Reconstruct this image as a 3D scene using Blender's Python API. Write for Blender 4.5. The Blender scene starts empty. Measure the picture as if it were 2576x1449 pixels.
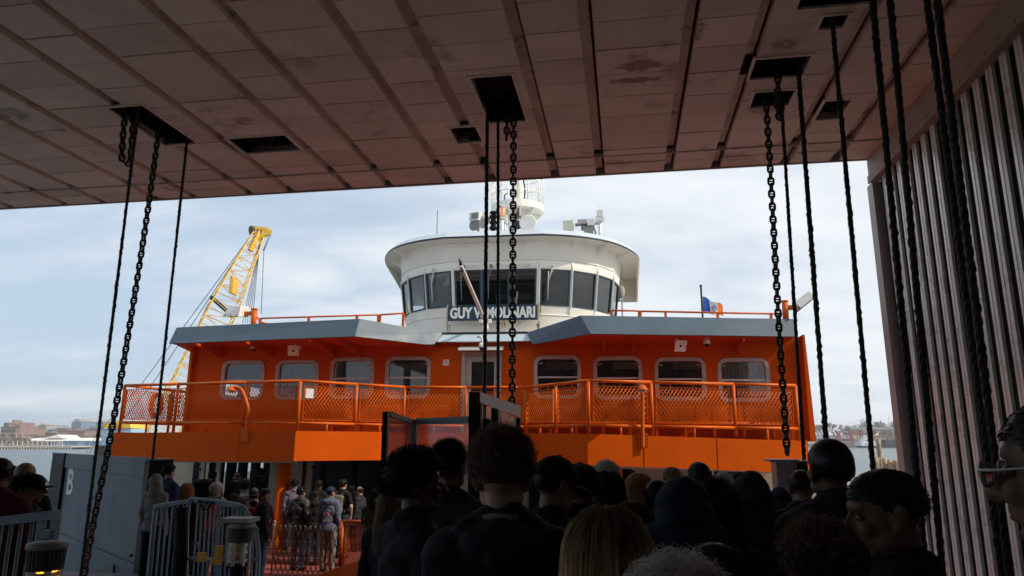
import bpy, bmesh, math, random
from mathutils import Vector, Matrix, Euler, noise
R = random.Random(7)
scene = bpy.context.scene
COL = scene.collection
rad = math.radians

# ---------------------------------------------------------------- camera model
FPX = 1780.0                                   # focal length for a picture 2576 units wide
TH = math.atan(385 / FPX)                      # upward pitch
PSI = rad(9.0)                                 # the slip and the ferry run 9 degrees to the right of the view
EYE = Vector((0, 0, 5.0))                      # five metres above the water
cT, sT = math.cos(TH), math.sin(TH)

def ray(px, py):
    a = (px - 1288) / FPX
    b = (724.5 - py) / FPX
    return Vector((a, cT - b * sT, sT + b * cT))

def at(px, py, Y):
    d = ray(px, py)
    return EYE + d * (Y / d.y)

def atz(px, py, z):
    d = ray(px, py)
    return EYE + d * ((z - 5.0) / d.z)

MT = Matrix.Rotation(-PSI, 4, 'Z')             # slip frame: u right, v out towards the water, z up
MTi = MT.inverted()

def _plane(Mi, px, py, v):
    o = Mi @ EYE
    d = Mi.to_3x3() @ ray(px, py)
    return o + d * ((v - o.y) / d.y)

def TP(px, py, v):
    return _plane(MTi, px, py, v)

def TU(px, py, u):
    o = MTi @ EYE
    d = MTi.to_3x3() @ ray(px, py)
    return o + d * ((u - o.x) / d.x)

def TZ(px, py, z):
    return MTi @ atz(px, py, z)

_d = MTi.to_3x3() @ ray(1120, 1110)
FERRY_O = MT @ Vector((_d.x * 17 / _d.y, 17, 0))
MF = Matrix.Translation(FERRY_O) @ MT.to_4x4() @ Matrix.Rotation(rad(0.7), 4, 'Y')
MFi = MF.inverted()

def S(px, py, v):
    return _plane(MFi, px, py, v)

# ---------------------------------------------------------------- mesh builder
class G:
    def __init__(s):
        s.v = []; s.f = []; s.m = []; s.s = []

    def add(s, vs, fs, m=0, sm=False):
        b = len(s.v)
        s.v += [Vector(p) for p in vs]
        for f in fs:
            s.f.append([b + i for i in f]); s.m.append(m); s.s.append(sm)

    def hexa(s, p, m=0):                       # p: four bottom (ccw seen from above), four top
        s.add(p, [(3, 2, 1, 0), (4, 5, 6, 7), (0, 1, 5, 4), (1, 2, 6, 5), (2, 3, 7, 6), (3, 0, 4, 7)], m)

    def bb(s, a, b, m=0):
        x0, x1 = sorted((a[0], b[0])); y0, y1 = sorted((a[1], b[1])); z0, z1 = sorted((a[2], b[2]))
        s.hexa([(x0, y0, z0), (x1, y0, z0), (x1, y1, z0), (x0, y1, z0),
                (x0, y0, z1), (x1, y0, z1), (x1, y1, z1), (x0, y1, z1)], m)

    def bx(s, c, d, rot=None, m=0):
        c = Vector(c)
        pts = []
        for z in (-1, 1):
            for x, y in ((-1, -1), (1, -1), (1, 1), (-1, 1)):
                p = Vector((x * d[0] / 2, y * d[1] / 2, z * d[2] / 2))
                if rot is not None: p = rot @ p
                pts.append(c + p)
        s.hexa(pts, m)

    def beam(s, p0, p1, w, h, m=0, up=(0, 0, 1)):
        p0, p1 = Vector(p0), Vector(p1)
        d = (p1 - p0).normalized(); up = Vector(up)
        x = d.cross(up)
        if x.length < 1e-4: x = d.cross(Vector((0, 1, 0)))
        x.normalize(); y = x.cross(d)
        q = []
        for p in (p0, p1):
            q.append([p + x * (a * w / 2) + y * (b * h / 2) for a, b in ((-1, -1), (1, -1), (1, 1), (-1, 1))])
        s.add(q[0] + q[1], [(0, 1, 2, 3), (7, 6, 5, 4), (0, 4, 5, 1), (1, 5, 6, 2), (2, 6, 7, 3), (3, 7, 4, 0)], m)

    def loft(s, rings, m=0, sm=True, closed=True, caps=True):
        n = len(rings[0]); vs = [p for r in rings for p in r]; fs = []
        for i in range(len(rings) - 1):
            for j in range(n if closed else n - 1):
                k = (j + 1) % n
                fs.append((i * n + j, i * n + k, (i + 1) * n + k, (i + 1) * n + j))
        b = len(s.v)
        s.add(vs, fs, m, sm)
        if caps and closed:
            s.f.append([b + i for i in reversed(range(n))]); s.m.append(m); s.s.append(False)
            s.f.append([b + (len(rings) - 1) * n + i for i in range(n)]); s.m.append(m); s.s.append(False)

    def path(s, pts, r, n=8, m=0, closed=False, sm=True):
        pts = [Vector(p) for p in pts]; N = len(pts)
        rs = r if isinstance(r, (list, tuple)) else [r] * N
        rings = []; ref = None
        for i in range(N):
            if closed: d = pts[(i + 1) % N] - pts[i - 1]
            else: d = pts[min(i + 1, N - 1)] - pts[max(i - 1, 0)]
            if d.length < 1e-9: d = Vector((0, 0, 1))
            d.normalize()
            if ref is None:
                ref = Vector((0, 0, 1)) if abs(d.z) < .9 else Vector((1, 0, 0))
            x = ref - d * ref.dot(d)
            if x.length < 1e-6: x = d.orthogonal()
            x.normalize(); ref = x; y = d.cross(x)
            rings.append([pts[i] + (x * math.cos(2 * math.pi * j / n) + y * math.sin(2 * math.pi * j / n)) * rs[i] for j in range(n)])
        if closed:
            rings.append(rings[0]); s.loft(rings, m, sm, True, False)
        else:
            s.loft(rings, m, sm)

    def tube(s, a, b, r, n=8, m=0, r2=None):
        s.path([a, b], [r, r if r2 is None else r2], n, m)

    def prism(s, poly, ext, m=0):              # poly: planar 3-D outline, ext: extrusion vector
        poly = [Vector(p) for p in poly]; e = Vector(ext); n = len(poly)
        s.add(poly + [p + e for p in poly],
              [tuple(reversed(range(n))), tuple(range(n, 2 * n))] + [(i, (i + 1) % n, n + (i + 1) % n, n + i) for i in range(n)], m)

    def ell(s, c, r, rot=None, seg=14, ring=9, m=0):
        c = Vector(c); rings = []
        vs = []; fs = []
        for i in range(ring + 1):
            a = math.pi * i / ring
            for j in range(seg):
                b = 2 * math.pi * j / seg
                p = Vector((r[0] * math.sin(a) * math.cos(b), r[1] * math.sin(a) * math.sin(b), r[2] * math.cos(a)))
                if rot is not None: p = rot @ p
                vs.append(c + p)
        for i in range(ring):
            for j in range(seg):
                k = (j + 1) % seg
                fs.append((i * seg + j, (i + 1) * seg + j, (i + 1) * seg + k, i * seg + k))
        s.add(vs, fs, m, True)

    def lathe(s, c, prof, n=20, m=0, axis=None, sm=True):
        c = Vector(c)
        if axis is None: q = Matrix.Identity(3)
        else: q = Vector((0, 0, 1)).rotation_difference(Vector(axis).normalized()).to_matrix()
        rings = [[c + q @ Vector((r * math.cos(2 * math.pi * j / n), r * math.sin(2 * math.pi * j / n), z)) for j in range(n)] for r, z in prof]
        s.loft(rings, m, sm)

    def quad(s, a, b, c, d, m=0):
        s.add([a, b, c, d], [(0, 1, 2, 3)], m)

    def mesh(s, name, mats, off=None, Mx=None):
        me = bpy.data.meshes.new(name)
        vs = s.v
        if Mx is not None: vs = [Mx @ p for p in vs]
        if off is not None: vs = [p - Vector(off) for p in vs]
        me.from_pydata([tuple(p) for p in vs], [], s.f)
        for mm in (mats if isinstance(mats, (list, tuple)) else [mats]): me.materials.append(mm)
        me.polygons.foreach_set('material_index', s.m)
        me.polygons.foreach_set('use_smooth', s.s)
        me.update()
        bm = bmesh.new(); bm.from_mesh(me)
        bmesh.ops.remove_doubles(bm, verts=bm.verts, dist=1e-6)
        bmesh.ops.recalc_face_normals(bm, faces=bm.faces)
        bm.to_mesh(me); bm.free()
        return me

    def obj(s, name, mats, parent=None, off=None, loc=None, rot=None, Mx=None):
        o = bpy.data.objects.new(name, s.mesh(name, mats, off, Mx))
        COL.objects.link(o)
        if parent is not None: o.parent = parent
        if loc is not None: o.location = loc
        if rot is not None: o.rotation_euler = rot
        return o

def tag(o, label=None, cat=None, group=None, kind=None):
    if label: o['label'] = label
    if cat: o['category'] = cat
    if group: o['group'] = group
    if kind: o['kind'] = kind
    return o

def thing(name, label, cat, loc=(0, 0, 0), rz=0.0, group=None, parent=None):
    o = bpy.data.objects.new(name, None); COL.objects.link(o)
    o.location = loc; o.rotation_euler = (0, 0, rz); o.empty_display_size = .2
    return tag(o, label, cat, group)

def linkmesh(name, me, parent=None, loc=None, mats=None):
    o = bpy.data.objects.new(name, me); COL.objects.link(o)
    if parent is not None: o.parent = parent
    if loc is not None: o.location = loc
    if mats:
        for i, mm in enumerate(mats):
            if i < len(o.material_slots):
                o.material_slots[i].link = 'OBJECT'; o.material_slots[i].material = mm
    return o

def text_mesh(txt, size, ext=.004, bold=0.0, width=None):
    cu = bpy.data.curves.new('lettering', 'FONT'); cu.body = txt; cu.size = size
    cu.extrude = ext; cu.offset = bold; cu.align_x = 'CENTER'; cu.align_y = 'CENTER'; cu.resolution_u = 6
    o = bpy.data.objects.new('lettering', cu); COL.objects.link(o)
    bpy.context.view_layer.update()
    me = bpy.data.meshes.new_from_object(o.evaluated_get(bpy.context.evaluated_depsgraph_get()))
    bpy.data.objects.remove(o); bpy.data.curves.remove(cu)
    if width:
        xs = [v.co.x for v in me.vertices]; k = width / (max(xs) - min(xs)); m0 = (max(xs) + min(xs)) / 2
        for v in me.vertices: v.co.x = (v.co.x - m0) * k
    me.name = 'lettering'
    return me

# ---------------------------------------------------------------- materials
def nd(t, ty, **k):
    n = t.nodes.new(ty)
    for a, b in k.items(): setattr(n, a, b)
    return n

def M(name, col, rough=.6, metal=0.0, var=.14, scale=2.5, bump=0.0, bscale=30.0, spec=.4, island=0.0, dirt=None, dscale=1.2, dthr=.56, streak=False, coat=0.0):
    m = bpy.data.materials.new(name); m.use_nodes = True
    t = m.node_tree; b = t.nodes['Principled BSDF']; L = t.links.new
    tc = nd(t, 'ShaderNodeTexCoord')
    src = tc.outputs['Object']
    if streak:
        mp = nd(t, 'ShaderNodeMapping'); mp.inputs['Scale'].default_value = (1, 1, .12); L(src, mp.inputs[0]); src2 = mp.outputs[0]
    else: src2 = src
    n = nd(t, 'ShaderNodeTexNoise'); n.inputs['Scale'].default_value = scale; n.inputs['Detail'].default_value = 6; n.inputs['Roughness'].default_value = .62
    L(src, n.inputs['Vector'])
    mr = nd(t, 'ShaderNodeMapRange'); mr.inputs[1].default_value = .3; mr.inputs[2].default_value = .7
    mr.inputs[3].default_value = 1 - var; mr.inputs[4].default_value = 1 + var
    L(n.outputs['Fac'], mr.inputs[0])
    vm = nd(t, 'ShaderNodeVectorMath', operation='SCALE'); vm.inputs[0].default_value = col[:3]
    L(mr.outputs[0], vm.inputs['Scale'])
    out = vm.outputs[0]
    if island:
        g = nd(t, 'ShaderNodeNewGeometry'); m2 = nd(t, 'ShaderNodeMapRange')
        m2.inputs[3].default_value = 1 - island; m2.inputs[4].default_value = 1 + island
        L(g.outputs['Random Per Island'], m2.inputs[0])
        v2 = nd(t, 'ShaderNodeVectorMath', operation='SCALE'); L(out, v2.inputs[0]); L(m2.outputs[0], v2.inputs['Scale']); out = v2.outputs[0]
    if dirt:
        n2 = nd(t, 'ShaderNodeTexNoise'); n2.inputs['Scale'].default_value = dscale; n2.inputs['Detail'].default_value = 9; n2.inputs['Roughness'].default_value = .7
        L(src2, n2.inputs['Vector'])
        m3 = nd(t, 'ShaderNodeMapRange', clamp=True); m3.inputs[1].default_value = dthr; m3.inputs[2].default_value = dthr + .16
        L(n2.outputs['Fac'], m3.inputs[0])
        mx = nd(t, 'ShaderNodeMix', data_type='RGBA'); L(m3.outputs[0], mx.inputs[0]); L(out, mx.inputs[6]); mx.inputs[7].default_value = (*dirt[:3], 1)
        out = mx.outputs[2]
    L(out, b.inputs['Base Color'])
    b.inputs['Metallic'].default_value = metal
    b.inputs['Specular IOR Level'].default_value = spec
    if coat: b.inputs['Coat Weight'].default_value = coat; b.inputs['Coat Roughness'].default_value = .15
    r2 = nd(t, 'ShaderNodeMapRange'); r2.inputs[1].default_value = .3; r2.inputs[2].default_value = .7
    r2.inputs[3].default_value = max(.05, rough - .1); r2.inputs[4].default_value = min(1, rough + .1)
    L(n.outputs['Fac'], r2.inputs[0]); L(r2.outputs[0], b.inputs['Roughness'])
    if bump:
        n3 = nd(t, 'ShaderNodeTexNoise'); n3.inputs['Scale'].default_value = bscale; n3.inputs['Detail'].default_value = 5
        L(src, n3.inputs['Vector'])
        bp = nd(t, 'ShaderNodeBump'); bp.inputs['Strength'].default_value = min(1, bump); bp.inputs['Distance'].default_value = .02
        L(n3.outputs['Fac'], bp.inputs['Height']); L(bp.outputs[0], b.inputs['Normal'])
    return m

def emat(name, col, e, st):
    m = M(name, col, .4)
    b = m.node_tree.nodes['Principled BSDF']
    b.inputs['Emission Color'].default_value = (*e, 1); b.inputs['Emission Strength'].default_value = st
    return m

def glass(name, tint=(.75, .82, .82), refl=.9, base=.06, rough=.02, dust=0.0, dustcol=(.5, .5, .5)):
    m = bpy.data.materials.new(name); m.use_nodes = True
    t = m.node_tree; t.nodes.remove(t.nodes['Principled BSDF']); L = t.links.new; o = t.nodes['Material Output']
    tr = nd(t, 'ShaderNodeBsdfTransparent'); tr.inputs[0].default_value = (*tint, 1)
    gl = nd(t, 'ShaderNodeBsdfGlossy'); gl.inputs['Roughness'].default_value = rough
    fr = nd(t, 'ShaderNodeFresnel'); fr.inputs[0].default_value = 1.5
    ma = nd(t, 'ShaderNodeMath', operation='MULTIPLY_ADD', use_clamp=True); ma.inputs[1].default_value = refl; ma.inputs[2].default_value = base
    L(fr.outputs[0], ma.inputs[0])
    mx = nd(t, 'ShaderNodeMixShader'); L(ma.outputs[0], mx.inputs[0]); L(tr.outputs[0], mx.inputs[1]); L(gl.outputs[0], mx.inputs[2])
    last = mx.outputs[0]
    if dust:
        df = nd(t, 'ShaderNodeBsdfDiffuse'); df.inputs[0].default_value = (*dustcol, 1)
        tc = nd(t, 'ShaderNodeTexCoord'); n = nd(t, 'ShaderNodeTexNoise'); n.inputs['Scale'].default_value = 2.5; n.inputs['Detail'].default_value = 6
        L(tc.outputs['Object'], n.inputs['Vector'])
        mu = nd(t, 'ShaderNodeMath', operation='MULTIPLY'); mu.inputs[1].default_value = dust * 2; L(n.outputs['Fac'], mu.inputs[0])
        m2 = nd(t, 'ShaderNodeMixShader'); L(mu.outputs[0], m2.inputs[0]); L(last, m2.inputs[1]); L(df.outputs[0], m2.inputs[2]); last = m2.outputs[0]
    L(last, o.inputs[0])
    return m

ORANGE = M('orange_paint', (.565, .082, .001), .6, var=.08, scale=1.0, bump=.3, bscale=2.6, dirt=(.42, .065, .004), dscale=1.4, dthr=.6, streak=True, spec=.06)
ORANGE2 = M('orange_rail_paint', (.6, .105, .003), .42, var=.1, scale=4, spec=.2, dirt=(.30, .06, .012), dscale=7, dthr=.64)
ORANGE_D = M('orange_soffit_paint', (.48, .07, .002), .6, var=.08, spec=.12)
VISOR = M('blue_grey_paint', (.066, .10, .13), .45, var=.1, scale=1.6, bump=.18, bscale=2.2, dirt=(.1, .14, .17), dscale=3.5, dthr=.66, streak=True)
NAVY = M('navy_sign_paint', (.018, .045, .075), .4)
DARKTRIM = M('dark_trim', (.02, .025, .032), .45)
SHIPWHITE = M('ship_white_paint', (.92, .87, .78), .42, var=.05, scale=1.1, dirt=(.62, .55, .47), dscale=1.6, dthr=.66, streak=True)
RUST = M('rust_streak', (.42, .2, .06), .8, var=.4, scale=9)
CREAMWALL = M('cream_steel', (.45, .4, .3), .6, var=.2, scale=1.4, dirt=(.24, .2, .14), dscale=1.8, dthr=.55, bump=.1)
BEIGEDOOR = M('beige_door_paint', (.42, .37, .31), .5, var=.1)
RUBBER = M('window_gasket', (.42, .37, .34), .7, var=.25, scale=9)
BLACKM = M('black_steel', (.012, .012, .013), .55, var=.3, scale=6, spec=.12)
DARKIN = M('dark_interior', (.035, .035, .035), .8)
GREYIN = M('grey_interior_panel', (.22, .22, .21), .7)
SLAT = M('pale_blind', (.55, .55, .52), .7)
ROPE = M('greased_wire_rope', (.016, .014, .013), .5, var=.5, scale=30, bump=.5, bscale=60)
CHAIN = M('greased_chain', (.03, .022, .018), .45, var=.5, scale=14, bump=.4, bscale=50, metal=.3)
CHAINR = M('rusty_chain', (.09, .045, .03), .65, var=.5, scale=14, bump=.4, bscale=50, metal=.1)
STEELBLUE = M('blue_grey_steel', (.125, .155, .185), .5, spec=.15, var=.13, scale=2.2, dirt=(.26, .29, .31), dscale=5, dthr=.66, streak=True, bump=.12, bscale=6)
BARRIER = M('blue_grey_barrier_paint', (.25, .32, .38), .4, var=.2, scale=9, dirt=(.07, .06, .055), dscale=8, dthr=.62)
WHITEP = M('white_lettering', (.75, .74, .71), .5, var=.05)
ALU = M('grey_aluminium', (.42, .41, .41), .4, metal=.5, var=.15, scale=5, dirt=(.62, .6, .58), dscale=9, dthr=.62, streak=True)
GALV = M('galvanised_cladding', (.9, .87, .81), .3, metal=.12, var=.12, scale=3, spec=.8, dirt=(.5, .44, .36), dscale=2.5, dthr=.62, streak=True, bump=.1, bscale=9)
PINKSTEEL = M('pink_grey_steel', (.4, .33, .34), .32, metal=.35, var=.12)
BRASS = M('dull_brown_steel', (.16, .105, .065), .5, metal=.3, var=.3, scale=12)
YELLOW = M('crane_yellow', (.82, .50, .055), .45, var=.12, scale=1.0)
GREYWIRE = M('grey_wire', (.08, .09, .1), .5)
LAMPWHITE = M('lamp_housing', (.7, .69, .65), .45, var=.08)
SKIN = {'pale': M('skin_pale', (.52, .31, .23), .5, var=.06, scale=20), 'tan': M('skin_tan', (.30, .165, .105), .5, var=.06, scale=20), 'olive': M('skin_dimmed', (.185, .105, .068), .55, var=.1, scale=20, spec=.25), 'brown': M('skin_brown', (.13, .065, .04), .45, var=.06, scale=20)}  # olive entry: skin darkened in its colour, standing in for shade
# ---------------------------------------------------------------- camera, sun, sky
cam = bpy.data.cameras.new('camera'); cam.sensor_width = 36; cam.lens = 36 * FPX / 2576
cam.clip_end = 6000; cam.clip_start = .05
co = bpy.data.objects.new('camera', cam); COL.objects.link(co)
co.location = EYE; co.rotation_euler = (rad(90) + TH, 0, 0)
scene.camera = co
scene.view_settings.view_transform = 'Standard'; scene.view_settings.look = 'None'
scene.view_settings.gamma = 1; scene.view_settings.exposure = .45

SUN_EL = rad(40)
sun_dir = Vector((.956, -.292, 0)).normalized() * math.cos(SUN_EL) + Vector((0, 0, math.sin(SUN_EL)))
sl = bpy.data.lights.new('sun', 'SUN'); sl.energy = 2.9; sl.angle = rad(.5); sl.color = (1, .9, .76)
so = bpy.data.objects.new('sun', sl); COL.objects.link(so)
so.rotation_euler = sun_dir.to_track_quat('Z', 'Y').to_euler(); so.location = (60, -30, 60)

w = bpy.data.worlds.new('World'); scene.world = w; w.use_nodes = True
t = w.node_tree; L = t.links.new
bg = t.nodes['Background']; bg.inputs[1].default_value = .1
sky = nd(t, 'ShaderNodeTexSky', sky_type='NISHITA'); sky.sun_disc = False
sky.sun_elevation = SUN_EL; sky.sun_rotation = math.atan2(sun_dir.x, sun_dir.y); sky.air_density = 1.0; sky.dust_density = 1.6
tc = nd(t, 'ShaderNodeTexCoord')
sp = nd(t, 'ShaderNodeSeparateXYZ'); L(tc.outputs['Generated'], sp.inputs[0])
ad = nd(t, 'ShaderNodeMath', operation='ADD'); ad.inputs[1].default_value = .22; L(sp.outputs[2], ad.inputs[0])
mxx = nd(t, 'ShaderNodeMath', operation='MAXIMUM'); mxx.inputs[1].default_value = .05; L(ad.outputs[0], mxx.inputs[0])
dx = nd(t, 'ShaderNodeMath', operation='DIVIDE'); L(sp.outputs[0], dx.inputs[0]); L(mxx.outputs[0], dx.inputs[1])
dy = nd(t, 'ShaderNodeMath', operation='DIVIDE'); L(sp.outputs[1], dy.inputs[0]); L(mxx.outputs[0], dy.inputs[1])
cb = nd(t, 'ShaderNodeCombineXYZ'); L(dx.outputs[0], cb.inputs[0]); L(dy.outputs[0], cb.inputs[1])
mp = nd(t, 'ShaderNodeMapping'); mp.inputs['Scale'].default_value = (.85, 1.5, 1); mp.inputs['Rotation'].default_value = (0, 0, .25); mp.inputs['Location'].default_value = (3.1, 1.2, 0)
L(cb.outputs[0], mp.inputs[0])
n1 = nd(t, 'ShaderNodeTexNoise'); n1.inputs['Scale'].default_value = 1.5; n1.inputs['Detail'].default_value = 8; n1.inputs['Roughness'].default_value = .56; n1.inputs['Distortion'].default_value = .35
L(mp.outputs[0], n1.inputs['Vector'])
# more cloud towards the right (the sun's side), thinner on the left
gx = nd(t, 'ShaderNodeMath', operation='MULTIPLY_ADD'); gx.inputs[1].default_value = .30; gx.inputs[2].default_value = .0; L(sp.outputs[0], gx.inputs[0])
sm = nd(t, 'ShaderNodeMath', operation='ADD'); L(n1.outputs['Fac'], sm.inputs[0]); L(gx.outputs[0], sm.inputs[1])
cr = nd(t, 'ShaderNodeMapRange', interpolation_type='SMOOTHSTEP'); cr.inputs[1].default_value = .26; cr.inputs[2].default_value = .66; cr.inputs[3].default_value = .0; cr.inputs[4].default_value = .92
L(sm.outputs[0], cr.inputs[0])
n2 = nd(t, 'ShaderNodeTexNoise'); n2.inputs['Scale'].default_value = 3.2; n2.inputs['Detail'].default_value = 7; L(mp.outputs[0], n2.inputs['Vector'])
cc = nd(t, 'ShaderNodeMix', data_type='RGBA'); L(n2.outputs['Fac'], cc.inputs[0])
cc.inputs[6].default_value = (5.2, 5.8, 6.5, 1); cc.inputs[7].default_value = (8.1, 8.1, 8.1, 1)
base = nd(t, 'ShaderNodeMix', data_type='RGBA'); base.inputs[0].default_value = .82
L(sky.outputs[0], base.inputs[6]); base.inputs[7].default_value = (4.1, 5.05, 6.2, 1)
fin = nd(t, 'ShaderNodeMix', data_type='RGBA'); L(cr.outputs[0], fin.inputs[0]); L(base.outputs[2], fin.inputs[6]); L(cc.outputs[2], fin.inputs[7])
L(fin.outputs[2], bg.inputs[0])

# ---------------------------------------------------------------- water
wm = bpy.data.materials.new('harbour_water'); wm.use_nodes = True
t = wm.node_tree; b = t.nodes['Principled BSDF']; L = t.links.new
b.inputs['Base Color'].default_value = (.10, .135, .14, 1); b.inputs['Roughness'].default_value = .22
tc = nd(t, 'ShaderNodeTexCoord'); hs = []
for sc, mpv in ((.35, (1, 2.2, 1)), (.07, (1, 3.2, 1))):
    mp = nd(t, 'ShaderNodeMapping'); mp.inputs['Scale'].default_value = mpv; L(tc.outputs['Object'], mp.inputs[0])
    n = nd(t, 'ShaderNodeTexNoise'); n.inputs['Scale'].default_value = sc; n.inputs['Detail'].default_value = 5; n.inputs['Roughness'].default_value = .6; L(mp.outputs[0], n.inputs['Vector']); hs.append(n)
a = nd(t, 'ShaderNodeMath', operation='ADD'); L(hs[0].outputs['Fac'], a.inputs[0]); L(hs[1].outputs['Fac'], a.inputs[1])
bp = nd(t, 'ShaderNodeBump'); bp.inputs['Strength'].default_value = .9; bp.inputs['Distance'].default_value = 1.6
L(a.outputs[0], bp.inputs['Height']); L(bp.outputs[0], b.inputs['Normal'])
g = G(); g.quad((-4000, -300, 0), (4000, -300, 0), (4000, 5000, 0), (-4000, 5000, 0))
tag(g.obj('water', wm), kind='structure')

# ---------------------------------------------------------------- far shores
BRICK = M('far_brick', (.24, .145, .125), .9, var=.2, scale=.06, dirt=(.15, .08, .07), dscale=.2)  # this brick and the red one are greyed in colour, imitating haze
BRICK2 = M('far_red_brick', (.33, .13, .10), .9, var=.2, scale=.06)
BRICK3 = M('far_brown_brick', (.25, .16, .13), .9, var=.2, scale=.06)
TANB = M('far_tan_brick', (.42, .33, .26), .9, var=.15, scale=.06)
GREYST = M('far_grey_stone', (.36, .33, .31), .9, var=.15, scale=.06)
PALEB = M('far_pale_render', (.62, .6, .52), .9, var=.1, scale=.06)
SLATE = M('far_slate_roof', (.13, .13, .145), .8, var=.15, scale=.1)
FARWIN = M('far_window', (.05, .06, .075), .3)
GLASSB = M('far_glass_wall', (.18, .27, .36), .25, var=.15, scale=.08)
SHEDW = M('shed_blue_wall', (.34, .52, .68), .7, var=.08, scale=.1)
SHEDD = M('shed_blue_door', (.10, .24, .42), .6)
SHEDR = M('shed_pale_roof', (.72, .7, .66), .7, var=.08, scale=.1)
CONC = M('pier_concrete', (.48, .45, .4), .9, var=.15, scale=.2)
PILED = M('dark_pile', (.045, .04, .035), .9)
BARKF = M('bare_bark', (.16, .13, .105), .95, var=.2, scale=.3)
TWIG = M('bare_twigs', (.22, .185, .15), .95, var=.25, scale=.2)
EVER = M('evergreen', (.035, .055, .035), .9, var=.3, scale=.5)
GRASSM = M('shore_grass', (.17, .22, .07), .95, var=.25, scale=.1)
BANKM = M('shore_bank', (.2, .17, .13), .95, var=.25, scale=.05)

def px_rect(x0, x1, yt, yb, Y):
    a = at(x0, yb, Y); c = at(x1, yt, Y)
    return a.x, c.x, a.z, c.z

def facade(g, X0, X1, Z0, Z1, Y, nx, nz, m, wr=.55, hr=.55):
    """windows as shallow boxes standing 12 cm off the facade"""
    dx = (X1 - X0) / nx; dz = (Z1 - Z0) / nz
    for i in range(nx):
        for k in range(nz):
            cx = X0 + (i + .5) * dx; cz = Z0 + (k + .5) * dz
            g.bb((cx - dx * wr / 2, Y - .12, cz - dz * hr / 2), (cx + dx * wr / 2, Y + .3, cz + dz * hr / 2), m)

def building(name, label, px, Y, depth, wallm, nx, nz, roof='flat', roofm=None, extra=None, wr=.5, hr=.5, base=None, group='buildings on the far left shore'):
    x0, x1, yt, yb = px
    X0, X1, Z0, Z1 = px_rect(x0, x1, yt, yb, Y)
    if base is not None: Z0 = base
    t_ = thing(name, label, 'building', ((X0 + X1) / 2, Y, Z0), group=group); off = t_.location
    g = G(); g.bb((X0, Y, Z0), (X1, Y + depth, Z1)); g.obj('wall', wallm, t_, off)
    r = G()
    if roof == 'flat':
        r.bb((X0 - .3, Y - .3, Z1), (X1 + .3, Y + depth + .3, Z1 + .8))
    elif roof == 'hip':
        h = (X1 - X0) * .22
        r.add([(X0 - .5, Y - .5, Z1), (X1 + .5, Y - .5, Z1), (X1 + .5, Y + depth + .5, Z1), (X0 - .5, Y + depth + .5, Z1), ((X0 + X1) / 2, Y + depth / 2, Z1 + h)], [(0, 1, 4), (1, 2, 4), (2, 3, 4), (3, 0, 4), (3, 2, 1, 0)])
    elif roof == 'gable':
        h = depth * .13
        r.add([(X0 - .4, Y - .5, Z1), (X1 + .4, Y - .5, Z1), (X1 + .4, Y + depth + .5, Z1), (X0 - .4, Y + depth + .5, Z1), (X0 - .4, Y + depth / 2, Z1 + h), (X1 + .4, Y + depth / 2, Z1 + h)],
              [(0, 1, 5, 4), (2, 3, 4, 5), (0, 4, 3), (1, 2, 5), (3, 2, 1, 0)])
    if r.v: r.obj('roof', roofm or SLATE, t_, off)
    if nx:
        wv = G(); facade(wv, X0 + .6, X1 - .6, Z0 + (Z1 - Z0) * .06, Z1 - .6, Y, nx, nz, 0, wr, hr)
        o = wv.obj('window', FARWIN, t_, off)
    for (pn, q, dY, dd, mm) in (extra or []):
        a0, a1, b0, b1 = px_rect(*q, Y + dY)
        e = G(); e.bb((a0, Y + dY, b0), (a1, Y + dY + dd, b1)); e.obj(pn, mm, t_, off)
    return t_

zx = lambda z: z * .1146
zy = lambda z: 1022.2 + z * .1146
def Z4(a, b, c, d): return (zx(a), zx(b), zy(c), zy(d))

# left shore ground
g = G()
gy = 470
g.add([(-760, 455, -1), (-300, 455, -1), (-120, 545, -1), (60, 545, -1), (60, 1500, -1), (-1500, 1500, -1), (-1500, 455, -1),
       (-760, 456, 1.6), (-300, 456, 1.6), (-120, 546, 1.6), (60, 546, 1.6), (60, 1500, 14), (-1500, 1500, 14), (-1500, 456, 1.6)],
      [(7, 8, 9, 10, 11, 12, 13), (0, 1, 8, 7), (1, 2, 9, 8), (2, 3, 10, 9), (3, 4, 11, 10)])
tag(g.obj('left_shore', BANKM), kind='structure')

building('brick_block', 'big brown brick building with stepped towers at the far left edge', Z4(0, 372, 470, 640), 640, 40, BRICK3, 3, 3, wr=.8, hr=.5, base=3,
         extra=[('tower', Z4(182, 382, 350, 480), 4, 24, TANB), ('tower', Z4(368, 447, 350, 620), 2, 20, BRICK), ('penthouse', Z4(268, 332, 300, 352), 8, 10, BRICK3), ('wing', Z4(72, 205, 358, 474), 8, 20, SLATE), ('tower_window', Z4(290, 312, 378, 404), 3.8, 1, FARWIN), ('tower_window', Z4(335, 360, 378, 404), 3.8, 1, FARWIN), ('tower_window', Z4(290, 312, 436, 462), 3.8, 1, FARWIN), ('tower_window', Z4(335, 360, 436, 462), 3.8, 1, FARWIN), ('tower_window', Z4(232, 268, 378, 404), 3.8, 1, FARWIN)])
building('stone_tower', 'slim grey stone tower with a small crown behind the bare trees', Z4(537, 625, 430, 560), 980, 30, GREYST, 4, 6, extra=[('crown', Z4(556, 598, 390, 432), 6, 14, GREYST)], base=6)
building('low_tower', 'small grey block left of the slim stone tower', Z4(455, 530, 490, 570), 990, 30, GREYST, 4, 3, extra=[('penthouse', Z4(460, 502, 456, 492), 5, 14, SLATE)], base=6)
building('domed_tower', 'broad grey tower with a stepped pale crown', Z4(835, 1027, 425, 560), 1000, 50, GREYST, 7, 7, extra=[('crown', Z4(888, 965, 385, 428), 8, 24, TANB), ('lantern', Z4(905, 945, 368, 388), 12, 14, TANB)], base=6)
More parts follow.
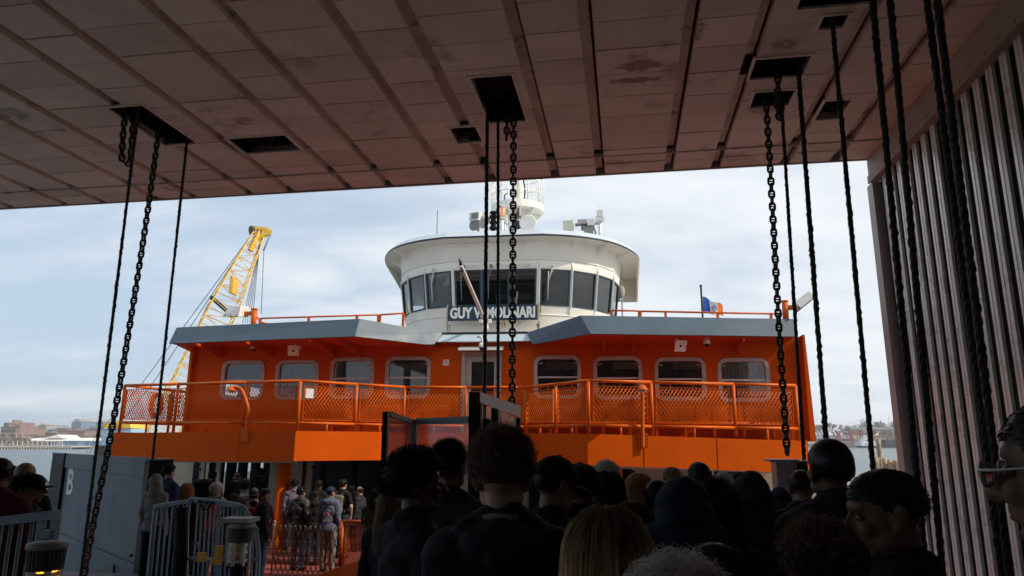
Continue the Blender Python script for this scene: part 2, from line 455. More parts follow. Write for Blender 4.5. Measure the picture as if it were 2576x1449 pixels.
building('pale_house', 'little pale yellow house above the brick rows', Z4(698, 803, 518, 585), 820, 20, PALEB, 3, 3, base=5)
building('cream_block', 'cream block at the foot of the slim stone tower', Z4(520, 640, 510, 580), 900, 20, PALEB, 4, 2, base=5)
building('slate_roofed_hall', 'dark hall under a steep slate roof left of the red building', Z4(975, 1240, 515, 590), 850, 40, BRICK, 6, 2, roof='hip', base=5)
building('red_building', 'bright red building with a pointed slate roof', Z4(1225, 1480, 490, 600), 830, 30, BRICK2, 6, 3, base=5)
building('pointed_roof_tower', 'tower under a steep pyramid roof behind the red building', Z4(1345, 1450, 487, 590), 870, 26, BRICK, 3, 2, roof='hip', base=5)
building('glass_tower', 'blue glass office tower with a square grey crown', Z4(1550, 1788, 345, 560), 960, 50, GLASSB, 6, 9, extra=[('crown', Z4(1628, 1742, 280, 346), 8, 30, GREYST), ('penthouse', Z4(1650, 1730, 276, 282), 9, 20, SLATE)], wr=.92, hr=.35, base=6)
building('slim_glass_tower', 'second blue glass tower beside the left lifting chain', Z4(2085, 2300, 350, 540), 970, 50, GLASSB, 6, 8, extra=[('crown', Z4(2150, 2225, 288, 352), 8, 30, GREYST)], wr=.92, hr=.35, base=6)
building('red_cube', 'small bright red block below the glass tower', Z4(1555, 1675, 490, 560), 840, 20, BRICK2, 3, 2, base=5)
building('grey_hall', 'long low grey hall right of the glass tower', Z4(1850, 2090, 505, 560), 900, 40, SLATE, 0, 0, base=5)
building('long_brick_row', 'long dark red brick row behind the white gabled shed', Z4(555, 1240, 588, 700), 700, 20, BRICK, 22, 4, wr=.4, hr=.4, base=4)
building('brick_terrace', 'reddish brick terrace behind the middle of the blue shed', Z4(1240, 1860, 545, 700), 720, 20, BRICK3, 20, 4, wr=.4, hr=.4, base=4)
building('brick_terrace', 'red brick terrace behind the right end of the blue shed', Z4(1850, 2210, 530, 700), 740, 20, BRICK, 12, 4, wr=.4, hr=.4, base=4)
building('pale_roofed_row', 'low row with pale roofs between slate hall and terrace', Z4(930, 1140, 556, 600), 790, 20, PALEB, 8, 1, base=5)

# blue waterfront shed
X0, X1, Z0, Z1 = px_rect(zx(940), zx(2620), zy(758), zy(858), 545)
sh = thing('waterfront_shed', 'long pale blue waterfront shed with a whitish roof', 'shed', ((X0 + X1) / 2, 545, Z0)); off = sh.location
g = G(); g.bb((X0, 545, Z0 - 2), (X1, 575, Z1)); g.obj('wall', SHEDW, sh, off)
zr = at(0, zy(690), 560).z
g = G(); g.add([(X0 - 28, 544, Z1), (X1, 544, Z1), (X1, 560, zr), (X0 - 12, 560, zr), (X1, 576, Z1), (X0 - 28, 576, Z1)], [(0, 1, 2, 3), (3, 2, 4, 5), (0, 3, 5), (1, 4, 2)]); g.obj('roof', SHEDR, sh, off)
a0, a1, b0, b1 = px_rect(zx(935), zx(1390), zy(622), zy(702), 550)
g = G(); g.add([(a0, 550, b0), (a1, 550, b0), ((a0 + a1) / 2 + 3, 550, b1), (a0, 574, b0), (a1, 574, b0), ((a0 + a1) / 2 + 3, 574, b1)], [(0, 1, 2), (5, 4, 3), (0, 2, 5, 3), (1, 4, 5, 2)]); g.obj('gable', SHEDR, sh, off)
for q in ((1428, 1472), (1512, 1688), (1870, 1955), (2008, 2096), (2200, 2290), (1010, 1040), (1065, 1120), (1140, 1170), (1190, 1240)):
    a0, a1, b0, b1 = px_rect(zx(q[0]), zx(q[1]), zy(780), zy(856), 544.8)
    g = G(); g.bb((a0, 544.7, b0), (a1, 545.2, b1)); g.obj('door', SHEDD if q[0] > 1400 else FARWIN, sh, off)

# pier with piles and lamp poles
X0, X1, Z0, Z1 = px_rect(-120, zx(1572), zy(876), zy(900), 448)
pr = thing('timber_pier', 'long pale pier deck on dark piles by the left shore', 'pier', ((X0 + X1) / 2, 448, 0)); off = pr.location
g = G(); g.bb((X0, 448, Z0), (X1, 470, Z1)); g.obj('deck', CONC, pr, off)
g = G(); g.bb((X0, 449, -.5), (X1 - 1.5, 468, Z0 - .3)); g.obj('under_deck', PILED, pr, off)
g = G()
x = X0 + .5
while x < X1:
    g.tube((x, 447.4, -1), (x, 447.4, Z0 - .1), .28, 6); x += 1.7
g.obj('pile_row', CONC, pr, off)
g = G()
x = X0
while x < X1:
    g.beam((x, 449, Z1), (x, 449, Z1 + 1.1), .08, .08); x += 2
g.beam((X0, 449, Z1 + 1.1), (X1, 449, Z1 + 1.1), .1, .1); g.beam((X0, 449, Z1 + .6), (X1, 449, Z1 + .6), .06, .06)
g.obj('railing', CONC, pr, off)
for q in (40, 280, 380, 490, 610, 718, 818, 918, 1040, 1122, 1200, 1262, 1300, 1360):
    p0 = at(zx(q), zy(876), 452); p1 = at(zx(q), zy(764), 452)
    g = G(); g.path([p0, p0.lerp(p1, .96), p1], [.34, .28, .28], 6); g.bx(p1, (.9, .9, .35)); g.bx(p0, (.9, .9, .8))
    tag(g.obj('pier_lamp', CONC, None, p0, p0), 'slender pale lamp post on the left pier', 'lamp post', 'lamp posts along the left pier')

# bare trees ----------------------------------------------------
def bare_tree_mesh(seed, h, spread=1.0, tw=.1, dens=1.0):
    tw = .17
    r = random.Random(seed); tr = G(); cr_ = G()
    def grow(p, d, ln, rd, lv):
        q = p + d * ln
        mid = p.lerp(q, .5) + Vector((r.uniform(-1, 1), r.uniform(-1, 1), 0)) * ln * .06
        (tr if lv < 2 else cr_).path([p, mid, q], [rd, rd * .8, rd * .62], 5 if lv < 2 else 3)
        if lv >= 5: return
        if lv == 4: k_ = 1
        k = r.randint(2, 3) if lv else r.randint(3, 5)
        k = max(2, int(k * dens))
        for i in range(k):
            a = r.uniform(0, 6.283); tilt = r.uniform(.35, .85) * spread
            ax = Vector((math.cos(a), math.sin(a), 0))
            nd_ = (d * math.cos(tilt) + (ax - d * ax.dot(d)) * math.sin(tilt) + Vector((0, 0, .12))).normalized()
            grow(p.lerp(q, r.uniform(.7, 1)), nd_, ln * r.uniform(.62, .86), max(tw, rd * .58), lv + 1)
    grow(Vector((0, 0, 0)), Vector((r.uniform(-.06, .06), 0, 1)).normalized(), h * .27, h * .028, 0)
    zmax = max(p.z for p in cr_.v)
    k = h / zmax
    for gg in (tr, cr_): gg.v = [p * k for p in gg.v]
    return tr.mesh('trunk', BARKF), cr_.mesh('crown', TWIG)

TREES = [bare_tree_mesh(s, 14, sp, .10, dn) for s, sp, dn in ((3, 1.0, 1.0), (11, 1.15, 1.1), (23, .85, 1.0), (37, 1.25, 1.1))]
def bare_tree(x, ytop, ybase, Y, k, label, group, wide=1.0, base=None):
    a = at(x, ybase, Y); c = at(x, ytop, Y)
    if base is not None: a.z = base
    h = (c.z - a.z) / 14
    o = thing('bare_tree', label, 'tree', a, R.uniform(0, 6.28), group); o.scale = (h * wide, h * wide, h)
    linkmesh('trunk', TREES[k][0], o); linkmesh('crown', TREES[k][1], o)
    return o
for i, (q, yt) in enumerate(((30, 690), (110, 660), (180, 690), (250, 670), (330, 650), (420, 690), (480, 700), (560, 670), (640, 700), (700, 740), (760, 760), (860, 745), (970, 790))):
    bare_tree(zx(q), zy(yt), zy(862), 500 + (i % 3) * 12, i % 4, 'hazy bare brown tree on the left shore behind the pier', 'bare trees behind the left pier', 2.2, base=1.5)
for i, q in enumerate((760, 900, 1290, 1380, 1480, 1600, 1720, 1790, 1900, 2000, 2120)):
    bare_tree(zx(q), zy(600 + (i * 37) % 40), zy(720), 620, (i + 1) % 4, 'bare brown tree between the blue shed and the brick terraces', 'bare trees behind the blue shed', 2.0, base=3)
# light masts
for q, yt, yb in ((155, 615, 760), (365, 590, 690), (500, 545, 760), (40, 680, 780)):
    p0 = at(zx(q), zy(yb), 520); p1 = at(zx(q), zy(yt), 520); p0.z = 1.6
    g = G(); g.tube(p0, p1, .3, 6, 0, .2); g.bx(p1, (3.4, .5, .4)); g.bx(p1 - Vector((0, 0, 1.2)), (2.6, .5, .3)); 
    tag(g.obj('floodlight_mast', CONC, None, p0, p0), 'tall floodlight mast among the trees of the left shore', 'light mast', 'floodlight masts on the left shore')

# right shore (island) -------------------------------------------
kx = lambda z: 2019 + z * .1323
ky = lambda z: 1035 + z * .1323
def K4(a, b, c, d): return (kx(a), kx(b), ky(c), ky(d))
WY = 562
xa = at(kx(-300), 1110, WY).x; xb = at(kx(3500), 1110, WY).x
g = G(); zt = at(0, ky(575), WY).z
g.add([(xa, WY, -1), (xb, WY, -1), (xb, WY + .3, zt), (xa, WY + .3, zt), (xb, WY + 500, zt + 9), (xa, WY + 500, zt + 9)], [(0, 1, 2, 3), (3, 2, 4, 5)])
tag(g.obj('right_shore', BANKM), kind='structure')
X0, X1, Z0, Z1 = px_rect(kx(-300), kx(1060), ky(578), ky(688), WY)
sw = thing('sea_wall', 'weathered grey sea wall left of the white work boat', 'sea wall', ((X0 + X1) / 2, WY - 3, 0)); off = sw.location
g = G(); g.bb((X0, WY - 3, -.5), (X1, WY + 2, Z1)); g.obj('wall', M('weathered_sea_wall', (.2, .19, .17), .95, var=.5, scale=.25, dirt=(.25, .19, .1), dscale=.3), sw, off)
g = G(); g.bb((X0, WY - 3.2, Z1 - 1.6), (X1 - 16, WY - 2.9, Z1 + .4)); g.obj('fender', CONC, sw, off)
X0, X1, Z0, Z1 = px_rect(kx(1490), kx(2100), ky(622), ky(680), WY - 6)
g = G(); g.hexa([(X0 + 3, WY - 10, -.4), (X1, WY - 10, -.4), (X1, WY - 2, -.4), (X0 + 3, WY - 2, -.4), (X0, WY - 11, Z1), (X1, WY - 11, Z1), (X1, WY - 1, Z1), (X0, WY - 1, Z1)])
g.bb((X0 + 2, WY - 9, Z1), (X0 + 12, WY - 3, Z1 + 3.5)); g.bb((X1 - 14, WY - 8, Z1), (X1 - 4, WY - 4, Z1 + 3))
for i in range(12): g.tube((X0 + 14 + i * 5, WY - 11, Z1), (X0 + 14 + i * 5, WY - 11, Z1 + 1.2), .12, 5)
tag(g.obj('barge', PILED, None, ((X0 + X1) / 2, WY - 6, 0), ((X0 + X1) / 2, WY - 6, 0)), 'long dark barge moored by the right shore', 'barge')

building('low_roofed_house', 'low brick house with a grey roof at the right end of the ferry', K4(170, 640, 520, 600), WY + 22, 26, BRICK, 9, 1, roof='gable', base=zt - .5, group='houses on the right shore', wr=.45, hr=.5)
building('gabled_house', 'brick house whose gable end faces the water', K4(486, 625, 520, 600), WY + 14, 20, BRICK3, 3, 1, roof='hip', base=zt - .5, group='houses on the right shore')
building('low_roofed_house', 'low brick house with a grey roof between the red gantry towers', K4(700, 1000, 522, 600), WY + 22, 24, BRICK, 6, 1, roof='gable', base=zt - .5, group='houses on the right shore', wr=.45, hr=.6)
building('long_barrack', 'long dark barrack below the trees of the right shore', K4(940, 1920, 345, 470), WY + 160, 20, BRICK3, 24, 2, roof='gable', base=zt, group='houses on the right shore', wr=.4, hr=.4)
building('white_trimmed_house', 'tan house with white gable behind bare trees at the right', K4(1800, 1960, 400, 590), WY + 60, 18, TANB, 4, 3, roof='hip', base=zt, group='houses on the right shore')
g = G()
a0, a1, b0, b1 = px_rect(kx(960), kx(1330), ky(455), ky(560), WY + 60)
g.add([(a0, WY + 40, zt + .9), (a1, WY + 40, zt + .9), (a1, WY + 75, b1), (a0, WY + 75, b1), (a0, WY + 140, b1), (a1, WY + 140, b1)], [(0, 1, 2, 3), (3, 2, 5, 4)])
tag(g.obj('grass_bank', GRASSM), kind='structure')

# red gantry with sign boards
REDST = M('gantry_red', (.32, .05, .06), .6, var=.2, scale=.4)
SIGNM = M('sign_white', (.7, .68, .68), .6)
ga = at(kx(900), ky(600), WY + 4)
gt = thing('landing_gantry', 'red lattice ferry landing gantry with two white lettered boards', 'gantry', (ga.x, WY + 4, zt)); off = gt.location
for q0, q1 in ((640, 702), (880, 942), (1068, 1126), (1290, 1350)):
    x0 = at(kx(q0), 1110, WY + 4).x; x1 = at(kx(q1), 1110, WY + 4).x; z1 = at(0, ky(415), WY + 4).z
    g = G()
    for X in (x0, x1):
        for Yy in (WY + 2, WY + 6): g.beam((X, Yy, zt), (X, Yy, z1), .55, .55)
    n = 6
    for i in range(n):
        za, zb = zt + (z1 - zt) * i / n, zt + (z1 - zt) * (i + 1) / n
        g.beam((x0, WY + 2, za), (x1, WY + 2, zb), .32, .32); g.beam((x1, WY + 2, za), (x0, WY + 2, zb), .32, .32); g.beam((x0, WY + 2, zb), (x1, WY + 2, zb), .32, .32)
    g.obj('tower', REDST, gt, off)
for q0, q1, yt, yb, txt in ((625, 935, 362, 414, 'GOVERNORS'), (1060, 1400, 355, 414, 'ISLAND')):
    a0, a1, b0, b1 = px_rect(kx(q0), kx(q1), ky(yt), ky(yb), WY + 1.5)
    g = G(); g.bb((a0, WY + 1.5, b0), (a1, WY + 2, b1)); g.bb((a0, WY + 1.2, b1 - .3), (a1, WY + 1.5, b1)); g.obj('sign_girder', REDST, gt, off)
    c0, c1, d0, d1 = px_rect(kx(q0 + 35) if q0 < 900 else kx(1140), kx(q1 - 75) if q0 < 900 else kx(1285), ky(yt + 6), ky(yb - 10), WY + 1.2)
    g = G(); g.bb((c0, WY + 1.15, d0), (c1, WY + 1.45, d1)); sb = g.obj('sign_board', SIGNM, gt, off)
    me = text_mesh(txt, (d1 - d0) * .98, .05, 0.02, (c1 - c0) * .95); me.materials.append(NAVY)
    lt = linkmesh('lettering', me, sb, (Vector(((c0 + c1) / 2, WY + 1.05, (d0 + d1) / 2)) - off)); lt.rotation_euler = (rad(90), 0, 0)

# white work boat
BY = WY - 14
c0, c1, d0, d1 = px_rect(kx(1055), kx(1420), ky(600), ky(690), BY)
bt = thing('work_boat', 'white two-deck work boat moored in front of the red gantry', 'boat', ((c0 + c1) / 2, BY, 0)); off = bt.location
wb = M('boat_white', (.72, .74, .74), .5); 
def zz(q): return at(0, ky(q), BY).z
def xx(q): return at(kx(q), 1110, BY).x
g = G(); g.hexa([(c0 + 2, BY - 4, -.4), (c1, BY - 4, -.4), (c1, BY + 4, -.4), (c0 + 2, BY + 4, -.4), (c0, BY - 5, zz(652)), (c1 + 1, BY - 5, zz(652)), (c1 + 1, BY + 5, zz(652)), (c0, BY + 5, zz(652))]); g.obj('hull', PILED, bt, off)
g = G(); g.bb((c0, BY - 5, zz(652)), (c1, BY + 5, zz(596))); g.obj('main_deck_house', wb, bt, off)
for q in (1130, 1152, 1180, 1202, 1228, 1250):
    g = G(); g.bb((xx(q), BY - 5.15, zz(628)), (xx(q + 14), BY - 4.9, zz(612))); g.obj('window', FARWIN, bt, off)
g = G(); g.bb((xx(1105), BY - 3, zz(596)), (xx(1240), BY + 3, zz(536))); g.bb((xx(1240), BY - 4, zz(596)), (xx(1320), BY + 4, zz(560))); g.obj('upper_deck_house', wb, bt, off)
g = G(); g.bb((xx(1172), BY - 3.15, zz(566)), (xx(1208), BY - 2.9, zz(548))); g.obj('window', FARWIN, bt, off)
g = G(); g.bb((xx(1118), BY - 3.6, zz(536)), (xx(1262), BY + 3.6, zz(528))); g.bb((xx(1135), BY - 2.4, zz(528)), (xx(1235), BY + 2.4, zz(492))); g.bb((xx(1128), BY - 2.8, zz(492)), (xx(1245), BY + 2.8, zz(486))); g.obj('pilot_house', wb, bt, off)
g = G(); g.tube((xx(1192), BY, zz(486)), (xx(1192), BY, zz(446)), .25, 6); g.tube((xx(1170), BY, zz(465)), (xx(1215), BY, zz(465)), .18, 6); g.tube((xx(1145), BY, zz(486)), (xx(1145), BY, zz(466)), .2, 6); g.obj('mast', wb, bt, off)
for i, (q, yt, yb, Y, k, wd) in enumerate(((200, 185, 440, 640, 0, 1.0), (300, 235, 440, 650, 1, 1.2), (360, 235, 440, 655, 3, 1.1), (590, 200, 440, 640, 1, 1.1), (800, 255, 420, 660, 3, 1.2), (1130, 138, 350, 740, 0, 1.1), (1240, 230, 350, 745, 2, 1.0), (1020, 240, 340, 750, 2, 1.0), (1400, 168, 330, 750, 1, 1.0), (1620, 178, 330, 740, 3, 1.2), (1850, 230, 330, 760, 0, 1.3),
        (1450, 380, 590, 590, 2, 1.0), (1540, 350, 590, 585, 0, 1.0), (1620, 330, 590, 600, 1, .9), (1700, 360, 590, 590, 3, .9), (1780, 370, 590, 585, 0, 1.0), (1880, 400, 590, 600, 1, 1.0))):
    bare_tree(kx(q), ky(yt), ky(yb), Y, k, 'bare grey tree on the skyline of the right shore' if i < 11 else 'pale bare tree by the water behind the gull post', 'bare trees on the right skyline' if i < 11 else 'bare trees by the right waterfront', wd * 1.15, base=zt + (3 if i < 11 else .5))
p = at(kx(1750), ky(330), 745); p.z = zt + 2; q = at(kx(1750), ky(188), 745)
ev = thing('evergreen_tree', 'dark pointed evergreen among bare trees at the right', 'tree', p); h = q.z - p.z
g = G(); g.tube((0, 0, 0), (0, 0, h * .5), .4, 6, 0, .2); g.obj('trunk', BARKF, ev)
g = G(); r_ = random.Random(4)
for i in range(1300):
    f = r_.random() ** .7; a = r_.uniform(0, 6.28); rr = (1 - f) * h * .26 * r_.uniform(.5, 1.1) + .3
    c = Vector((rr * math.cos(a), rr * math.sin(a), h * (.12 + .86 * f))); e = Euler((r_.uniform(0, 3), r_.uniform(0, 3), 0)).to_matrix()
    g.add([c + e @ Vector(v) for v in ((-.6, -.3, 0), (.6, -.3, 0), (.5, .5, .1), (-.4, .4, 0))], [(0, 1, 2, 3)])
g.obj('crown', EVER, ev)
# blue water tower and flag pole
p = at(kx(1487), ky(330), 900); p.z = zt + 3; q = at(kx(1487), ky(190), 900)
wt = thing('water_tower', 'pale blue water tower above the trees of the right shore', 'water tower', p); h = q.z - p.z
WTB = M('water_tower_blue', (.3, .47, .62), .6)
g = G(); g.lathe((0, 0, h * .45), [(.5, -.4), (5.2, 1), (5.6, h * .45), (5.2, h * .5), (.4, h * .55)], 16); g.obj('tank', WTB, wt)
for i in range(6):
    g = G(); a = i * 1.047; g.tube((6 * math.cos(a), 6 * math.sin(a), 0), (4.6 * math.cos(a), 4.6 * math.sin(a), h * .5), .5, 6); g.obj('leg', WTB, wt)
p = at(kx(1635), ky(330), 740); p.z = zt + 2; q = at(kx(1632), ky(66), 740)
g = G(); g.tube(p, q, .35, 6, 0, .2); g.tube(q - Vector((1, 0, 4)), q - Vector((-1, 0, 4)), .2, 5)
tag(g.obj('radio_pole', CONC, None, p, p), 'thin tall pole rising above the trees of the right shore', 'pole')

# timber piles near the slip and the gull
TIMB = M('weathered_pile', (.36, .29, .2), .9, var=.3, scale=3, dirt=(.17, .13, .09), dscale=4, dthr=.52, bump=.6, bscale=14, streak=True)
PY = 44
def pile(x0, x1, yt, Y, label, tilt=0, cat='timber pile', grp='timber piles right of the ferry'):
    c0 = at(x0, yt, Y); c1 = at(x1, yt, Y); r = (c1.x - c0.x) / 2; c = (c0 + c1) / 2
    g = G(); n = 14; rr = random.Random(int(x0 * 7))
    jit = [rr.uniform(.93, 1.07) for _ in range(n)]
    rings = []
    for z, k in ((-1, 1.12), (c.z * .4, 1.06), (c.z - .3, 1.0), (c.z, .97)):
        rings.append([Vector((c.x + tilt * (c.z - z) + r * k * jit[j] * math.cos(6.283 * j / n), c.y + r * k * jit[j] * math.sin(6.283 * j / n), z + (rr.uniform(-.05, .05) if z == c.z else 0))) for j in range(n)])
    g.loft(rings); b0 = (c.x, c.y, 0)
    return tag(g.obj('timber_pile', TIMB, None, b0, b0), label, cat, grp)
pl = pile(kx(1392), kx(1478), ky(538), PY, 'tall banded timber pile carrying the gull', .01)
for z in (2.4, 3.6):
    g = G(); pp = at(kx(1435), ky(538), PY)
    g.path([Vector((.01 * (pp.z - z) + 1.08 * .72 * .0 + (at(kx(1478), ky(538), PY).x - pp.x) * 1.09 * math.cos(6.283 * i / 18), (at(kx(1478), ky(538), PY).x - pp.x) * 1.09 * math.sin(6.283 * i / 18), z)) for i in range(18)], .035, 6, closed=True)
    g.obj('iron_band', GREYWIRE, pl)
for i, (a0, a1, yt, Y, lb) in enumerate(((1336, 1432, 870, 36, 'timber pile just right of the thick wire rope'), (1428, 1468, 880, 37, 'thin timber pile left of the leaning cluster'), (1470, 1506, 898, 35, 'narrow pale pile in front of the cluster'), (1503, 1600, 900, 36.5, 'broad timber pile in the middle of the cluster'), (1606, 1670, 925, 36, 'timber pile between the two broad piles'), (1702, 1820, 935, 34, 'broad flat-topped timber pile nearest the cladding'))):
    pile(kx(a0), kx(a1), ky(yt), Y, lb)
p0 = at(kx(1610), ky(1040), 33); p1 = at(kx(1760), ky(1050), 33); p2 = at(kx(1940), ky(1062), 33)
g = G(); g.beam(p0, p1, .3, .22); g.beam(p1 + Vector((0, .4, .12)), p2, .3, .2); g.beam(p1 + Vector((0, -.2, .25)), p1 - Vector((0, .2, 3.5)), .2, .2)
tag(g.obj('timber_fender', TIMB, None, p0, p0), 'horizontal timber fender linking the piles beside the cladding', 'fender')
c = at(kx(1402), ky(500), PY - .0)
gl = thing('gull', 'white gull with pale grey wing standing on the tall timber pile', 'gull', (c.x, c.y, at(kx(1435), ky(538), PY).z))
GW = M('gull_white', (.75, .74, .72), .8); GGy = M('gull_grey', (.36, .37, .4), .8); GY = M('gull_yellow', (.6, .38, .06), .6)
g = G(); rot = Euler((0, rad(35), 0)).to_matrix()
rings = []
for k, (x, z, r) in enumerate(((-.26, .15, .012), (-.18, .17, .045), (-.07, .21, .085), (.04, .26, .095), (.11, .33, .07), (.135, .40, .05), (.15, .445, .056), (.165, .47, .045), (.185, .485, .012))):
    rings.append([Vector((x + (0 if k < 4 else 0), r * math.cos(6.283 * j / 10), z + r * math.sin(6.283 * j / 10))) for j in range(10)])
g.loft(rings); g.obj('body', GW, gl)
g = G(); g.ell((-.06, -.085, .23), (.17, .025, .06), Euler((0, rad(-14), 0)).to_matrix()); g.obj('wing', GGy, gl)
g = G(); g.ell((-.06, .085, .23), (.17, .025, .06), Euler((0, rad(-14), 0)).to_matrix()); g.obj('wing', GGy, gl)
g = G(); g.path([(.18, 0, .455), (.235, 0, .445), (.25, 0, .43)], [.014, .01, .004], 6); g.obj('beak', GY, gl)
for y in (-.03, .03):
    g = G(); g.tube((.0, y, 0), (.0, y, .16), .008, 6); g.ell((.02, y, .006), (.04, .02, .006)); g.obj('leg', GY, gl)

# ---------------------------------------------------------------- yellow crane
CY = 62.0
tip = at(647, 594, CY); foot = at(398, 1120, CY - 6)
cr0 = thing('lattice_crane', 'yellow lattice boom crane leaning up behind the ferry', 'crane', (foot.x, foot.y, 0)); off = cr0.location
d = (tip - foot); ln = d.length; dn = d.normalized()
sx = Vector((dn.z, 0, -dn.x)).normalized(); sy = dn.cross(sx).normalized()
sx = (sx * math.cos(.55) + sy * math.sin(.55)).normalized(); sy = dn.cross(sx).normalized()
def wid(f): return 2.25 if f < .62 else 2.25 + (1.0 - 2.25) * (f - .62) / .38
def cpt(f, a, b): return foot + d * f + sx * (a * wid(f) / 2) + sy * (b * wid(f) / 2)
g = G(); n = 26
for a, b in ((-1, -1), (1, -1), (1, 1), (-1, 1)):
    g.path([cpt(i / n, a, b) for i in range(n + 1)], .055, 5)
g.obj('boom_chord', YELLOW, cr0, off)
g = G()
for i in range(n):
    f0, f1 = i / n, (i + 1) / n
    cs = [(-1, -1), (1, -1), (1, 1), (-1, 1)]
    for k in range(4):
        A, B = cs[k], cs[(k + 1) % 4]
        if (i + k) % 2: A, B = B, A
        g.tube(cpt(f0, *A), cpt(f1, *B), .022, 4)
        g.tube(cpt(f1, *A), cpt(f1, *B), .022, 4)
g.obj('boom_lacing', YELLOW, cr0, off)
g = G(); g.bx(cpt(.71, 0, -.9), (.2, 1.2, 1.3), None); g.obj('boom_walkway', YELLOW, cr0, off)
g = G(); g.bx(cpt(.75, 0, .95), (.2, 1.0, 1.5), None); g.obj('boom_walkway', YELLOW, cr0, off)
g = G(); g.beam(cpt(.62, -1.2, -1), cpt(.62, 1.1, 1), .25, .25); g.obj('boom_joint', DARKTRIM, cr0, off)
hd = G(); c = tip
sv_ = G(); sv_.lathe(c + Vector((-.4, -.35, .45)), [(.1, -.1), (.42, -.1), (.36, 0), (.42, .1), (.1, .1)], 16, axis=(.7, .8, .2), sm=False); sv_.obj('sheave', M('sheave_dark', (.12, .09, .03), .6), cr0, off); hd.lathe(c + Vector((.9, 0, .35)), [(.1, -.1), (.33, -.1), (.33, .1), (.1, .1)], 14, axis=(0, 1, 0), sm=False)
hd.beam(c + dn * -1.6, c + dn * .9, .42, .4); hd.beam(c + Vector((-.45, 0, .8)), c + Vector((.95, 0, .65)), .22, .26); hd.beam(c + Vector((.2, 0, -.3)), c + Vector((1.2, 0, .55)), .3, .3)
hd.obj('boom_head', YELLOW, cr0, off)
hw = G(); top2 = tip + Vector((1.1, 0, .2))
hk = at(664, 700, CY)
for dx in (0, .25): hw.tube(top2 + Vector((dx * .7, 0, 0)), at(663 + dx * 8, 628, CY), .03, 4)
hw.tube(at(662, 628, CY), at(666, 628, CY), .08, 4); hw.tube(at(664, 628, CY), at(657, 790, CY), .03, 4)
for q in (610, 616, 622, 628, 634): hw.tube(tip + Vector((.3, 0, -.4)), at(q, 812, CY - 3), .028, 4)
hw.obj('hoist_rope', GREYWIRE, cr0, off)
pw = G()
for f, q in ((.985, (355, 968)), (.98, (382, 968))): pw.tube(cpt(f, -1, -1), at(*q, CY + 14), .04, 4); 
pw.tube(at(355, 968, CY + 14), at(250, 1086, CY + 20), .04, 4); pw.tube(at(382, 968, CY + 14), at(285, 1086, CY + 20), .04, 4)
pw.obj('pendant_rope', GREYWIRE, cr0, off)
g = G(); a = at(258, 1072, CY + 20); b_ = at(330, 1072, CY + 20)
prof = [(0, 0), (.06, .55), (.5, 1.0), (.94, .55), (1, 0)]
hh = at(0, 1058, CY + 20).z - at(0, 1077, CY + 20).z
g.loft([[Vector((a.x + (b_.x - a.x) * s, a.y + yy, at(0, 1077, CY + 20).z + hh * q)) for s, q in prof] for yy in (0, 4)], 0, False); g.obj('machinery_roof', YELLOW, cr0, off)
g = G(); z0 = at(0, 1079, CY + 20).z
g.bb((a.x, a.y + .1, 1.6), (b_.x, a.y + 4, z0)); g.obj('machinery_house', SHEDW, cr0, off)
for q in (0, 1, 2, 3, 4, 5):
    pass
g = G()
for i in range(8): g.tube(at(250 + i * 9, 1082, CY + 19), at(217 + i * 8, 1140, CY + 16), .035, 4)
g.obj('guy_rope', GREYWIRE, cr0, off)
g = G(); g.bb((foot.x - 14, foot.y - 5, -.5), (foot.x + 26, foot.y + 30, 1.5)); g.bb((foot.x - 3, foot.y - 3, 1.5), (foot.x + 3, foot.y + 3, foot.z)); g.obj('barge_deck', PILED, cr0, off)
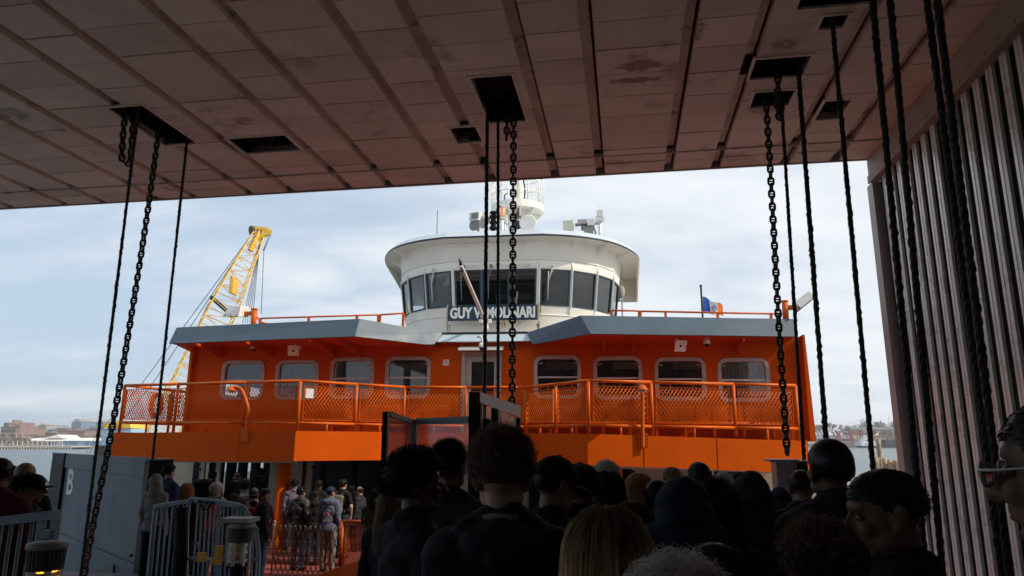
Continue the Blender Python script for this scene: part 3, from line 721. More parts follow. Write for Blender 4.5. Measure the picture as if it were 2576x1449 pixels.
# ================================================================ the covered ferry slip
def ceiling_material():
    m = M('painted_ceiling_plank', (.82, .69, .59), .55, var=.14, scale=.9, island=.10, bump=.15, bscale=4, dirt=(.25, .2, .17), dscale=.7, dthr=.57)
    t = m.node_tree; b = t.nodes['Principled BSDF']; L = t.links.new
    src = b.inputs['Base Color'].links[0].from_socket
    tc = nd(t, 'ShaderNodeTexCoord')
    n = nd(t, 'ShaderNodeTexNoise'); n.inputs['Scale'].default_value = 9; n.inputs['Detail'].default_value = 12; n.inputs['Roughness'].default_value = .8; L(tc.outputs['Object'], n.inputs['Vector'])
    last = src
    for (u, v, ru, rv, th, colr) in ((.35, 8.95, .62, .30, .50, (.16, .075, .04)), (.30, 9.35, .66, .14, .46, (.13, .065, .04)), (2.2, 8.7, .35, .3, .52, (.27, .15, .09)), (2.25, 10.5, .5, .45, .53, (.2, .14, .09)), (-11.5, 10.5, .9, .18, .5, (.14, .11, .07)), (-9.3, 8.9, .6, .6, .57, (.22, .2, .13)), (-5.9, 9.7, .5, .35, .56, (.16, .1, .07)), (1.0, 8.2, .35, .6, .58, (.16, .08, .05))):
        mp = nd(t, 'ShaderNodeMapping', vector_type='TEXTURE'); mp.inputs['Location'].default_value = (u, v, 10); mp.inputs['Scale'].default_value = (ru, rv, 1)
        L(tc.outputs['Object'], mp.inputs[0])
        ln = nd(t, 'ShaderNodeVectorMath', operation='LENGTH'); L(mp.outputs[0], ln.inputs[0])
        fo = nd(t, 'ShaderNodeMapRange', clamp=True); fo.inputs[1].default_value = .3; fo.inputs[2].default_value = 1.15; fo.inputs[3].default_value = .22; fo.inputs[4].default_value = -.25; L(ln.outputs['Value'], fo.inputs[0])
        ad = nd(t, 'ShaderNodeMath', operation='ADD'); L(n.outputs['Fac'], ad.inputs[0]); L(fo.outputs[0], ad.inputs[1])
        st = nd(t, 'ShaderNodeMapRange', clamp=True); st.inputs[1].default_value = th + .06; st.inputs[2].default_value = th + .2; st.inputs[4].default_value = .75; L(ad.outputs[0], st.inputs[0])
        mx = nd(t, 'ShaderNodeMix', data_type='RGBA'); L(st.outputs[0], mx.inputs[0]); L(last, mx.inputs[6]); mx.inputs[7].default_value = (*colr, 1); last = mx.outputs[2]
    L(last, b.inputs['Base Color'])
    return m
CEIL = ceiling_material()
SEAM = M('ceiling_seam', (.62, .52, .45), .6, var=.25, scale=2, dirt=(.05, .04, .035), dscale=2.2, dthr=.55)
TRIMB = M('ceiling_edge_trim', (.42, .34, .29), .6, var=.15)
CONCD = M('dark_floor', (.33, .31, .29), .8, var=.25, scale=2)
WALLD = M('dim_wall', (.34, .31, .285), .8)

slip_rz = -PSI
can = thing('slip_canopy', 'brown plank ceiling of the covered ferry slip with dark seams and hatches', 'canopy', (0, 0, 0), slip_rz)
HZ = 10.0
hatches = [('hatch', -7.72, -7.11, 8.93, 10.36, 'long dark hatch above the left chain'), ('hatch', -6.52, -5.47, 10.27, 10.92, 'wide dark hatch right of the left chain'),
           ('hatch', -2.01, -1.415, 8.90, 10.38, 'long dark hatch above the middle chain'), ('hatch', -2.70, -2.26, 10.45, 11.06, 'small hatch beside the middle wire ropes'),
           ('hatch', 1.875, 2.60, 9.02, 9.58, 'dark hatch above the right chain'), ('hatch', 2.03, 2.60, 9.97, 10.46, 'small hatch the right chain drops from'),
           ('hatch', 2.51, 2.81, 8.12, 8.42, 'smallest hatch at the upper right'), ('hatch', 3.12, 3.50, 10.42, 11.08, 'hatch with a bent pipe nearest the cladding'), ('hatch', 2.15, 3.0, 6.9, 7.93, 'wide hatch at the top right of the view')]
seam_px = [(18, 516), (157, 509), (254, 504), (389, 496), (484, 491), (627, 484), (730, 478), (877, 470), (979, 465), (1130, 457), (1239, 451), (1398, 443), (1511, 437), (1681, 428), (1799, 421), (1971, 412), (2096, 405)]
us = [TZ(x, y, HZ).x for x, y in seam_px]
us = [us[0] - .88 - 1.33, us[0] - .88] + us
lefts = us[:]
VE, VB, VX = 12.86, -12.0, 12.02            # front edge, back wall, cross joint
bays = []
SW = .085                                    # half a seam
bays.append((-14.0, lefts[0] - SW))
for i in range(len(lefts) - 1): bays.append((lefts[i] + SW, lefts[i + 1] - SW))
bays.append((lefts[-1] + SW, 4.62))
rp = random.Random(5)
g = G()
def sub(rects, h):
    out = []
    for (a, b, c, d) in rects:
        if h[1] >= b or h[0] <= a or h[3] >= d or h[2] <= c or h[2] >= d or h[3] <= c: 
            if not (h[0] < b and h[1] > a and h[2] < d and h[3] > c): out.append((a, b, c, d)); continue
        if h[0] > a: out.append((a, h[0], max(c, h[2]), min(d, h[3])))
        if h[1] < b: out.append((h[1], b, max(c, h[2]), min(d, h[3])))
        if h[2] > c: out.append((a, b, c, h[2]))
        if h[3] < d: out.append((a, b, h[3], d))
    return out
for bi, (a, b) in enumerate(bays):
    cuts = [VB]
    v = VB + rp.uniform(.1, .7)
    while v < VX - .15:
        cuts.append(v); v += .66
    cuts += [VX, VX + .02, (VX + VE) / 2 + rp.uniform(-.08, .08), VE]
    for c, d in zip(cuts[:-1], cuts[1:]):
        if d - c < .03: continue
        gap = .009
        rects = [(a, b, c + gap, d - gap)]
        for h in hatches: rects = [r for q in [sub([r_], (h[1], h[2], h[3], h[4])) for r_ in rects] for r in q]
        dz = rp.uniform(-.006, .006) - (.012 if c > VX else 0)
        for (p, q, r_, s_) in rects:
            if q - p > .01 and s_ - r_ > .01:
                tl = rp.uniform(-.004, .004)
                g.hexa([(p, r_, HZ + dz + tl), (q, r_, HZ + dz), (q, s_, HZ + dz), (p, s_, HZ + dz - tl), (p, r_, HZ + .12), (q, r_, HZ + .12), (q, s_, HZ + .12), (p, s_, HZ + .12)])
g.obj('ceiling_plank', CEIL, can)
# seam channels: one recessed flange above each gap
for i, u in enumerate(lefts):
    segs = [(VB, VX - .1), (VX + .1, VE - .08)]
    for h in hatches:
        ns = []
        for (c, d) in segs:
            if h[1] < u + SW and h[2] > u - SW and h[3] < d and h[4] > c:
                if h[3] > c: ns.append((c, h[3]))
                if h[4] < d: ns.append((h[4], d))
            else: ns.append((c, d))
        segs = ns
    g = G()
    for (c, d) in segs:
        # flange hugging one side, leaving a dark slit on the other
        g.bb((u - SW - .01, c, HZ + .085), (u + SW * .5, d, HZ + .10))
    g.obj('seam', SEAM, can)
g = G()
g.bb((-14.0, VE, HZ - .03), (4.75, VE + .05, HZ + .51)); g.obj('edge_fascia', TRIMB, can)
g = G(); g.bb((-14, VX - .004, HZ - .02), (4.6, VX + .016, HZ + .05)); g.obj('cross_joint', SEAM, can)
for h in hatches:
    _, a, b, c, d, lb = h
    g = G(); T = .29; e = .012
    g.bb((a - e, c - e, HZ + .02), (a, d + e, HZ + T)); g.bb((b, c - e, HZ + .02), (b + e, d + e, HZ + T)); g.bb((a, c - e, HZ + .02), (b, c, HZ + T)); g.bb((a, d, HZ + .02), (b, d + e, HZ + T)); g.bb((a - e, c - e, HZ + T), (b + e, d + e, HZ + T + .02))
    o = g.obj('hatch', BLACKM, can); o['label'] = lb
    f = G(); w_ = .035
    f.bb((a - w_, c - w_, HZ - .014), (a + .004, d + w_, HZ + .02)); f.bb((b - .004, c - w_, HZ - .014), (b + w_, d + w_, HZ + .02)); f.bb((a + .004, c - w_, HZ - .014), (b - .004, c + .004, HZ + .02)); f.bb((a + .004, d - .004, HZ - .014), (b - .004, d + w_, HZ + .02))
    f.obj('hatch_rim', CEIL, o)
for (a, b, vv) in ((-2.5, -2.38, 10.85), (3.28, 3.42, 10.8), (-6.15, -5.95, 10.7)):
    g = G(); r = (b - a) / 2 + .04; c = Vector(((a + b) / 2, vv, HZ + .1))
    g.path([c + Vector((-r, 0, .5)), c + Vector((-r, 0, .1))] + [c + Vector((-r * math.cos(k * .349), 0, -r * math.sin(k * .349) + .06)) for k in range(10)] + [c + Vector((r, 0, .5))], .022, 7)
    g.obj('bent_pipe', CHAINR, can)
# roof slab, then unseen rear and left walls added to shape the light inside
g = G(); g.bb((-14.3, VB - .3, HZ + .32), (4.9, VE - .01, HZ + .5)); g.bb((-14.3, VB, HZ - .05), (-14.02, VE - .31, HZ + .319)); g.bb((4.64, VB, HZ + .01), (4.89, VE - .31, HZ + .319)); g.obj('roof_slab', WALLD, can)
g = G(); g.bb((-14.3, VB - .3, -.5), (4.9, VB - .01, HZ + .319)); g.obj('rear_light_block', WALLD, can)
g = G(); g.bb((-14.3, VB, -.5), (-14.01, -8.0, HZ - .06)); g.obj('side_wall', WALLD, can)  # unseen left wall, added to shape the light inside
for cv_ in (-3.0, 3.0, 8.0):
    g = G(); g.bb((-14.25, cv_, -.5), (-13.9, cv_ + .4, HZ + .02)); g.obj('column', WALLD, can)

# corrugated cladding on the right
wl = thing('corrugated_wall', 'tall ribbed grey metal cladding along the right side of the slip', 'wall', (MT @ Vector((4.6, 5, 2))), slip_rz); woff = Vector((0, 0, 0))
Mw = Matrix.Translation(-Vector((4.6, 5, 2)))
g = G(); pitch = .335
prof = []; trough = []
v = VE - .12
k = 0
while v > VB:
    # flat trough facing the slip, then a narrow standing rib
    prof += [(4.62, v - pitch * .50), (4.565, v - pitch * .51), (4.56, v - pitch * .71), (4.59, v - pitch * .72), (4.59, v - pitch * .77), (4.56, v - pitch * .78), (4.565, v - pitch * .97), (4.62, v - pitch * .98)]
    trough.append((v, v - pitch * .58))
    v -= pitch
z0, z1 = .5, HZ - .42
g.loft([[Vector((u, v_, z)) for u, v_ in prof] for z in (z0, 3.2, 5.6, 8.0, z1)], 0, False, closed=False)
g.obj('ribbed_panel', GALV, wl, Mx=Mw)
g = G(); g.bb((4.605, VB, z0), (4.63, VE - .13, z1 + .1)); g.obj('trough_shade_sheet', M('trough_shade', (.016, .013, .012), .75, var=.3, scale=2, spec=.1), wl, Mx=Mw)  # near-black sheet paints the shade of the troughs between the ribs
g = G(); g.bb((4.45, VB, HZ - .48), (4.63, VE, HZ - .02)); g.obj('head_flashing', TRIMB, wl, Mx=Mw)
g = G(); g.bb((4.425, VB, HZ - .50), (4.449, VE - .003, HZ - .36)); g.obj('flashing_lip', TRIMB, wl, Mx=Mw)
g = G()
for i in range(60):
    g.ell((4.424, VE - .25 - i * .34, HZ - .44), (.008, .012, .012), seg=6, ring=4)
g.obj('flashing_rivet', BLACKM, wl, Mx=Mw)
g = G(); g.bb((4.46, VE - .11, .5), (4.80, VE + .16, HZ - .5)); g.obj('end_post', M('end_trim', (.46, .4, .36), .5, metal=.3, var=.1), wl, Mx=Mw)
g = G(); g.bb((4.64, VB, .5), (4.88, VE - .13, HZ + .005)); g.obj('backing_wall', WALLD, wl, Mx=Mw)

# floor: boarding ramp falling towards the ferry, level walkway on the left
def floorz(v):
    return 3.25 if v <= 2 else 3.25 - .0707 * (v - 2)
g = G()
us_ = (-4.3, 4.62)
vs_ = (VB, 2, 12.8)
g.add([(us_[0], VB, 3.25), (us_[1], VB, 3.25), (us_[1], 2, 3.25), (us_[0], 2, 3.25), (us_[1], 12.8, floorz(12.8)), (us_[0], 12.8, floorz(12.8))], [(0, 1, 2, 3), (3, 2, 4, 5)])
tag(g.obj('boarding_floor', CONCD, None, rot=(0, 0, slip_rz)), kind='structure')
DKZ = 2.3
g = G(); g.bb((-14, VB, 2.4), (-4.31, 8.8, 3.05)); g.bb((-14, 8.81, 2.4), (-6.45, 10.3, 3.05))
tag(g.obj('raised_walkway', CONCD, None, rot=(0, 0, slip_rz)), kind='structure')
REDDECK = M('red_deck_paint', (.21, .045, .03), .55, var=.3, scale=2, dirt=(.16, .05, .04), dscale=3)
g = G()
g.add([(-6.44, 8.82, floorz(8.82)), (-4.32, 8.82, floorz(8.82)), (-4.32, 12.79, floorz(12.8)), (4.6, 12.81, floorz(12.8)), (4.4, 16.4, floorz(16.4)), (-11, 16.4, floorz(16.4)), (-11, 10.32, floorz(10.32)), (-6.44, 10.32, floorz(10.32))], [(0, 1, 2, 7), (7, 2, 5, 6), (2, 3, 4, 5)])
tag(g.obj('ramp_apron', REDDECK, None, rot=(0, 0, slip_rz)), kind='structure')

# ---------------------------------------------------------------- wire ropes and chains
def wire_rope(p0, p1, r, label, lump=0.0, group='wire ropes of the lifting bridge'):
    p0, p1 = Vector(p0), Vector(p1)
    n = 90; g = G(); rr = random.Random(int(p0.x * 1000))
    d = (p1 - p0).normalized(); x = d.orthogonal().normalized(); y = d.cross(x); ln = (p1 - p0).length
    for s in range(3):                       # three twisted strands
        pts = []
        for i in range(n * 2 + 1):
            f = i / (n * 2); a = f * ln / (r * 11) * 6.283 + s * 2.094
            pts.append(p0.lerp(p1, f) + (x * math.cos(a) + y * math.sin(a)) * r * .42)
        g.path(pts, [r * .66 * (1 + (rr.random() ** 5) * lump) for _ in pts], 6)
    return tag(g.obj('wire_rope', ROPE, None, p1, p1), label, 'wire rope', group)
W = lambda p: MT @ Vector(p)
def rope_px(xa, ya, xb, yb, va, vb, r, label, lump=.6, up=.7):
    a = TP(xa, ya, va); b = TP(xb, yb, vb)
    d = (a - b).normalized()
    a = a + d * ((HZ + up - a.z) / d.z)
    return wire_rope(W(a), W(b), r, label, lump)
rope_px(349, 272, 203, 1449, 8.98, 8.7, .021, 'twisted black wire rope just left of the left chain')
rope_px(470, 361, 352, 1449, 10.32, 10.2, .022, 'twisted black wire rope right of the left chain')
rope_px(1226, 300, 1218, 1062, 9.9, 9.6, .027, 'thick black wire rope at the left of the middle chain', .5)
rope_px(1253, 306, 1253, 1100, 10.3, 10.0, .023, 'wire rope midway between thick rope and middle chain')
rope_px(1968, 290, 2024, 1180, 10.2, 10.1, .024, 'wire rope close on the right of the right chain')
rope_px(2006, 147, 2080, 1130, 9.4, 9.3, .03, 'lumpy greased rope second right of the right chain', .7)
rope_px(2095, 66, 2204, 1260, 8.25, 8.2, .026, 'lumpy greased rope passing in front of the timber piles', .7)
rope_px(2195, 0, 2330, 1449, 7.6, 8.6, .034, 'heavy black cable along the end post of the cladding', .5)
rope_px(2239, 0, 2372, 1449, 7.4, 8.6, .034, 'heavy black cable second from the end of the cladding', .5)
rope_px(2332, 0, 2522, 1449, 6.9, 7.4, .032, 'heavy black cable third from the end of the cladding', .5)
rope_px(2358, 0, 2540, 1449, 6.7, 7.2, .034, 'heavy black cable nearest the man in glasses', .5)

def link_mesh(L_=.155, Wd=.108, d=.034):
    g = G(); r = d / 2; a = Wd / 2 - r; h = L_ / 2 - r - a; pts = []
    for i in range(9): t_ = math.pi * i / 8; pts.append(Vector((a * math.cos(t_), 0, h + a * math.sin(t_))))
    for i in range(9): t_ = math.pi + math.pi * i / 8; pts.append(Vector((a * math.cos(t_), 0, -h + a * math.sin(t_))))
    g.path(pts, r, 7, closed=True)
    g.path([(-a, 0, 0), (-a * .4, 0, 0), (0, 0, 0), (a * .4, 0, 0), (a, 0, 0)], [r * 1.15, r * .75, r * .6, r * .75, r * 1.15], 6)
    return g.mesh('link', CHAIN)
LINK = link_mesh()
def chain(name, label, pts, pitch=.0975, low=None, group='chains hanging from the slip ceiling'):
    """pts: world polyline from top to bottom"""
    pts = [Vector(p) for p in pts]
    root = thing(name, label, 'chain', pts[-1], 0, group)
    cum = [0]
    for a, b in zip(pts[:-1], pts[1:]): cum.append(cum[-1] + (b - a).length)
    n = int(cum[-1] / pitch); k = 0
    rr = random.Random(int(cum[-1] * 99))
    for i in range(n):
        s = (i + .5) * pitch
        while cum[k + 1] < s: k += 1
        p = pts[k].lerp(pts[k + 1], (s - cum[k]) / (cum[k + 1] - cum[k]))
        k0 = max(0, k - 0); d = (pts[k + 1] - pts[k]).normalized()
        side = Vector((1, 0, 0)); z = -d; x = (side - z * side.dot(z))
        if x.length < .2: x = Vector((0, 1, 0)) - z * z.y
        x.normalize(); y = z.cross(x)
        m = Matrix((x, y, z)).transposed()
        m = m @ Matrix.Rotation((rad(90) if i % 2 else 0) + rr.uniform(-.12, .12), 3, 'Z')
        o = bpy.data.objects.new('link', LINK); COL.objects.link(o); o.parent = root
        o.location = p - root.location; o.rotation_euler = m.to_euler()
        if low and p.z < low:
            o.material_slots[0].link = 'OBJECT'; o.material_slots[0].material = CHAINR
    return root
def bez(pts, n=24):
    out = []
    P = [Vector(p) for p in pts]
    for i in range(n + 1):
        t_ = i / n; Q = P[:]
        while len(Q) > 1: Q = [a.lerp(b, t_) for a, b in zip(Q[:-1], Q[1:])]
        out.append(Q[0])
    return out
def CW(x, y, v): return W(TP(x, y, v))
# left chain: bows slightly on its way to the lower left
def polycurve(px, n=40):
    # Catmull-Rom through given points
    P = [Vector(p) for p in px]; P = [P[0] * 2 - P[1]] + P + [P[-1] * 2 - P[-2]]; out = []
    for i in range(1, len(P) - 2):
        for k in range(12):
            t_ = k / 12; a, b, c, d = P[i - 1:i + 3]
            out.append(.5 * ((2 * b) + (c - a) * t_ + (2 * a - 5 * b + 4 * c - d) * t_ ** 2 + (3 * b - a - 3 * c + d) * t_ ** 3))
    out.append(P[-2]); return out
a = TP(402, 300, 10.0); a.z += .35
chain('lifting_chain', 'heavy stud link chain slanting to the lower left beside the lettered panel', polycurve([W(a), CW(399, 330, 10.0), CW(365, 575, 9.85), CW(314, 894, 9.55), CW(272, 1130, 9.3), CW(236, 1310, 9.1), CW(206, 1475, 8.9)]), low=3.9)
a = TP(1292, 290, 10.1); a.z += .5
chain('lifting_chain', 'heavy stud link chain hanging straight in the middle of the opening', [W(a), CW(1292, 305, 10.1), CW(1288, 1040, 9.9)])
a = TP(1925, 250, 10.2); a.z += .3
chain('lifting_chain', 'heavy stud link chain dropping onto the pinkish steel cabinet', polycurve([W(a), CW(1929, 285, 10.2), CW(1943, 520, 10.15), CW(1960, 830, 10.1), CW(1981, 1150, 10.0)]))
# slack loops
a = TP(313, 275, 9.3); b_ = TP(333, 275, 9.35); a.z = b_.z = 10.35
chain('slack_chain', 'short slack loop of chain at the left hatch', polycurve([W(a), CW(312, 310, 9.3), CW(307, 380, 9.3), CW(308, 402, 9.3), CW(318, 412, 9.3), CW(328, 400, 9.32), CW(333, 330, 9.35), W(b_)]), group='slack chain loops at the hatches')
a = TP(1276, 280, 10.0); a.z = 10.5
chain('slack_chain', 'short bunch of chain beside the middle chain', [W(a), CW(1276, 300, 10.0), CW(1274, 352, 10.0)], group='slack chain loops at the hatches')
a = TP(1958, 180, 9.5); a.z = 10.4
chain('slack_chain', 'bunched slack chain right of the right chain', polycurve([W(a), CW(1957, 205, 9.55), CW(1955, 240, 9.7), CW(1957, 285, 9.9), CW(1962, 297, 9.9), CW(1966, 280, 9.9), CW(1962, 230, 9.75)]), group='slack chain loops at the hatches')

# ---------------------------------------------------------------- lettered steel panel on the left
VBd = 10.75; AL = rad(38)                      # the panel stands skewed, facing the open left side
_o = TP(369, 1200, 10.35)
_dx = Vector((math.cos(AL), -math.sin(AL), 0)); _n = Vector((math.sin(AL), math.cos(AL), 0))   # along the panel to the right, and into it
def PT(x, y):
    o = MTi @ EYE; d = MTi.to_3x3() @ ray(x, y)
    p = o + d * ((_o - o).dot(_n) / d.dot(_n)); return Vector(((p - _o).dot(_dx), 0, p.z))
lp = thing('lettered_panel', 'tall blue grey steel panel marked with a white letter B', 'steel panel', W((_o.x, _o.y, 2.6)), slip_rz - AL)
Mp = Matrix.Translation(-Vector((0, 0, 2.6)))
zt_ = PT(260, 1147).z; xl = PT(163, 1200).x; xr = 0.0
zb_ = 2.35
g = G(); g.bb((xl, 0, zb_), (xr, .12, zt_)); g.obj('plate', STEELBLUE, lp, Mx=Mp)
g = G(); zm = PT(260, 1385).z
g.bb((xl - .01, -.035, zt_ - .27), (xr + .01, -.002, zt_ + .012)); g.bb((xl, -.035, zm - .12), (xr, -.002, zm)); g.bb((xr - .07, -.03, zm), (xr, -.002, zt_ - .27)); g.bb((PT(290, 1420).x - .03, -.03, zb_), (PT(290, 1420).x + .01, -.002, zm - .12)); g.obj('stiffener', STEELBLUE, lp, Mx=Mp)
x0 = PT(133, 1200).x; x1 = .24
g = G(); g.bb((x0, -.06, zb_), (xl - .003, .15, zt_ - .01)); g.obj('side_post', BLACKM, lp, Mx=Mp)
g = G(); g.bb((xr + .003, -.05, zb_), (x1, .3, zt_ - .03)); g.obj('side_post', BLACKM, lp, Mx=Mp)
g = G(); g.bb((x0, -.08, zt_ - .008), (xl + .1, -.036, zt_ + .022)); g.obj('cap_plate', STEELBLUE, lp, Mx=Mp)
g = G(); g.bb((xr - .12, -.08, zt_ - .03), (x1 + .01, .3, zt_ - .005)); g.obj('cap_plate', STEELBLUE, lp, Mx=Mp)
cB = PT(177, 1216)
me = text_mesh('B', .62, .003, .012); me.materials.append(WHITEP)
o = linkmesh('lettering', me, lp, (Mp @ Vector((cB.x, -.006, cB.z)))); o.rotation_euler = (rad(90), 0, 0); o.scale = (1.6, 1.12, 1)
for x_, z_ in ((xr - .3, zm + .1), (xl + .1, zm - .06)):
    g = G(); g.tube((x_, -.04, z_), (x_, 0, z_), .02, 8); g.obj('bolt', BLACKM, lp, Mx=Mp)

# ---------------------------------------------------------------- barriers
def bar_rail(name, label, P, bars, mat, grp=None):
    """P: list of (x,y) picture points along the top rail, at depth v each -> world; curved end drops to floor"""
    return
bv = 8.6
def BP(x, y, v=bv): return TP(x, y, v)
o0 = W((BP(400, 1449).x, bv, floorz(bv)))
br = thing('barred_gate', 'blue grey barred gate with a curved right end in front of the queue', 'gate', o0, slip_rz)
Mb = Matrix.Translation(-Vector((BP(400, 1449).x, bv, floorz(bv))))
fz = floorz(bv)
top = [BP(388, 1275), BP(430, 1268), BP(468, 1262)]
g = G()
g.path([top[0], top[1], top[2]], .028, 8); g.beam(top[0], top[2], .06, .05)
g.path([Vector((top[0].x + .02, bv, fz)), top[0] + Vector((.02, 0, 0))], .03, 8)
g.obj('fixed_rail', BARRIER, br, Mx=Mb)
for i in range(6):
    f = (i + .5) / 6; p = top[0].lerp(top[2], f)
    g = G(); g.tube((p.x + (.02), bv, fz), p, .013, 6); g.obj('bar', BARRIER, br, Mx=Mb)
g = G()
lt = BP(476, 1262); t2 = BP(492, 1257); t3 = BP(545, 1262); t4 = BP(606, 1273); t5 = BP(622, 1290); t6 = BP(637, 1318); t7 = BP(646, 1350); t8 = BP(651, 1400)
lb = Vector((BP(478, 1449).x, bv, fz))
rim = [lb, Vector((BP(470, 1320).x, bv, BP(470, 1320).z)), lt, t2, t3, t4, t5, t6, t7, t8, Vector((t8.x + .02, bv, fz))]
g.path(polycurve(rim[1:-1]), .027, 8); g.path([rim[0], rim[1]], .027, 8); g.path([rim[-2], rim[-1]], .027, 8)
g.path([BP(474, 1405), BP(650, 1408)], .018, 6)
g.obj('gate_frame', BARRIER, br, Mx=Mb)
g = G()
g.beam(t2 + Vector((0, -.01, -.01)), t4 + Vector((0, -.01, 0)), .05, .05); g.obj('top_rail', BARRIER, br, Mx=Mb)
rim_c = polycurve(rim[1:-1])
for i in range(15):
    x_ = t2.x + .03 + (t8.x - t2.x - .07) * i / 14
    # find rim height at x
    zz_ = max([p.z for p in rim_c if abs(p.x - x_) < .05] or [t4.z])
    g = G(); wd_ = .026 if i in (5, 9) else .013
    g.tube((x_ + .05, bv, fz), (x_, bv, zz_ - .01), wd_, 6); g.obj('bar', BARRIER, br, Mx=Mb)
g = G(); p = BP(461, 1275)
g.path([Vector((p.x, bv - .03, p.z)), Vector((p.x + .05, bv - .03, p.z - .6)), Vector((p.x + .04, bv - .03, fz))], .09, 8); g.obj('hinge_post', BLACKM, br, Mx=Mb)
g = G()
g.path([BP(505, 1268, bv - .05), BP(512, 1283, bv - .06), BP(525, 1280, bv - .06), BP(530, 1268, bv - .05)], .012, 6)
for x_, y_ in ((504, 1262), (520, 1264), (535, 1266)): g.bx(BP(x_, y_, bv - .05), (.05, .03, .03))
g.obj('hanging_cord', BLACKM, br, Mx=Mb)

rv = 4.5
def RP(x, y, v=rv): return TP(x, y, v)
o1 = W((RP(70, 1449).x, rv, 3.05))
lr = thing('barred_railing', 'blue grey barred railing at the lower left corner', 'railing', o1, slip_rz)
Mr = Matrix.Translation(-Vector((RP(70, 1449).x, rv, 3.05)))
A = RP(-60, 1318); B = RP(145, 1294)
A = Vector((A.x, rv, A.z)); B = Vector((B.x, rv, B.z))
g = G(); g.beam(A, B, .05, .06); g.obj('top_rail', BARRIER, lr, Mx=Mr)
g = G()
for x_ in (107, 141):
    p = RP(x_, 1300); g.beam((p.x, rv, 3.05), (p.x, rv, A.z + (B.z - A.z) * (p.x - A.x) / (B.x - A.x) - .03), .045, .04)
g.obj('post', BARRIER, lr, Mx=Mr)
g = G(); p = RP(102, 1345); q = RP(143, 1338); g.beam(p, q, .04, .04); p2 = RP(103, 1350); g.bx(RP(122, 1344), (.08, .06, .05)); g.obj('latch', BARRIER, lr, Mx=Mr)
for i, x_ in enumerate((-40, -18, 6, 30, 55, 82)):
    p = RP(x_, 1310); zt2 = A.z + (B.z - A.z) * (p.x - A.x) / (B.x - A.x) - .03
    g = G(); g.tube((p.x + .0, rv, 3.05), (p.x, rv, zt2), .013, 6); g.obj('bar', BARRIER, lr, Mx=Mr)

# ---------------------------------------------------------------- beacon lamps
AMB = emat('amber_lens', (.7, .3, .03), (1, .45, .05), 1.6)
AMBD = M('amber_reflector', (.75, .36, .03), .3)
CAPG = M('ribbed_cap', (.12, .115, .11), .6, var=.3, scale=8)
def beacon(x, ytop, ylens, v, sc, label, lit, base):
    c = TP(x, ytop, v); o = thing('beacon_lamp', label, 'beacon', W((c.x, v, base)), slip_rz, group='ribbed beacon lamps in front of the queue')
    Mx = Matrix.Translation(-Vector((c.x, v, base)))
    R_ = .13 * sc
    g = G(); hs_ = .72
    prof = [(R_ * .2, 0), (R_ * 1.02, -.01), (R_ * 1.06, -.05 * sc), (R_ * .98, -.055 * sc)]
    g.lathe((c.x, v, c.z), [(r, z) for r, z in reversed(prof)], 24); g.obj('cap_lid', M('cap_lid', (.32, .31, .29), .6, var=.2), o, Mx=Mx)
    g = G(); g.lathe((c.x, v, c.z), [(R_ * .8, -.2 * sc), (R_ * .9, -.19 * sc), (R_ * .9, -.056 * sc)], 24)
    for k in range(28):
        a = 6.283 * k / 28; g.beam((c.x + R_ * .93 * math.cos(a), v + R_ * .93 * math.sin(a), c.z - .06 * sc), (c.x + R_ * .88 * math.cos(a), v + R_ * .88 * math.sin(a), c.z - .2 * sc), .012 * sc, .014 * sc)
    g.obj('ribbed_housing', CAPG, o, Mx=Mx)
    g = G(); g.lathe((c.x, v, c.z), [(R_ * .62, -.42 * sc), (R_ * .68, -.3 * sc), (R_ * .66, -.201 * sc)], 20); g.obj('lens', AMB if lit else AMBD, o, Mx=Mx)
    g = G()
    for k in range(6):
        a = 6.283 * (k + .4) / 6; g.beam((c.x + R_ * .72 * math.cos(a), v + R_ * .72 * math.sin(a), c.z - .44 * sc), (c.x + R_ * .72 * math.cos(a), v + R_ * .72 * math.sin(a), c.z - .2 * sc), .05 * sc, .02 * sc)
    for z in (-.23, -.31, -.39):
        g.lathe((c.x, v, c.z), [(R_ * .70, (z - .015) * sc), (R_ * .75, (z - .015) * sc), (R_ * .75, (z + .015) * sc), (R_ * .70, (z + .015) * sc)], 20)
    g.obj('guard', LAMPWHITE, o, Mx=Mx)
    g = G(); g.lathe((c.x, v, c.z), [(R_ * .5, base - c.z), (R_ * .5, -.48 * sc), (R_ * .8, -.45 * sc), (R_ * .8, -.421 * sc)], 16); g.obj('pedestal', BLACKM, o, Mx=Mx)
    return o, c, Mx
beacon(121, 1360, 1410, 3.9, .80, 'glowing amber beacon lamp with ribbed cap at the lower left', True, 3.051)
o, c, Mx = beacon(607, 1314, 1370, 7.9, 1.05, 'ribbed beacon lamp with striped guard and amber reflectors by the gate', False, floorz(7.9))
g = G(); g.bx((c.x - .02, 7.9, c.z + .03), (.36, .26, .045)); g.bx((c.x - .2, 7.83, c.z - .01), (.1, .1, .05)); g.obj('top_bracket', M('bracket_grey', (.3, .3, .28), .6), o, Mx=Mx)
g = G(); g.bx((c.x - .14, 7.72, c.z - .33), (.1, .03, .2)); g.obj('reflector', AMBD, o, Mx=Mx)
g = G(); g.bx((c.x - .36, 7.74, c.z - .36), (.1, .03, .1)); g.obj('reflector', AMBD, o, Mx=Mx)
g = G(); g.path([(c.x - .3, 7.74, c.z - .36), (c.x - .22, 7.73, c.z - .4), (c.x - .1, 7.72, c.z - .37)], .012, 6); g.obj('cable', AMBD, o, Mx=Mx)

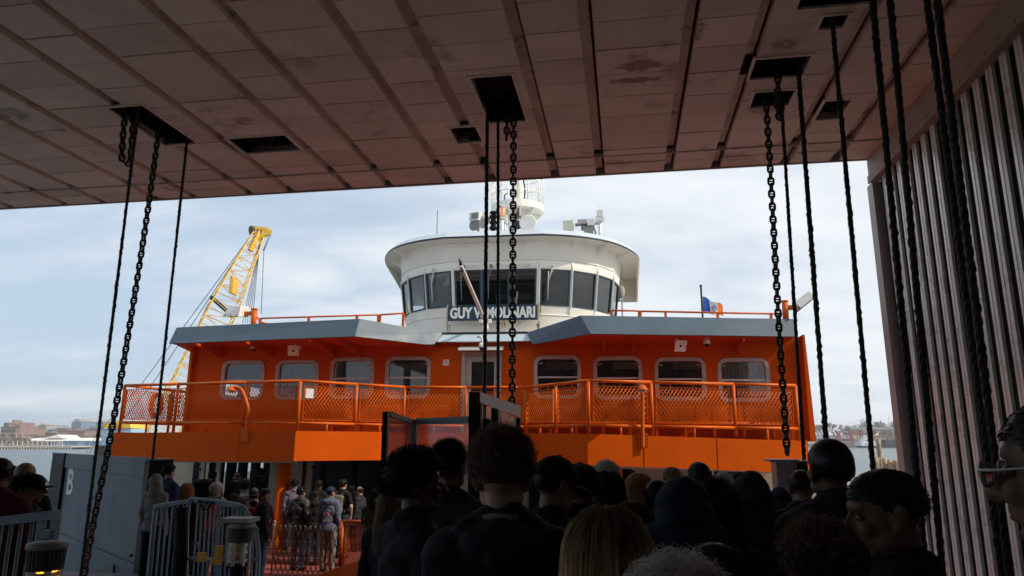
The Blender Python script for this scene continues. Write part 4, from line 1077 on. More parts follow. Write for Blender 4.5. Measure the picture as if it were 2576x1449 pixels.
# ---------------------------------------------------------------- glazed gate frame in the middle
gv = 7.6
def GP(x, y, v=gv): return TP(x, y, v)
fo = GP(1190, 1449); ob = W((fo.x, gv, floorz(gv)))
gf = thing('glazed_booth', 'grey framed glass booth with a tall black post in mid queue', 'booth', ob, slip_rz)
Mg = Matrix.Translation(-Vector((fo.x, gv, floorz(gv)))); fzg = floorz(gv)
p0 = GP(971, 1036, 7.3); p1 = GP(1043, 1056, 8.6); p2 = GP(1180, 1052, 8.25)
g = G(); g.beam((p0.x, 7.3, fzg), (p0.x, 7.3, p0.z), .055, .055); g.obj('corner_post', BLACKM, gf, Mx=Mg)
g = G(); g.beam((p0.x + .04, 7.27, fzg), (p0.x + .04, 7.27, p0.z), .012, .02); g.obj('edge_strip', ALU, gf, Mx=Mg)
ALUG = M('frame_grey', (.2, .235, .25), .5, metal=.2, var=.15)
g = G(); g.beam((p1.x, 8.6, fzg), (p1.x, 8.6, p1.z), .07, .06); g.beam(p0 - Vector((-.03, 0, .02)), p1 - Vector((.03, 0, .02)), .05, .05); g.beam(p1 + Vector((.04, -.01, -.02)), p2 - Vector((0, 0, .02)), .05, .08); g.obj('glazing_frame', ALUG, gf, Mx=Mg)
GLS = glass('booth_glass', (.93, .86, .86), .8, .03, .05, dust=.05, dustcol=(.6, .5, .5))
g = G(); zl = fzg + .3
g.hexa([(p0.x + .03, 7.32, zl), (p0.x + .036, 7.32, zl), (p1.x - .034, 8.58, zl), (p1.x - .04, 8.58, zl), (p0.x + .03, 7.32, p0.z - .05), (p0.x + .036, 7.32, p0.z - .05), (p1.x - .034, 8.58, p1.z - .05), (p1.x - .04, 8.58, p1.z - .05)]); g.obj('pane', GLS, gf, Mx=Mg)
g = G(); g.hexa([(p1.x + .04, 8.58, zl), (p2.x, 8.25, zl), (p2.x, 8.256, zl), (p1.x + .04, 8.586, zl), (p1.x + .04, 8.58, p1.z - .06), (p2.x, 8.25, p2.z - .06), (p2.x, 8.256, p2.z - .06), (p1.x + .04, 8.586, p1.z - .06)]); g.obj('pane', GLS, gf, Mx=Mg)
q0 = GP(1180, 986); q1 = GP(1206, 986); 
g = G(); g.bb((q0.x, gv, fzg), (q1.x, gv + .3, q0.z)); g.obj('main_post', BLACKM, gf, Mx=Mg)
h0 = GP(1207, 986); h1 = GP(1308, 1021, 9.4); h0b = GP(1207, 1013); h1b = GP(1308, 1050, 9.4)
HD = M('header_steel', (.3, .27, .275), .45, metal=.3, var=.2, scale=4, dirt=(.55, .5, .5), dscale=16, dthr=.6, streak=True)
g = G(); g.hexa([(h0b.x, gv + .02, h0b.z), (h1b.x, 9.4, h1b.z), (h1b.x, 9.46, h1b.z), (h0b.x, gv + .1, h0b.z), (h0.x, gv + .02, h0.z), (h1.x, 9.4, h1.z), (h1.x, 9.46, h1.z), (h0.x, gv + .1, h0.z)]); g.obj('header', HD, gf, Mx=Mg)
g = G(); g.bb((h0.x + .004, gv + .03, fzg), (h0.x + .02, gv + .07, h0b.z - .002)); g.obj('edge_strip', ALU, gf, Mx=Mg)
g = G(); pe = GP(1300, 1060, 9.35); g.bb((pe.x, 9.3, fzg), (pe.x + .05, 9.38, h1b.z - .005)); g.obj('end_post', BLACKM, gf, Mx=Mg)
m0 = GP(1246, 1035, 8.35); g = G(); g.bb((m0.x - .05, 8.35, fzg), (m0.x + .03, 8.45, GP(1250, 1026, 8.4).z)); g.obj('middle_post', BLACKM, gf, Mx=Mg)
g = G(); g.bb((m0.x + .035, 8.33, fzg), (m0.x + .055, 8.36, GP(1256, 1030, 8.4).z)); g.obj('edge_strip', M('pale_strip', (.6, .55, .45), .5), gf, Mx=Mg)
a_ = GP(1262, 1034, 8.5); b2 = GP(1298, 1052, 9.25); 
g = G(); g.hexa([(a_.x, 8.5, a_.z - .22), (b2.x, 9.25, b2.z - .2), (b2.x, 9.27, b2.z - .2), (a_.x, 8.52, a_.z - .22), (a_.x, 8.5, a_.z), (b2.x, 9.25, b2.z), (b2.x, 9.27, b2.z), (a_.x, 8.52, a_.z)]); g.obj('upper_panel', PINKSTEEL, gf, Mx=Mg)
g = G(); g.hexa([(a_.x, 8.505, fzg + .5), (b2.x, 9.255, fzg + .5), (b2.x, 9.265, fzg + .5), (a_.x, 8.515, fzg + .5), (a_.x, 8.505, a_.z - .225), (b2.x, 9.255, b2.z - .205), (b2.x, 9.265, b2.z - .205), (a_.x, 8.515, a_.z - .225)]); g.obj('frosted_pane', glass('scratched_glass', (.85, .75, .75), .6, .05, .2, dust=.35, dustcol=(.6, .45, .43)), gf, Mx=Mg)
bx_ = GP(1220, 1078, 7.75); g = G(); g.bx((bx_.x, 7.8, bx_.z), (.11, .12, .17)); g.lathe((bx_.x, 7.8, bx_.z), [(.075, .086), (.02, .115)], 4); g.obj('control_box', BLACKM, gf, Mx=Mg)

# ---------------------------------------------------------------- right hand cabinet under the chain
cv = 9.85
c0 = TP(1952, 1158, cv); c1 = TP(2003, 1158, cv); c2 = TP(2030, 1158, cv)
ob = W((c0.x + .3, cv, floorz(cv)))
cb_ = thing('steel_cabinet', 'pinkish grey steel cabinet with overhanging flat lid under the right chain', 'cabinet', ob, slip_rz)
Mc = Matrix.Translation(-Vector((c0.x + .3, cv, floorz(cv))))
g = G(); g.bb((c0.x, cv, floorz(cv)), (c1.x, cv + .35, c0.z - .02)); g.obj('door_panel', PINKSTEEL, cb_, Mx=Mc)
g = G(); g.bb((c1.x + .003, cv - .02, floorz(cv)), (c2.x, cv + .38, c0.z - .02)); g.obj('side_post', BLACKM, cb_, Mx=Mc)
g = G(); g.bb((c0.x - .1, cv - .12, c0.z - .019), (c2.x - .12, cv + .3, c0.z + .012)); g.bb((c2.x - .119, cv - .1, c0.z - .019), (c2.x + .03, cv + .4, c0.z - .002)); g.obj('lid', ALU, cb_, Mx=Mc)
g = G(); e0 = TP(1991, 1210, cv); g.bb((e0.x, cv - .012, floorz(cv)), (e0.x + .02, cv - .002, TP(1990, 1195, cv).z)); g.obj('edge_strip', WHITEP, cb_, Mx=Mc)

# ---------------------------------------------------------------- folding scissor gate, mesh panel, kick plate
sv = 14.1
def SP(x, y, v=sv): return TP(x, y, v)
a = SP(694, 1322); b = SP(858, 1308); fzs = floorz(sv)
sg = thing('scissor_gate', 'brown folding scissor gate stretched across the ramp', 'gate', W((a.x, sv, fzs)), slip_rz)
Ms = Matrix.Translation(-Vector((a.x, sv, fzs)))
n = 13; ztop = a.z; hgt = ztop - fzs - .02; dx = (b.x - a.x) / n
for dirn in (1, -1):
    for i in range(-2, n):
        xa_ = a.x + dx * i; xb_ = xa_ + dx * 3
        lo, hi = (xa_, xb_) if dirn > 0 else (xb_, xa_)
        f0, f1 = 0, 1
        def clipf(x): return (x - lo) / (hi - lo)
        fs = sorted([clipf(a.x), clipf(b.x)])
        f0 = max(0, fs[0]); f1 = min(1, fs[1])
        if f1 - f0 < .15: continue
        yy = sv + (.012 if dirn > 0 else -.012)
        P0 = Vector((lo + (hi - lo) * f0, yy, fzs + .03 + hgt * f0)); P1 = Vector((lo + (hi - lo) * f1, yy, fzs + .03 + hgt * f1))
        g = G(); g.beam(P0, P1, .008, .028, up=(0, 1, 0)); g.obj('slat', BRASS, sg, Mx=Ms)
g = G()
for i in range(n + 1):
    for f in (0, .33, .66, .985): g.ell((a.x + dx * i, sv - .022, fzs + .03 + hgt * f), (.012, .01, .012), seg=8, ring=5)
g.obj('rivet', LAMPWHITE, sg, Mx=Ms)
g = G(); g.tube((a.x - .03, sv, fzs), (a.x - .03, sv, ztop + .05), .016, 8); g.ell((a.x - .03, sv, ztop + .07), (.022, .022, .03)); g.obj('end_post', ALU, sg, Mx=Ms)

def diamond(g, P, s0, s1, t0, t1, pw=.1, ph=.15, r=.0065, n=4):
    """diamond wire in the rectangle s0..s1 x t0..t1; P maps (s,t) to 3-D"""
    k = ph / pw
    for sg_ in (1, -1):
        ss = s0 - (t1 - t0) / k
        i0 = int(math.floor(ss / pw)) - 1
        s = i0 * pw
        while s < s1 + (t1 - t0) / k + pw:
            # line t - t0 = sg*k*(x - s)
            pts = []
            for x in (s0, s1):
                tt = t0 + sg_ * k * (x - s)
                if t0 - 1e-6 <= tt <= t1 + 1e-6: pts.append((x, tt))
            for tt in (t0, t1):
                x = s + (tt - t0) / (sg_ * k)
                if s0 < x < s1: pts.append((x, tt))
            if len(pts) >= 2:
                pts.sort()
                A_, B_ = P(*pts[0]), P(*pts[-1])
                if (A_ - B_).length > .02: g.tube(A_, B_, r, n)
            s += pw
A = SP(862, 1312, 14.2); B = SP(1010, 1290, 14.15); 
mp_ = thing('mesh_barrier', 'orange framed wire mesh barrier beside the ramp', 'barrier', W((A.x, 14.2, floorz(14.2))), slip_rz)
Mm = Matrix.Translation(-Vector((A.x, 14.2, floorz(14.2))))
fl = floorz(14.2)
def Pm(s, t_): 
    q = A.lerp(Vector((B.x, 14.15, A.z + .08)), s); return Vector((q.x, q.y, fl + (A.z - fl) * t_))
ORM = ORANGE2
g = G(); g.path([Pm(0, 0), Pm(0, 1)], .045, 10); g.path([Pm(0, 1), Pm(1, 1)], .04, 10); g.path([Pm(1, 0), Pm(1, 1)], .04, 10); g.obj('frame', ORM, mp_, Mx=Mm)
g = G(); 
for s_, t_ in (((.06, .08), (.06, .93)), ((.06, .93), (.97, .93)), ((.06, .08), (.97, .08)), ((.97, .08), (.97, .93))): g.beam(Pm(*s_), Pm(*t_), .02, .05, up=(0, 1, 0))
g.obj('inner_frame', ORM, mp_, Mx=Mm)
ln_ = (Pm(1, 0) - Pm(0, 0)).length
g = G(); diamond(g, lambda s, t_: Pm(s / ln_, t_ / (A.z - fl)), .07 * ln_, .96 * ln_, .1 * (A.z - fl), .92 * (A.z - fl), .055, .09, .006); g.obj('wire_mesh', ORM, mp_, Mx=Mm)
k0 = SP(770, 1449, 10.2); k1 = SP(930, 1395, 11.6)
kz = lambda v: floorz(v) + .02
g = G(); ka = SP(790, 1449, 10.0); kb = SP(985, 1380, 11.2); 
g.hexa([(ka.x, 10.0, floorz(10)), (kb.x, 11.2, floorz(11.2)), (kb.x, 11.35, floorz(11.2)), (ka.x, 10.15, floorz(10)), (ka.x, 10.0, ka.z), (kb.x, 11.2, kb.z), (kb.x, 11.35, kb.z), (ka.x, 10.15, ka.z)])
kp = g.obj('kerb_beam', ORANGE2, None, rot=(0, 0, slip_rz)); tag(kp, 'long orange kerb beam rising to the right at the ramp edge', 'kerb beam')
# ================================================================ the ferry (local frame: u to the right, v away from us, z up from the water)
ferry = thing('ferry', 'big orange double-ended passenger ferry with white wheelhouse docked at the slip', 'ferry', FERRY_O)
ferry.rotation_euler = MF.to_euler()
GLW = glass('window_glass', (.62, .66, .66), .9, .07, .02, dust=.03)
GLP = glass('wheelhouse_glass', (.5, .56, .58), .95, .11, .01)
V3 = Vector
DZ = 5.2                                     # passenger deck height
# plan of the deck edge, left to right (u, v)
L0 = S(285, 1092, 1.55); L1 = S(744, 1085, 0); L2 = S(1019, 1085, 2.2); R2 = S(1325, 1088, 2.2); R1 = S(1478, 1090, 0); R0 = S(2032, 1108, 1.55)
edge = [(L0.x, 1.55, 5.10, 4.30), (L1.x, 0.0, 5.20, 4.47), (L2.x, 2.2, 5.22, 4.47), (R2.x, 2.2, 5.22, 4.47), (R1.x, 0.0, 5.21, 4.50), (R0.x, 1.55, 5.10, 4.34)]

# hull and main deck
g = G()
hp = [(-9.6, 60), (-9.6, 6), (-8.6, 1.5), (-6.5, -1.0), (6.2, -1.0), (8.2, 1.5), (9.3, 6), (9.3, 60)]
g.loft([[V3((u * k, v + (.4 if z < 1 else 0), z)) for u, v in hp] for z, k in ((-.5, .93), (1.0, .98), (2.24, 1.0))], 0, False)
g.obj('hull', ORANGE, ferry)
g = G(); g.prism([(u * 1.0, v, 2.241) for u, v in hp], (0, 0, .05)); g.obj('main_deck', REDDECK, ferry)

# upper deck slab with fascia girders
for i in range(5):
    (u0, v0, zt0, zb0), (u1, v1, zt1, zb1) = edge[i], edge[i + 1]
    d = V3((u1 - u0, v1 - v0, 0)).normalized(); nrm = V3((-d.y, d.x, 0))      # into the ship
    g = G(); t_ = nrm * .10
    e0 = V3((u0, v0, 0)) + d * .002; e1 = V3((u1, v1, 0)) - d * .002
    g.hexa([e0 + V3((0, 0, zb0)), e1 + V3((0, 0, zb1)), e1 + t_ + V3((0, 0, zb1)), e0 + t_ + V3((0, 0, zb0)), e0 + V3((0, 0, zt0)), e1 + V3((0, 0, zt1)), e1 + t_ + V3((0, 0, zt1)), e0 + t_ + V3((0, 0, zt0))])
    # raised weld seam
    if i in (0, 4):
        for f in ((.72,) if i == 0 else (.25, .58)):
            m0 = e0.lerp(e1, f); z0_ = zb0 + (zb1 - zb0) * f; z1_ = zt0 + (zt1 - zt0) * f
            g.beam(m0 - nrm * .004 + V3((0, 0, z0_ + .01)), m0 - nrm * .004 + V3((0, 0, z1_ - .01)), .025, .02, up=nrm)
    g.obj('fascia_girder', ORANGE, ferry)
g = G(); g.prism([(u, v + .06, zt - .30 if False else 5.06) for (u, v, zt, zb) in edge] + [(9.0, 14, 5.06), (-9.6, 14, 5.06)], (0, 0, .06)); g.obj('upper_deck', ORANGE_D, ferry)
CEILW = M('white_deckhead', (.6, .55, .47), .6, var=.1)
g = G(); g.prism([(u * .99, v + .14, 4.60) for (u, v, zt, zb) in edge] + [(8.6, 14, 4.60), (-9.3, 14, 4.60)], (0, 0, .05)); g.obj('deckhead', CEILW, ferry)
# bright coaming under the left girder
g = G(); e0 = V3((edge[0][0] + .4, 1.75, 4.33)); e1 = V3((edge[1][0] - .1, .35, 4.44)); g.beam(e0, e1, .12, .06); g.obj('coaming', CEILW, ferry)
e0 = V3((edge[4][0] + .1, .35, 4.46)); e1 = V3((edge[5][0] - .5, 1.75, 4.36)); g = G(); g.beam(e0, e1, .12, .06); g.obj('coaming', CEILW, ferry)
# pillars
for px, py in ((714, 1200),):
    p = S(px, py, .6); g = G(); g.lathe((p.x, .6, 0), [(.19, 2.295), (.17, 2.36), (.165, 4.6)], 24); g.obj('pillar', ORANGE, ferry)
    g = G(); g.lathe((-p.x - .45, .6, 0), [(.19, 2.295), (.17, 2.36), (.165, 4.6)], 24); g.obj('pillar', ORANGE, ferry)

# main deck back wall, v = 5
MV = 5.0
def mx(px): return S(px, 1200, MV).x
zb, zt = 2.305, 4.598
def wallseg(a, b, name, mat, th=.1, dv=0.0, z0=None, z1=None):
    g = G(); g.bb((mx(a), MV + dv, z0 or zb), (mx(b) - .003, MV + dv + th, z1 or zt)); return g.obj(name, mat, ferry)
wallseg(300, 406, 'main_deck_wall', CREAMWALL); wallseg(411, 485, 'main_deck_wall', CREAMWALL)
wallseg(486, 498, 'sliding_door_edge', BLACKM, .2, -.05); wallseg(499, 512, 'main_deck_wall', CREAMWALL)
wallseg(536, 548, 'main_deck_wall', CREAMWALL, .1, .1)
wallseg(513, 530, 'dark_cabinet', BLACKM, .5, .3)
wallseg(660, 676, 'door_jamb', BLACKM, .2); wallseg(677, 692, 'main_deck_wall', CREAMWALL, .1); wallseg(693, 760, 'main_deck_wall', CREAMWALL)
wallseg(761, 768, 'sliding_door_edge', BLACKM, .2, -.04); wallseg(769, 783, 'main_deck_wall', CREAMWALL, .1)
wallseg(960, 1000, 'main_deck_wall', CREAMWALL); wallseg(1000, 1330, 'main_deck_wall', CREAMWALL, .1, .05)
wallseg(1331, 1350, 'door_jamb', BLACKM, .2); wallseg(1470, 1556, 'main_deck_wall', CREAMWALL); wallseg(1590, 1735, 'main_deck_wall', CREAMWALL)
wallseg(1735, 1742, 'sliding_door_edge', BLACKM, .2, -.04); wallseg(1792, 1797, 'sliding_door_edge', LAMPWHITE, .1); wallseg(1882, 1960, 'main_deck_wall', M('warm_door', (.5, .38, .24), .5, var=.15)); 
wallseg(1975, 2060, 'main_deck_wall', CREAMWALL)
# fittings on the wall
for px, py, r in ((540, 1178, .05), (788, 1175, .05), (1594, 1188, .05), (503, 1180, .04)):
    p = S(px, py, MV); g = G(); g.lathe((p.x, MV - .03, p.z), [(r, -.03), (r, .03)], 14, axis=(0, 1, 0)); g.obj('wall_fitting', BLACKM, ferry)
for px, py in ((767, 1217), (1606, 1215)):
    p = S(px, py, MV); g = G(); g.bb((p.x - .09, MV - .012, p.z - .12), (p.x + .09, MV - .002, p.z + .12)); s_ = g.obj('notice_sign', PALEB, ferry)
    g = G(); g.path([(p.x + .06 * math.cos(k * .524), MV - .014, p.z + .03 + .06 * math.sin(k * .524)) for k in range(12)], .008, 5, closed=True); g.beam((p.x - .04, MV - .014, p.z + .07), (p.x + .04, MV - .014, p.z - .01), .01, .012); g.obj('no_smoking_mark', BLACKM, s_)
# interior of the main deck: dark core, open left side with mullions
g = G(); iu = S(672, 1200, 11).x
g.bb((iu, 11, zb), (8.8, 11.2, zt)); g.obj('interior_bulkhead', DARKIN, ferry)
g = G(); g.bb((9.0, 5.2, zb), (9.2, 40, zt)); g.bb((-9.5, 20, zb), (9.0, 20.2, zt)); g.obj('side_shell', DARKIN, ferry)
for v_ in (5.3, 6.35, 7.1, 8.0, 9.4, 10.9, 12.6, 14.5, 17, 19.4):
    g = G(); g.bb((-9.42, v_, 2.9), (-9.2, v_ + .32, zt)); g.obj('side_mullion', BLACKM, ferry)
g = G(); g.bb((-9.45, 5.2, zb), (-9.15, 20, 2.9)); g.obj('side_bulwark', DARKIN, ferry)
for q in (-8.0, -6.8, -5.6):
    g = G(); g.bb((q, 8.2, zb), (q + .16, 8.36, zt)); g.obj('stanchion', BLACKM, ferry)
g = G(); g.path([(-9.1, 8.0, 3.35), (-4.7, 8.0, 3.35)], .02, 6); g.obj('grab_rail', BLACKM, ferry)

# ---------------------------------------------------------------- passenger deck house
HV = 4.0
uL = S(485, 900, HV).x; uR = S(2008, 850, HV).x
HT = 8.05
wins = []
for (a, b, yt, yb) in ((557, 665, 907, 1006), (693, 802, 906, 1006), (830, 941, 900, 1004), (969, 1083, 897, 1003), (1343, 1462, 895, 1003), (1493, 1616, 897, 1005), (1647, 1776, 899, 1008), (1806, 1937, 901, 1011)):
    p = S(a, (yt + yb) / 2, HV); q = S(b, (yt + yb) / 2, HV)
    z1 = S((a + b) / 2, yt, HV).z; z0 = S((a + b) / 2, yb, HV).z
    wins.append((p.x, q.x, z0, z1))
da = S(1162, 920, HV).x; db = S(1262, 920, HV).x; dzt = S(1212, 885, HV).z
g = G(); cols = sorted([(w[0] + .05, w[1] - .05, w[2] + .05, w[3] - .05) for w in wins] + [(da + .05, db - .05, DZ, dzt - .05)])
x = uL
for (a, b, z0, z1) in cols:
    g.bb((x, HV, DZ - .08), (a, HV + .08, HT))
    if z0 > DZ + .1: g.bb((a, HV, DZ - .08), (b, HV + .08, z0))
    g.bb((a, HV, z1), (b, HV + .08, HT)); x = b
g.bb((x, HV, DZ - .08), (uR, HV + .08, HT))
g.obj('deckhouse_wall', ORANGE, ferry)
for sx_ in (-7.05, -4.95, -3.15, 3.1, 4.9, 6.75):
    g = G(); g.bb((sx_ - .011, HV - .006, DZ - .05), (sx_ + .011, HV - .001, 7.83)); g.obj('plate_seam', ORANGE, ferry)
def rrect(a, b, z0, z1, r, n=5):
    pts = []
    for cx, cz, s in ((b - r, z1 - r, 0), (a + r, z1 - r, 1), (a + r, z0 + r, 2), (b - r, z0 + r, 3)):
        for i in range(n + 1):
            t_ = math.pi / 2 * (s + i / n); pts.append((cx + r * math.cos(t_), cz + r * math.sin(t_)))
    return pts
def ringframe(g, a, b, z0, z1, w_, r, y0, y1, m=0):
    o_ = rrect(a, b, z0, z1, r); i_ = rrect(a + w_, b - w_, z0 + w_, z1 - w_, max(.02, r - w_)); n = len(o_)
    vs = [V3((p[0], y1, p[1])) for p in o_] + [V3((p[0], y0, p[1])) for p in o_] + [V3((p[0], y0, p[1])) for p in i_] + [V3((p[0], y1, p[1])) for p in i_]
    fs = []
    for k in range(n):
        k2 = (k + 1) % n
        for a_ in range(3): fs.append((a_ * n + k, a_ * n + k2, (a_ + 1) * n + k2, (a_ + 1) * n + k))
    g.add(vs, fs, m)
WHITEBAR = M('window_bar', (.6, .58, .54), .5)
for (a, b, z0, z1) in wins:
    g = G(); ringframe(g, a, b, z0, z1, .105, .26, HV - .045, HV + .1); f = g.obj('window', RUBBER, ferry)
    g = G(); n_ = rrect(a + .1, b - .1, z0 + .1, z1 - .1, .17); g.add([V3((p[0], HV + .05, p[1])) for p in n_], [tuple(range(len(n_)))]); g.obj('pane', GLW, f)
    zm_ = z0 + (z1 - z0) * .5
    g = G(); g.bb((a + .1, HV + .02, zm_ - .025), (b - .1, HV + .075, zm_ + .02)); g.bb((a + .09, HV + .0, z0 + .1), (a + .125, HV + .045, zm_)); g.bb((b - .125, HV + .0, z0 + .1), (b - .09, HV + .045, zm_)); g.obj('sash_bar', WHITEBAR, f)
    for s_ in (a + .2, b - .2): g = G(); g.bb((s_ - .05, HV + .03, z1 - .24), (s_ + .05, HV + .06, z1 - .2)); g.obj('catch', BEIGEDOOR, f)
# door
g = G(); g.bb((da, HV - .05, DZ), (da + .12, HV + .1, dzt)); g.bb((db - .12, HV - .05, DZ), (db, HV + .1, dzt)); g.bb((da + .12, HV - .05, dzt - .1), (db - .12, HV + .1, dzt)); df = g.obj('door', RUBBER, ferry)
dl, dr = S(1186, 930, HV).x, S(1243, 930, HV).x; dz1 = S(1212, 910, HV).z
g = G(); y0, y1 = HV + .0, HV + .06
g.bb((da + .122, y0, DZ), (dl, y1, dzt - .1)); g.bb((dr, y0, DZ), (db - .122, y1, dzt - .1)); g.bb((dl, y0, dz1), (dr, y1, dzt - .1)); g.bb((dl, y0, DZ), (dr, y1, DZ + .8)); g.obj('leaf', BEIGEDOOR, df)
g = G(); g.bb((dl, HV + .03, DZ + .8), (dr, HV + .036, dz1)); g.obj('pane', GLW, df)
a, b = S(1158, 878, HV), S(1268, 878, HV)
g = G(); g.add([(a.x, HV - .02, a.z + .08), (b.x, HV - .02, a.z + .08), (b.x, HV - .3, a.z - .02), (a.x, HV - .3, a.z - .02), (b.x, HV - .3, a.z - .08), (a.x, HV - .3, a.z - .08), (a.x, HV - .02, a.z - .03), (b.x, HV - .02, a.z - .03)], [(0, 1, 2, 3), (3, 2, 4, 5), (5, 4, 7, 6), (0, 3, 5, 6), (1, 7, 4, 2)]); g.obj('door_canopy', SHIPWHITE, ferry)
# no smoking plate
p = S(1122, 912, HV); g = G(); g.bb((p.x - .09, HV - .012, p.z - .09), (p.x + .09, HV - .002, p.z + .09)); s_ = g.obj('notice_plate', WHITEP, ferry)
g = G(); g.path([(p.x + .05 * math.cos(k * .524), HV - .014, p.z + .02 + .05 * math.sin(k * .524)) for k in range(12)], .008, 5, closed=True); g.beam((p.x - .035, HV - .014, p.z + .055), (p.x + .035, HV - .014, p.z - .015), .01, .012); g.obj('no_smoking_mark', M('sign_red', (.5, .05, .06), .5), s_)
# interior of the saloon
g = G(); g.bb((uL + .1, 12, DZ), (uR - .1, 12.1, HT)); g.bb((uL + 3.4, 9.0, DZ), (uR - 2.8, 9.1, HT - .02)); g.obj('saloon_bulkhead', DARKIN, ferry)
g = G(); g.bb((uL + .05, HV + .1, HT + .0), (uR - .05, 12, HT + .06)); g.obj('saloon_ceiling', GREYIN, ferry)
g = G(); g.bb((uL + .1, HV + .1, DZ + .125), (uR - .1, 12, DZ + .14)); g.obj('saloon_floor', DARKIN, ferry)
g = G()
for u in (uL + .4, uL + 2.1, -4.0, -2.3, 2.6, 4.7, 6.2): g.bb((u, 6.2, DZ + .14), (u + .16, 6.36, HT - .01))
g.obj('saloon_column', GREYIN, ferry)
for (u0, u1, v_, seed) in ((-7.9, -7.3, 6.0, 1), (-6.7, -5.3, 5.4, 2), (-4.65, -3.3, 5.0, 3), (7.0, 8.2, 5.2, 4)):
    g = G(); u = u0
    while u < u1: g.bb((u, v_, 6.9), (u + .06, v_ + .02, HT - .1)); u += .11
    g.obj('blind', SLAT, ferry)
g = G()
for u, w_ in ((-6.9, .9), (-5.3, .5)):
    for k in range(9): g.bb((u, 6.5, 7.05 + k * .07), (u + w_, 6.52, 7.09 + k * .07))
g.obj('louvre', SLAT, ferry)
g = G()
for u0, u1 in ((-2.9, -1.9), (1.8, 3.0), (3.9, 5.0), (5.7, 6.6)): g.bb((u0, 5.0, 7.22), (u1, 5.3, 7.42))
g.obj('light_trough', BEIGEDOOR, ferry)
# end walls of the house, with the flared corner on the left and the raked buttress on the right
g = G()
zz0 = DZ - .08
g.bb((uL, HV + .081, 6.85), (uL + .08, 9, HT)); g.bb((uL, HV + .081, zz0), (uL + .08, 9, 6.0)); 
for v_ in (HV + .081, 5.6, 7.2, 8.7): g.bb((uL, v_, 6.0), (uL + .08, v_ + .35, 6.85))
g.obj('side_wall', ORANGE, ferry)
g = G(); g.prism([(uL, HV - .0, 7.55), (uL - .12, HV - .0, 7.72), (uL - .6, HV, 7.92), (uL - .6, HV, 8.0), (uL, HV, 8.0)], (0, .08, 0)); g.prism([(uL, HV - .18, zz0), (uL + .10, HV - .18, zz0), (uL + .10, HV - .18, 7.9), (uL, HV - .18, 7.9)], (0, .177, 0)); g.obj('corner_gusset', ORANGE, ferry)
b0 = S(2005, 845, HV); b1 = S(2037, 1105, HV)
g = G(); g.prism([(uR + .002, HV - .5, 8.0), (uR + .06, HV - .5, 8.0), (b1.x + .05, HV - .5, 5.1), (b1.x - .1, HV - .5, 5.1)], (0, 9, 0)); g.obj('side_wall', ORANGE, ferry)

# benches along the wall
for (a, b, n_) in ((822, 1128, 9), (1300, 1600, 8), (1630, 1960, 8)):
    p = S(a, 1040, 3.5); q = S(b, 1040, 3.5)
    bn = None
    g = G(); z1 = S(a, 1018, 3.75).z; zs = S(a, 1062, 3.4).z
    zs = max(zs, DZ + .38); z1 = zs + .42
    g.bb((p.x, 3.28, zs - .05), (q.x, 3.72, zs)); g.path([(p.x, 3.28, zs - .03), (q.x, 3.28, zs - .03)], .045, 8); bn = g.obj('bench', ORANGE2, ferry)
    g = G(); w_ = (q.x - p.x) / n_
    for i in range(n_):
        x0, x1 = p.x + i * w_ + .015, p.x + (i + 1) * w_ - .015
        rows = [(0, .10)] + [(.10 + k * .07, .10 + k * .07 + .045) for k in range(4)] + [(.37, .44)]
        for (r0, r1) in rows: g.bb((x0, 3.70 + .0, zs + .02 + r0), (x1, 3.73, zs + .02 + r1))
        for k in range(1, 4): 
            xm = x0 + (x1 - x0) * k / 4 if k != 2 else (x0 + x1) / 2
            g.bb((xm - .05, 3.705, zs + .1), (xm + .05, 3.725, zs + .4))
    g.obj('backrest', ORANGE2, bn)
    for i in range(5):
        g = G(); x0 = p.x + .2 + (q.x - p.x - .4) * i / 4; g.bb((x0, 3.4, DZ), (x0 + .06, 3.68, zs - .051)); g.obj('leg', ORANGE2, bn)

# ---------------------------------------------------------------- visor roof edge
pts_b = [S(425, 862, 3.0), S(893, 850, 1.8), S(1090, 868, 3.55), S(1339, 862, 3.55), S(1486, 839, 1.8), S(2003, 844, 3.0)]
pts_t = [S(445, 818, 3.25), S(905, 803, 2.15), S(1112, 831, 3.95), S(1327, 831, 3.95), S(1460, 796, 2.15), S(2001, 802, 3.25)]
zbm, ztm = 7.84, 8.40
Pb = [V3((p.x, p.y, 7.84 + .0 * i)) for i, p in enumerate(pts_b)]; Pt = [V3((p.x, p.y, 8.40)) for p in pts_t]
Pb[0].z = 7.86; Pb[5].z = 7.88; Pb[2].z = Pb[3].z = 7.80; Pt[2].z = Pt[3].z = 8.22
cbl = [S(1092, 857, 3.85), S(1340, 856, 3.85)]
for i in (0, 1, 3, 4):
    g = G(); a, b, c, d = Pb[i], Pb[i + 1], Pt[i + 1], Pt[i]
    o_ = V3((0, .06, -.01))
    g.hexa([a, b, b + o_, a + o_, d, c, c + o_, d + o_]); g.obj('visor_panel', VISOR, ferry)
g = G(); a = V3((Pb[2].x + .02, 3.72, 7.93)); b = V3((Pb[3].x - .02, 3.72, 7.93)); c = V3((Pt[3].x - .01, 3.98, 8.19)); d = V3((Pt[2].x + .01, 3.98, 8.19)); o_ = V3((0, .06, -.02))
g.hexa([a, b, b + o_, a + o_, d, c, c + o_, d + o_]); g.obj('visor_panel', M('pale_blue_paint', (.42, .5, .56), .35, var=.06), ferry)
g = G(); g.bb((Pt[2].x, 3.96, 8.20), (Pt[3].x, 4.1, 8.25)); g.obj('visor_trim', DARKTRIM, ferry)
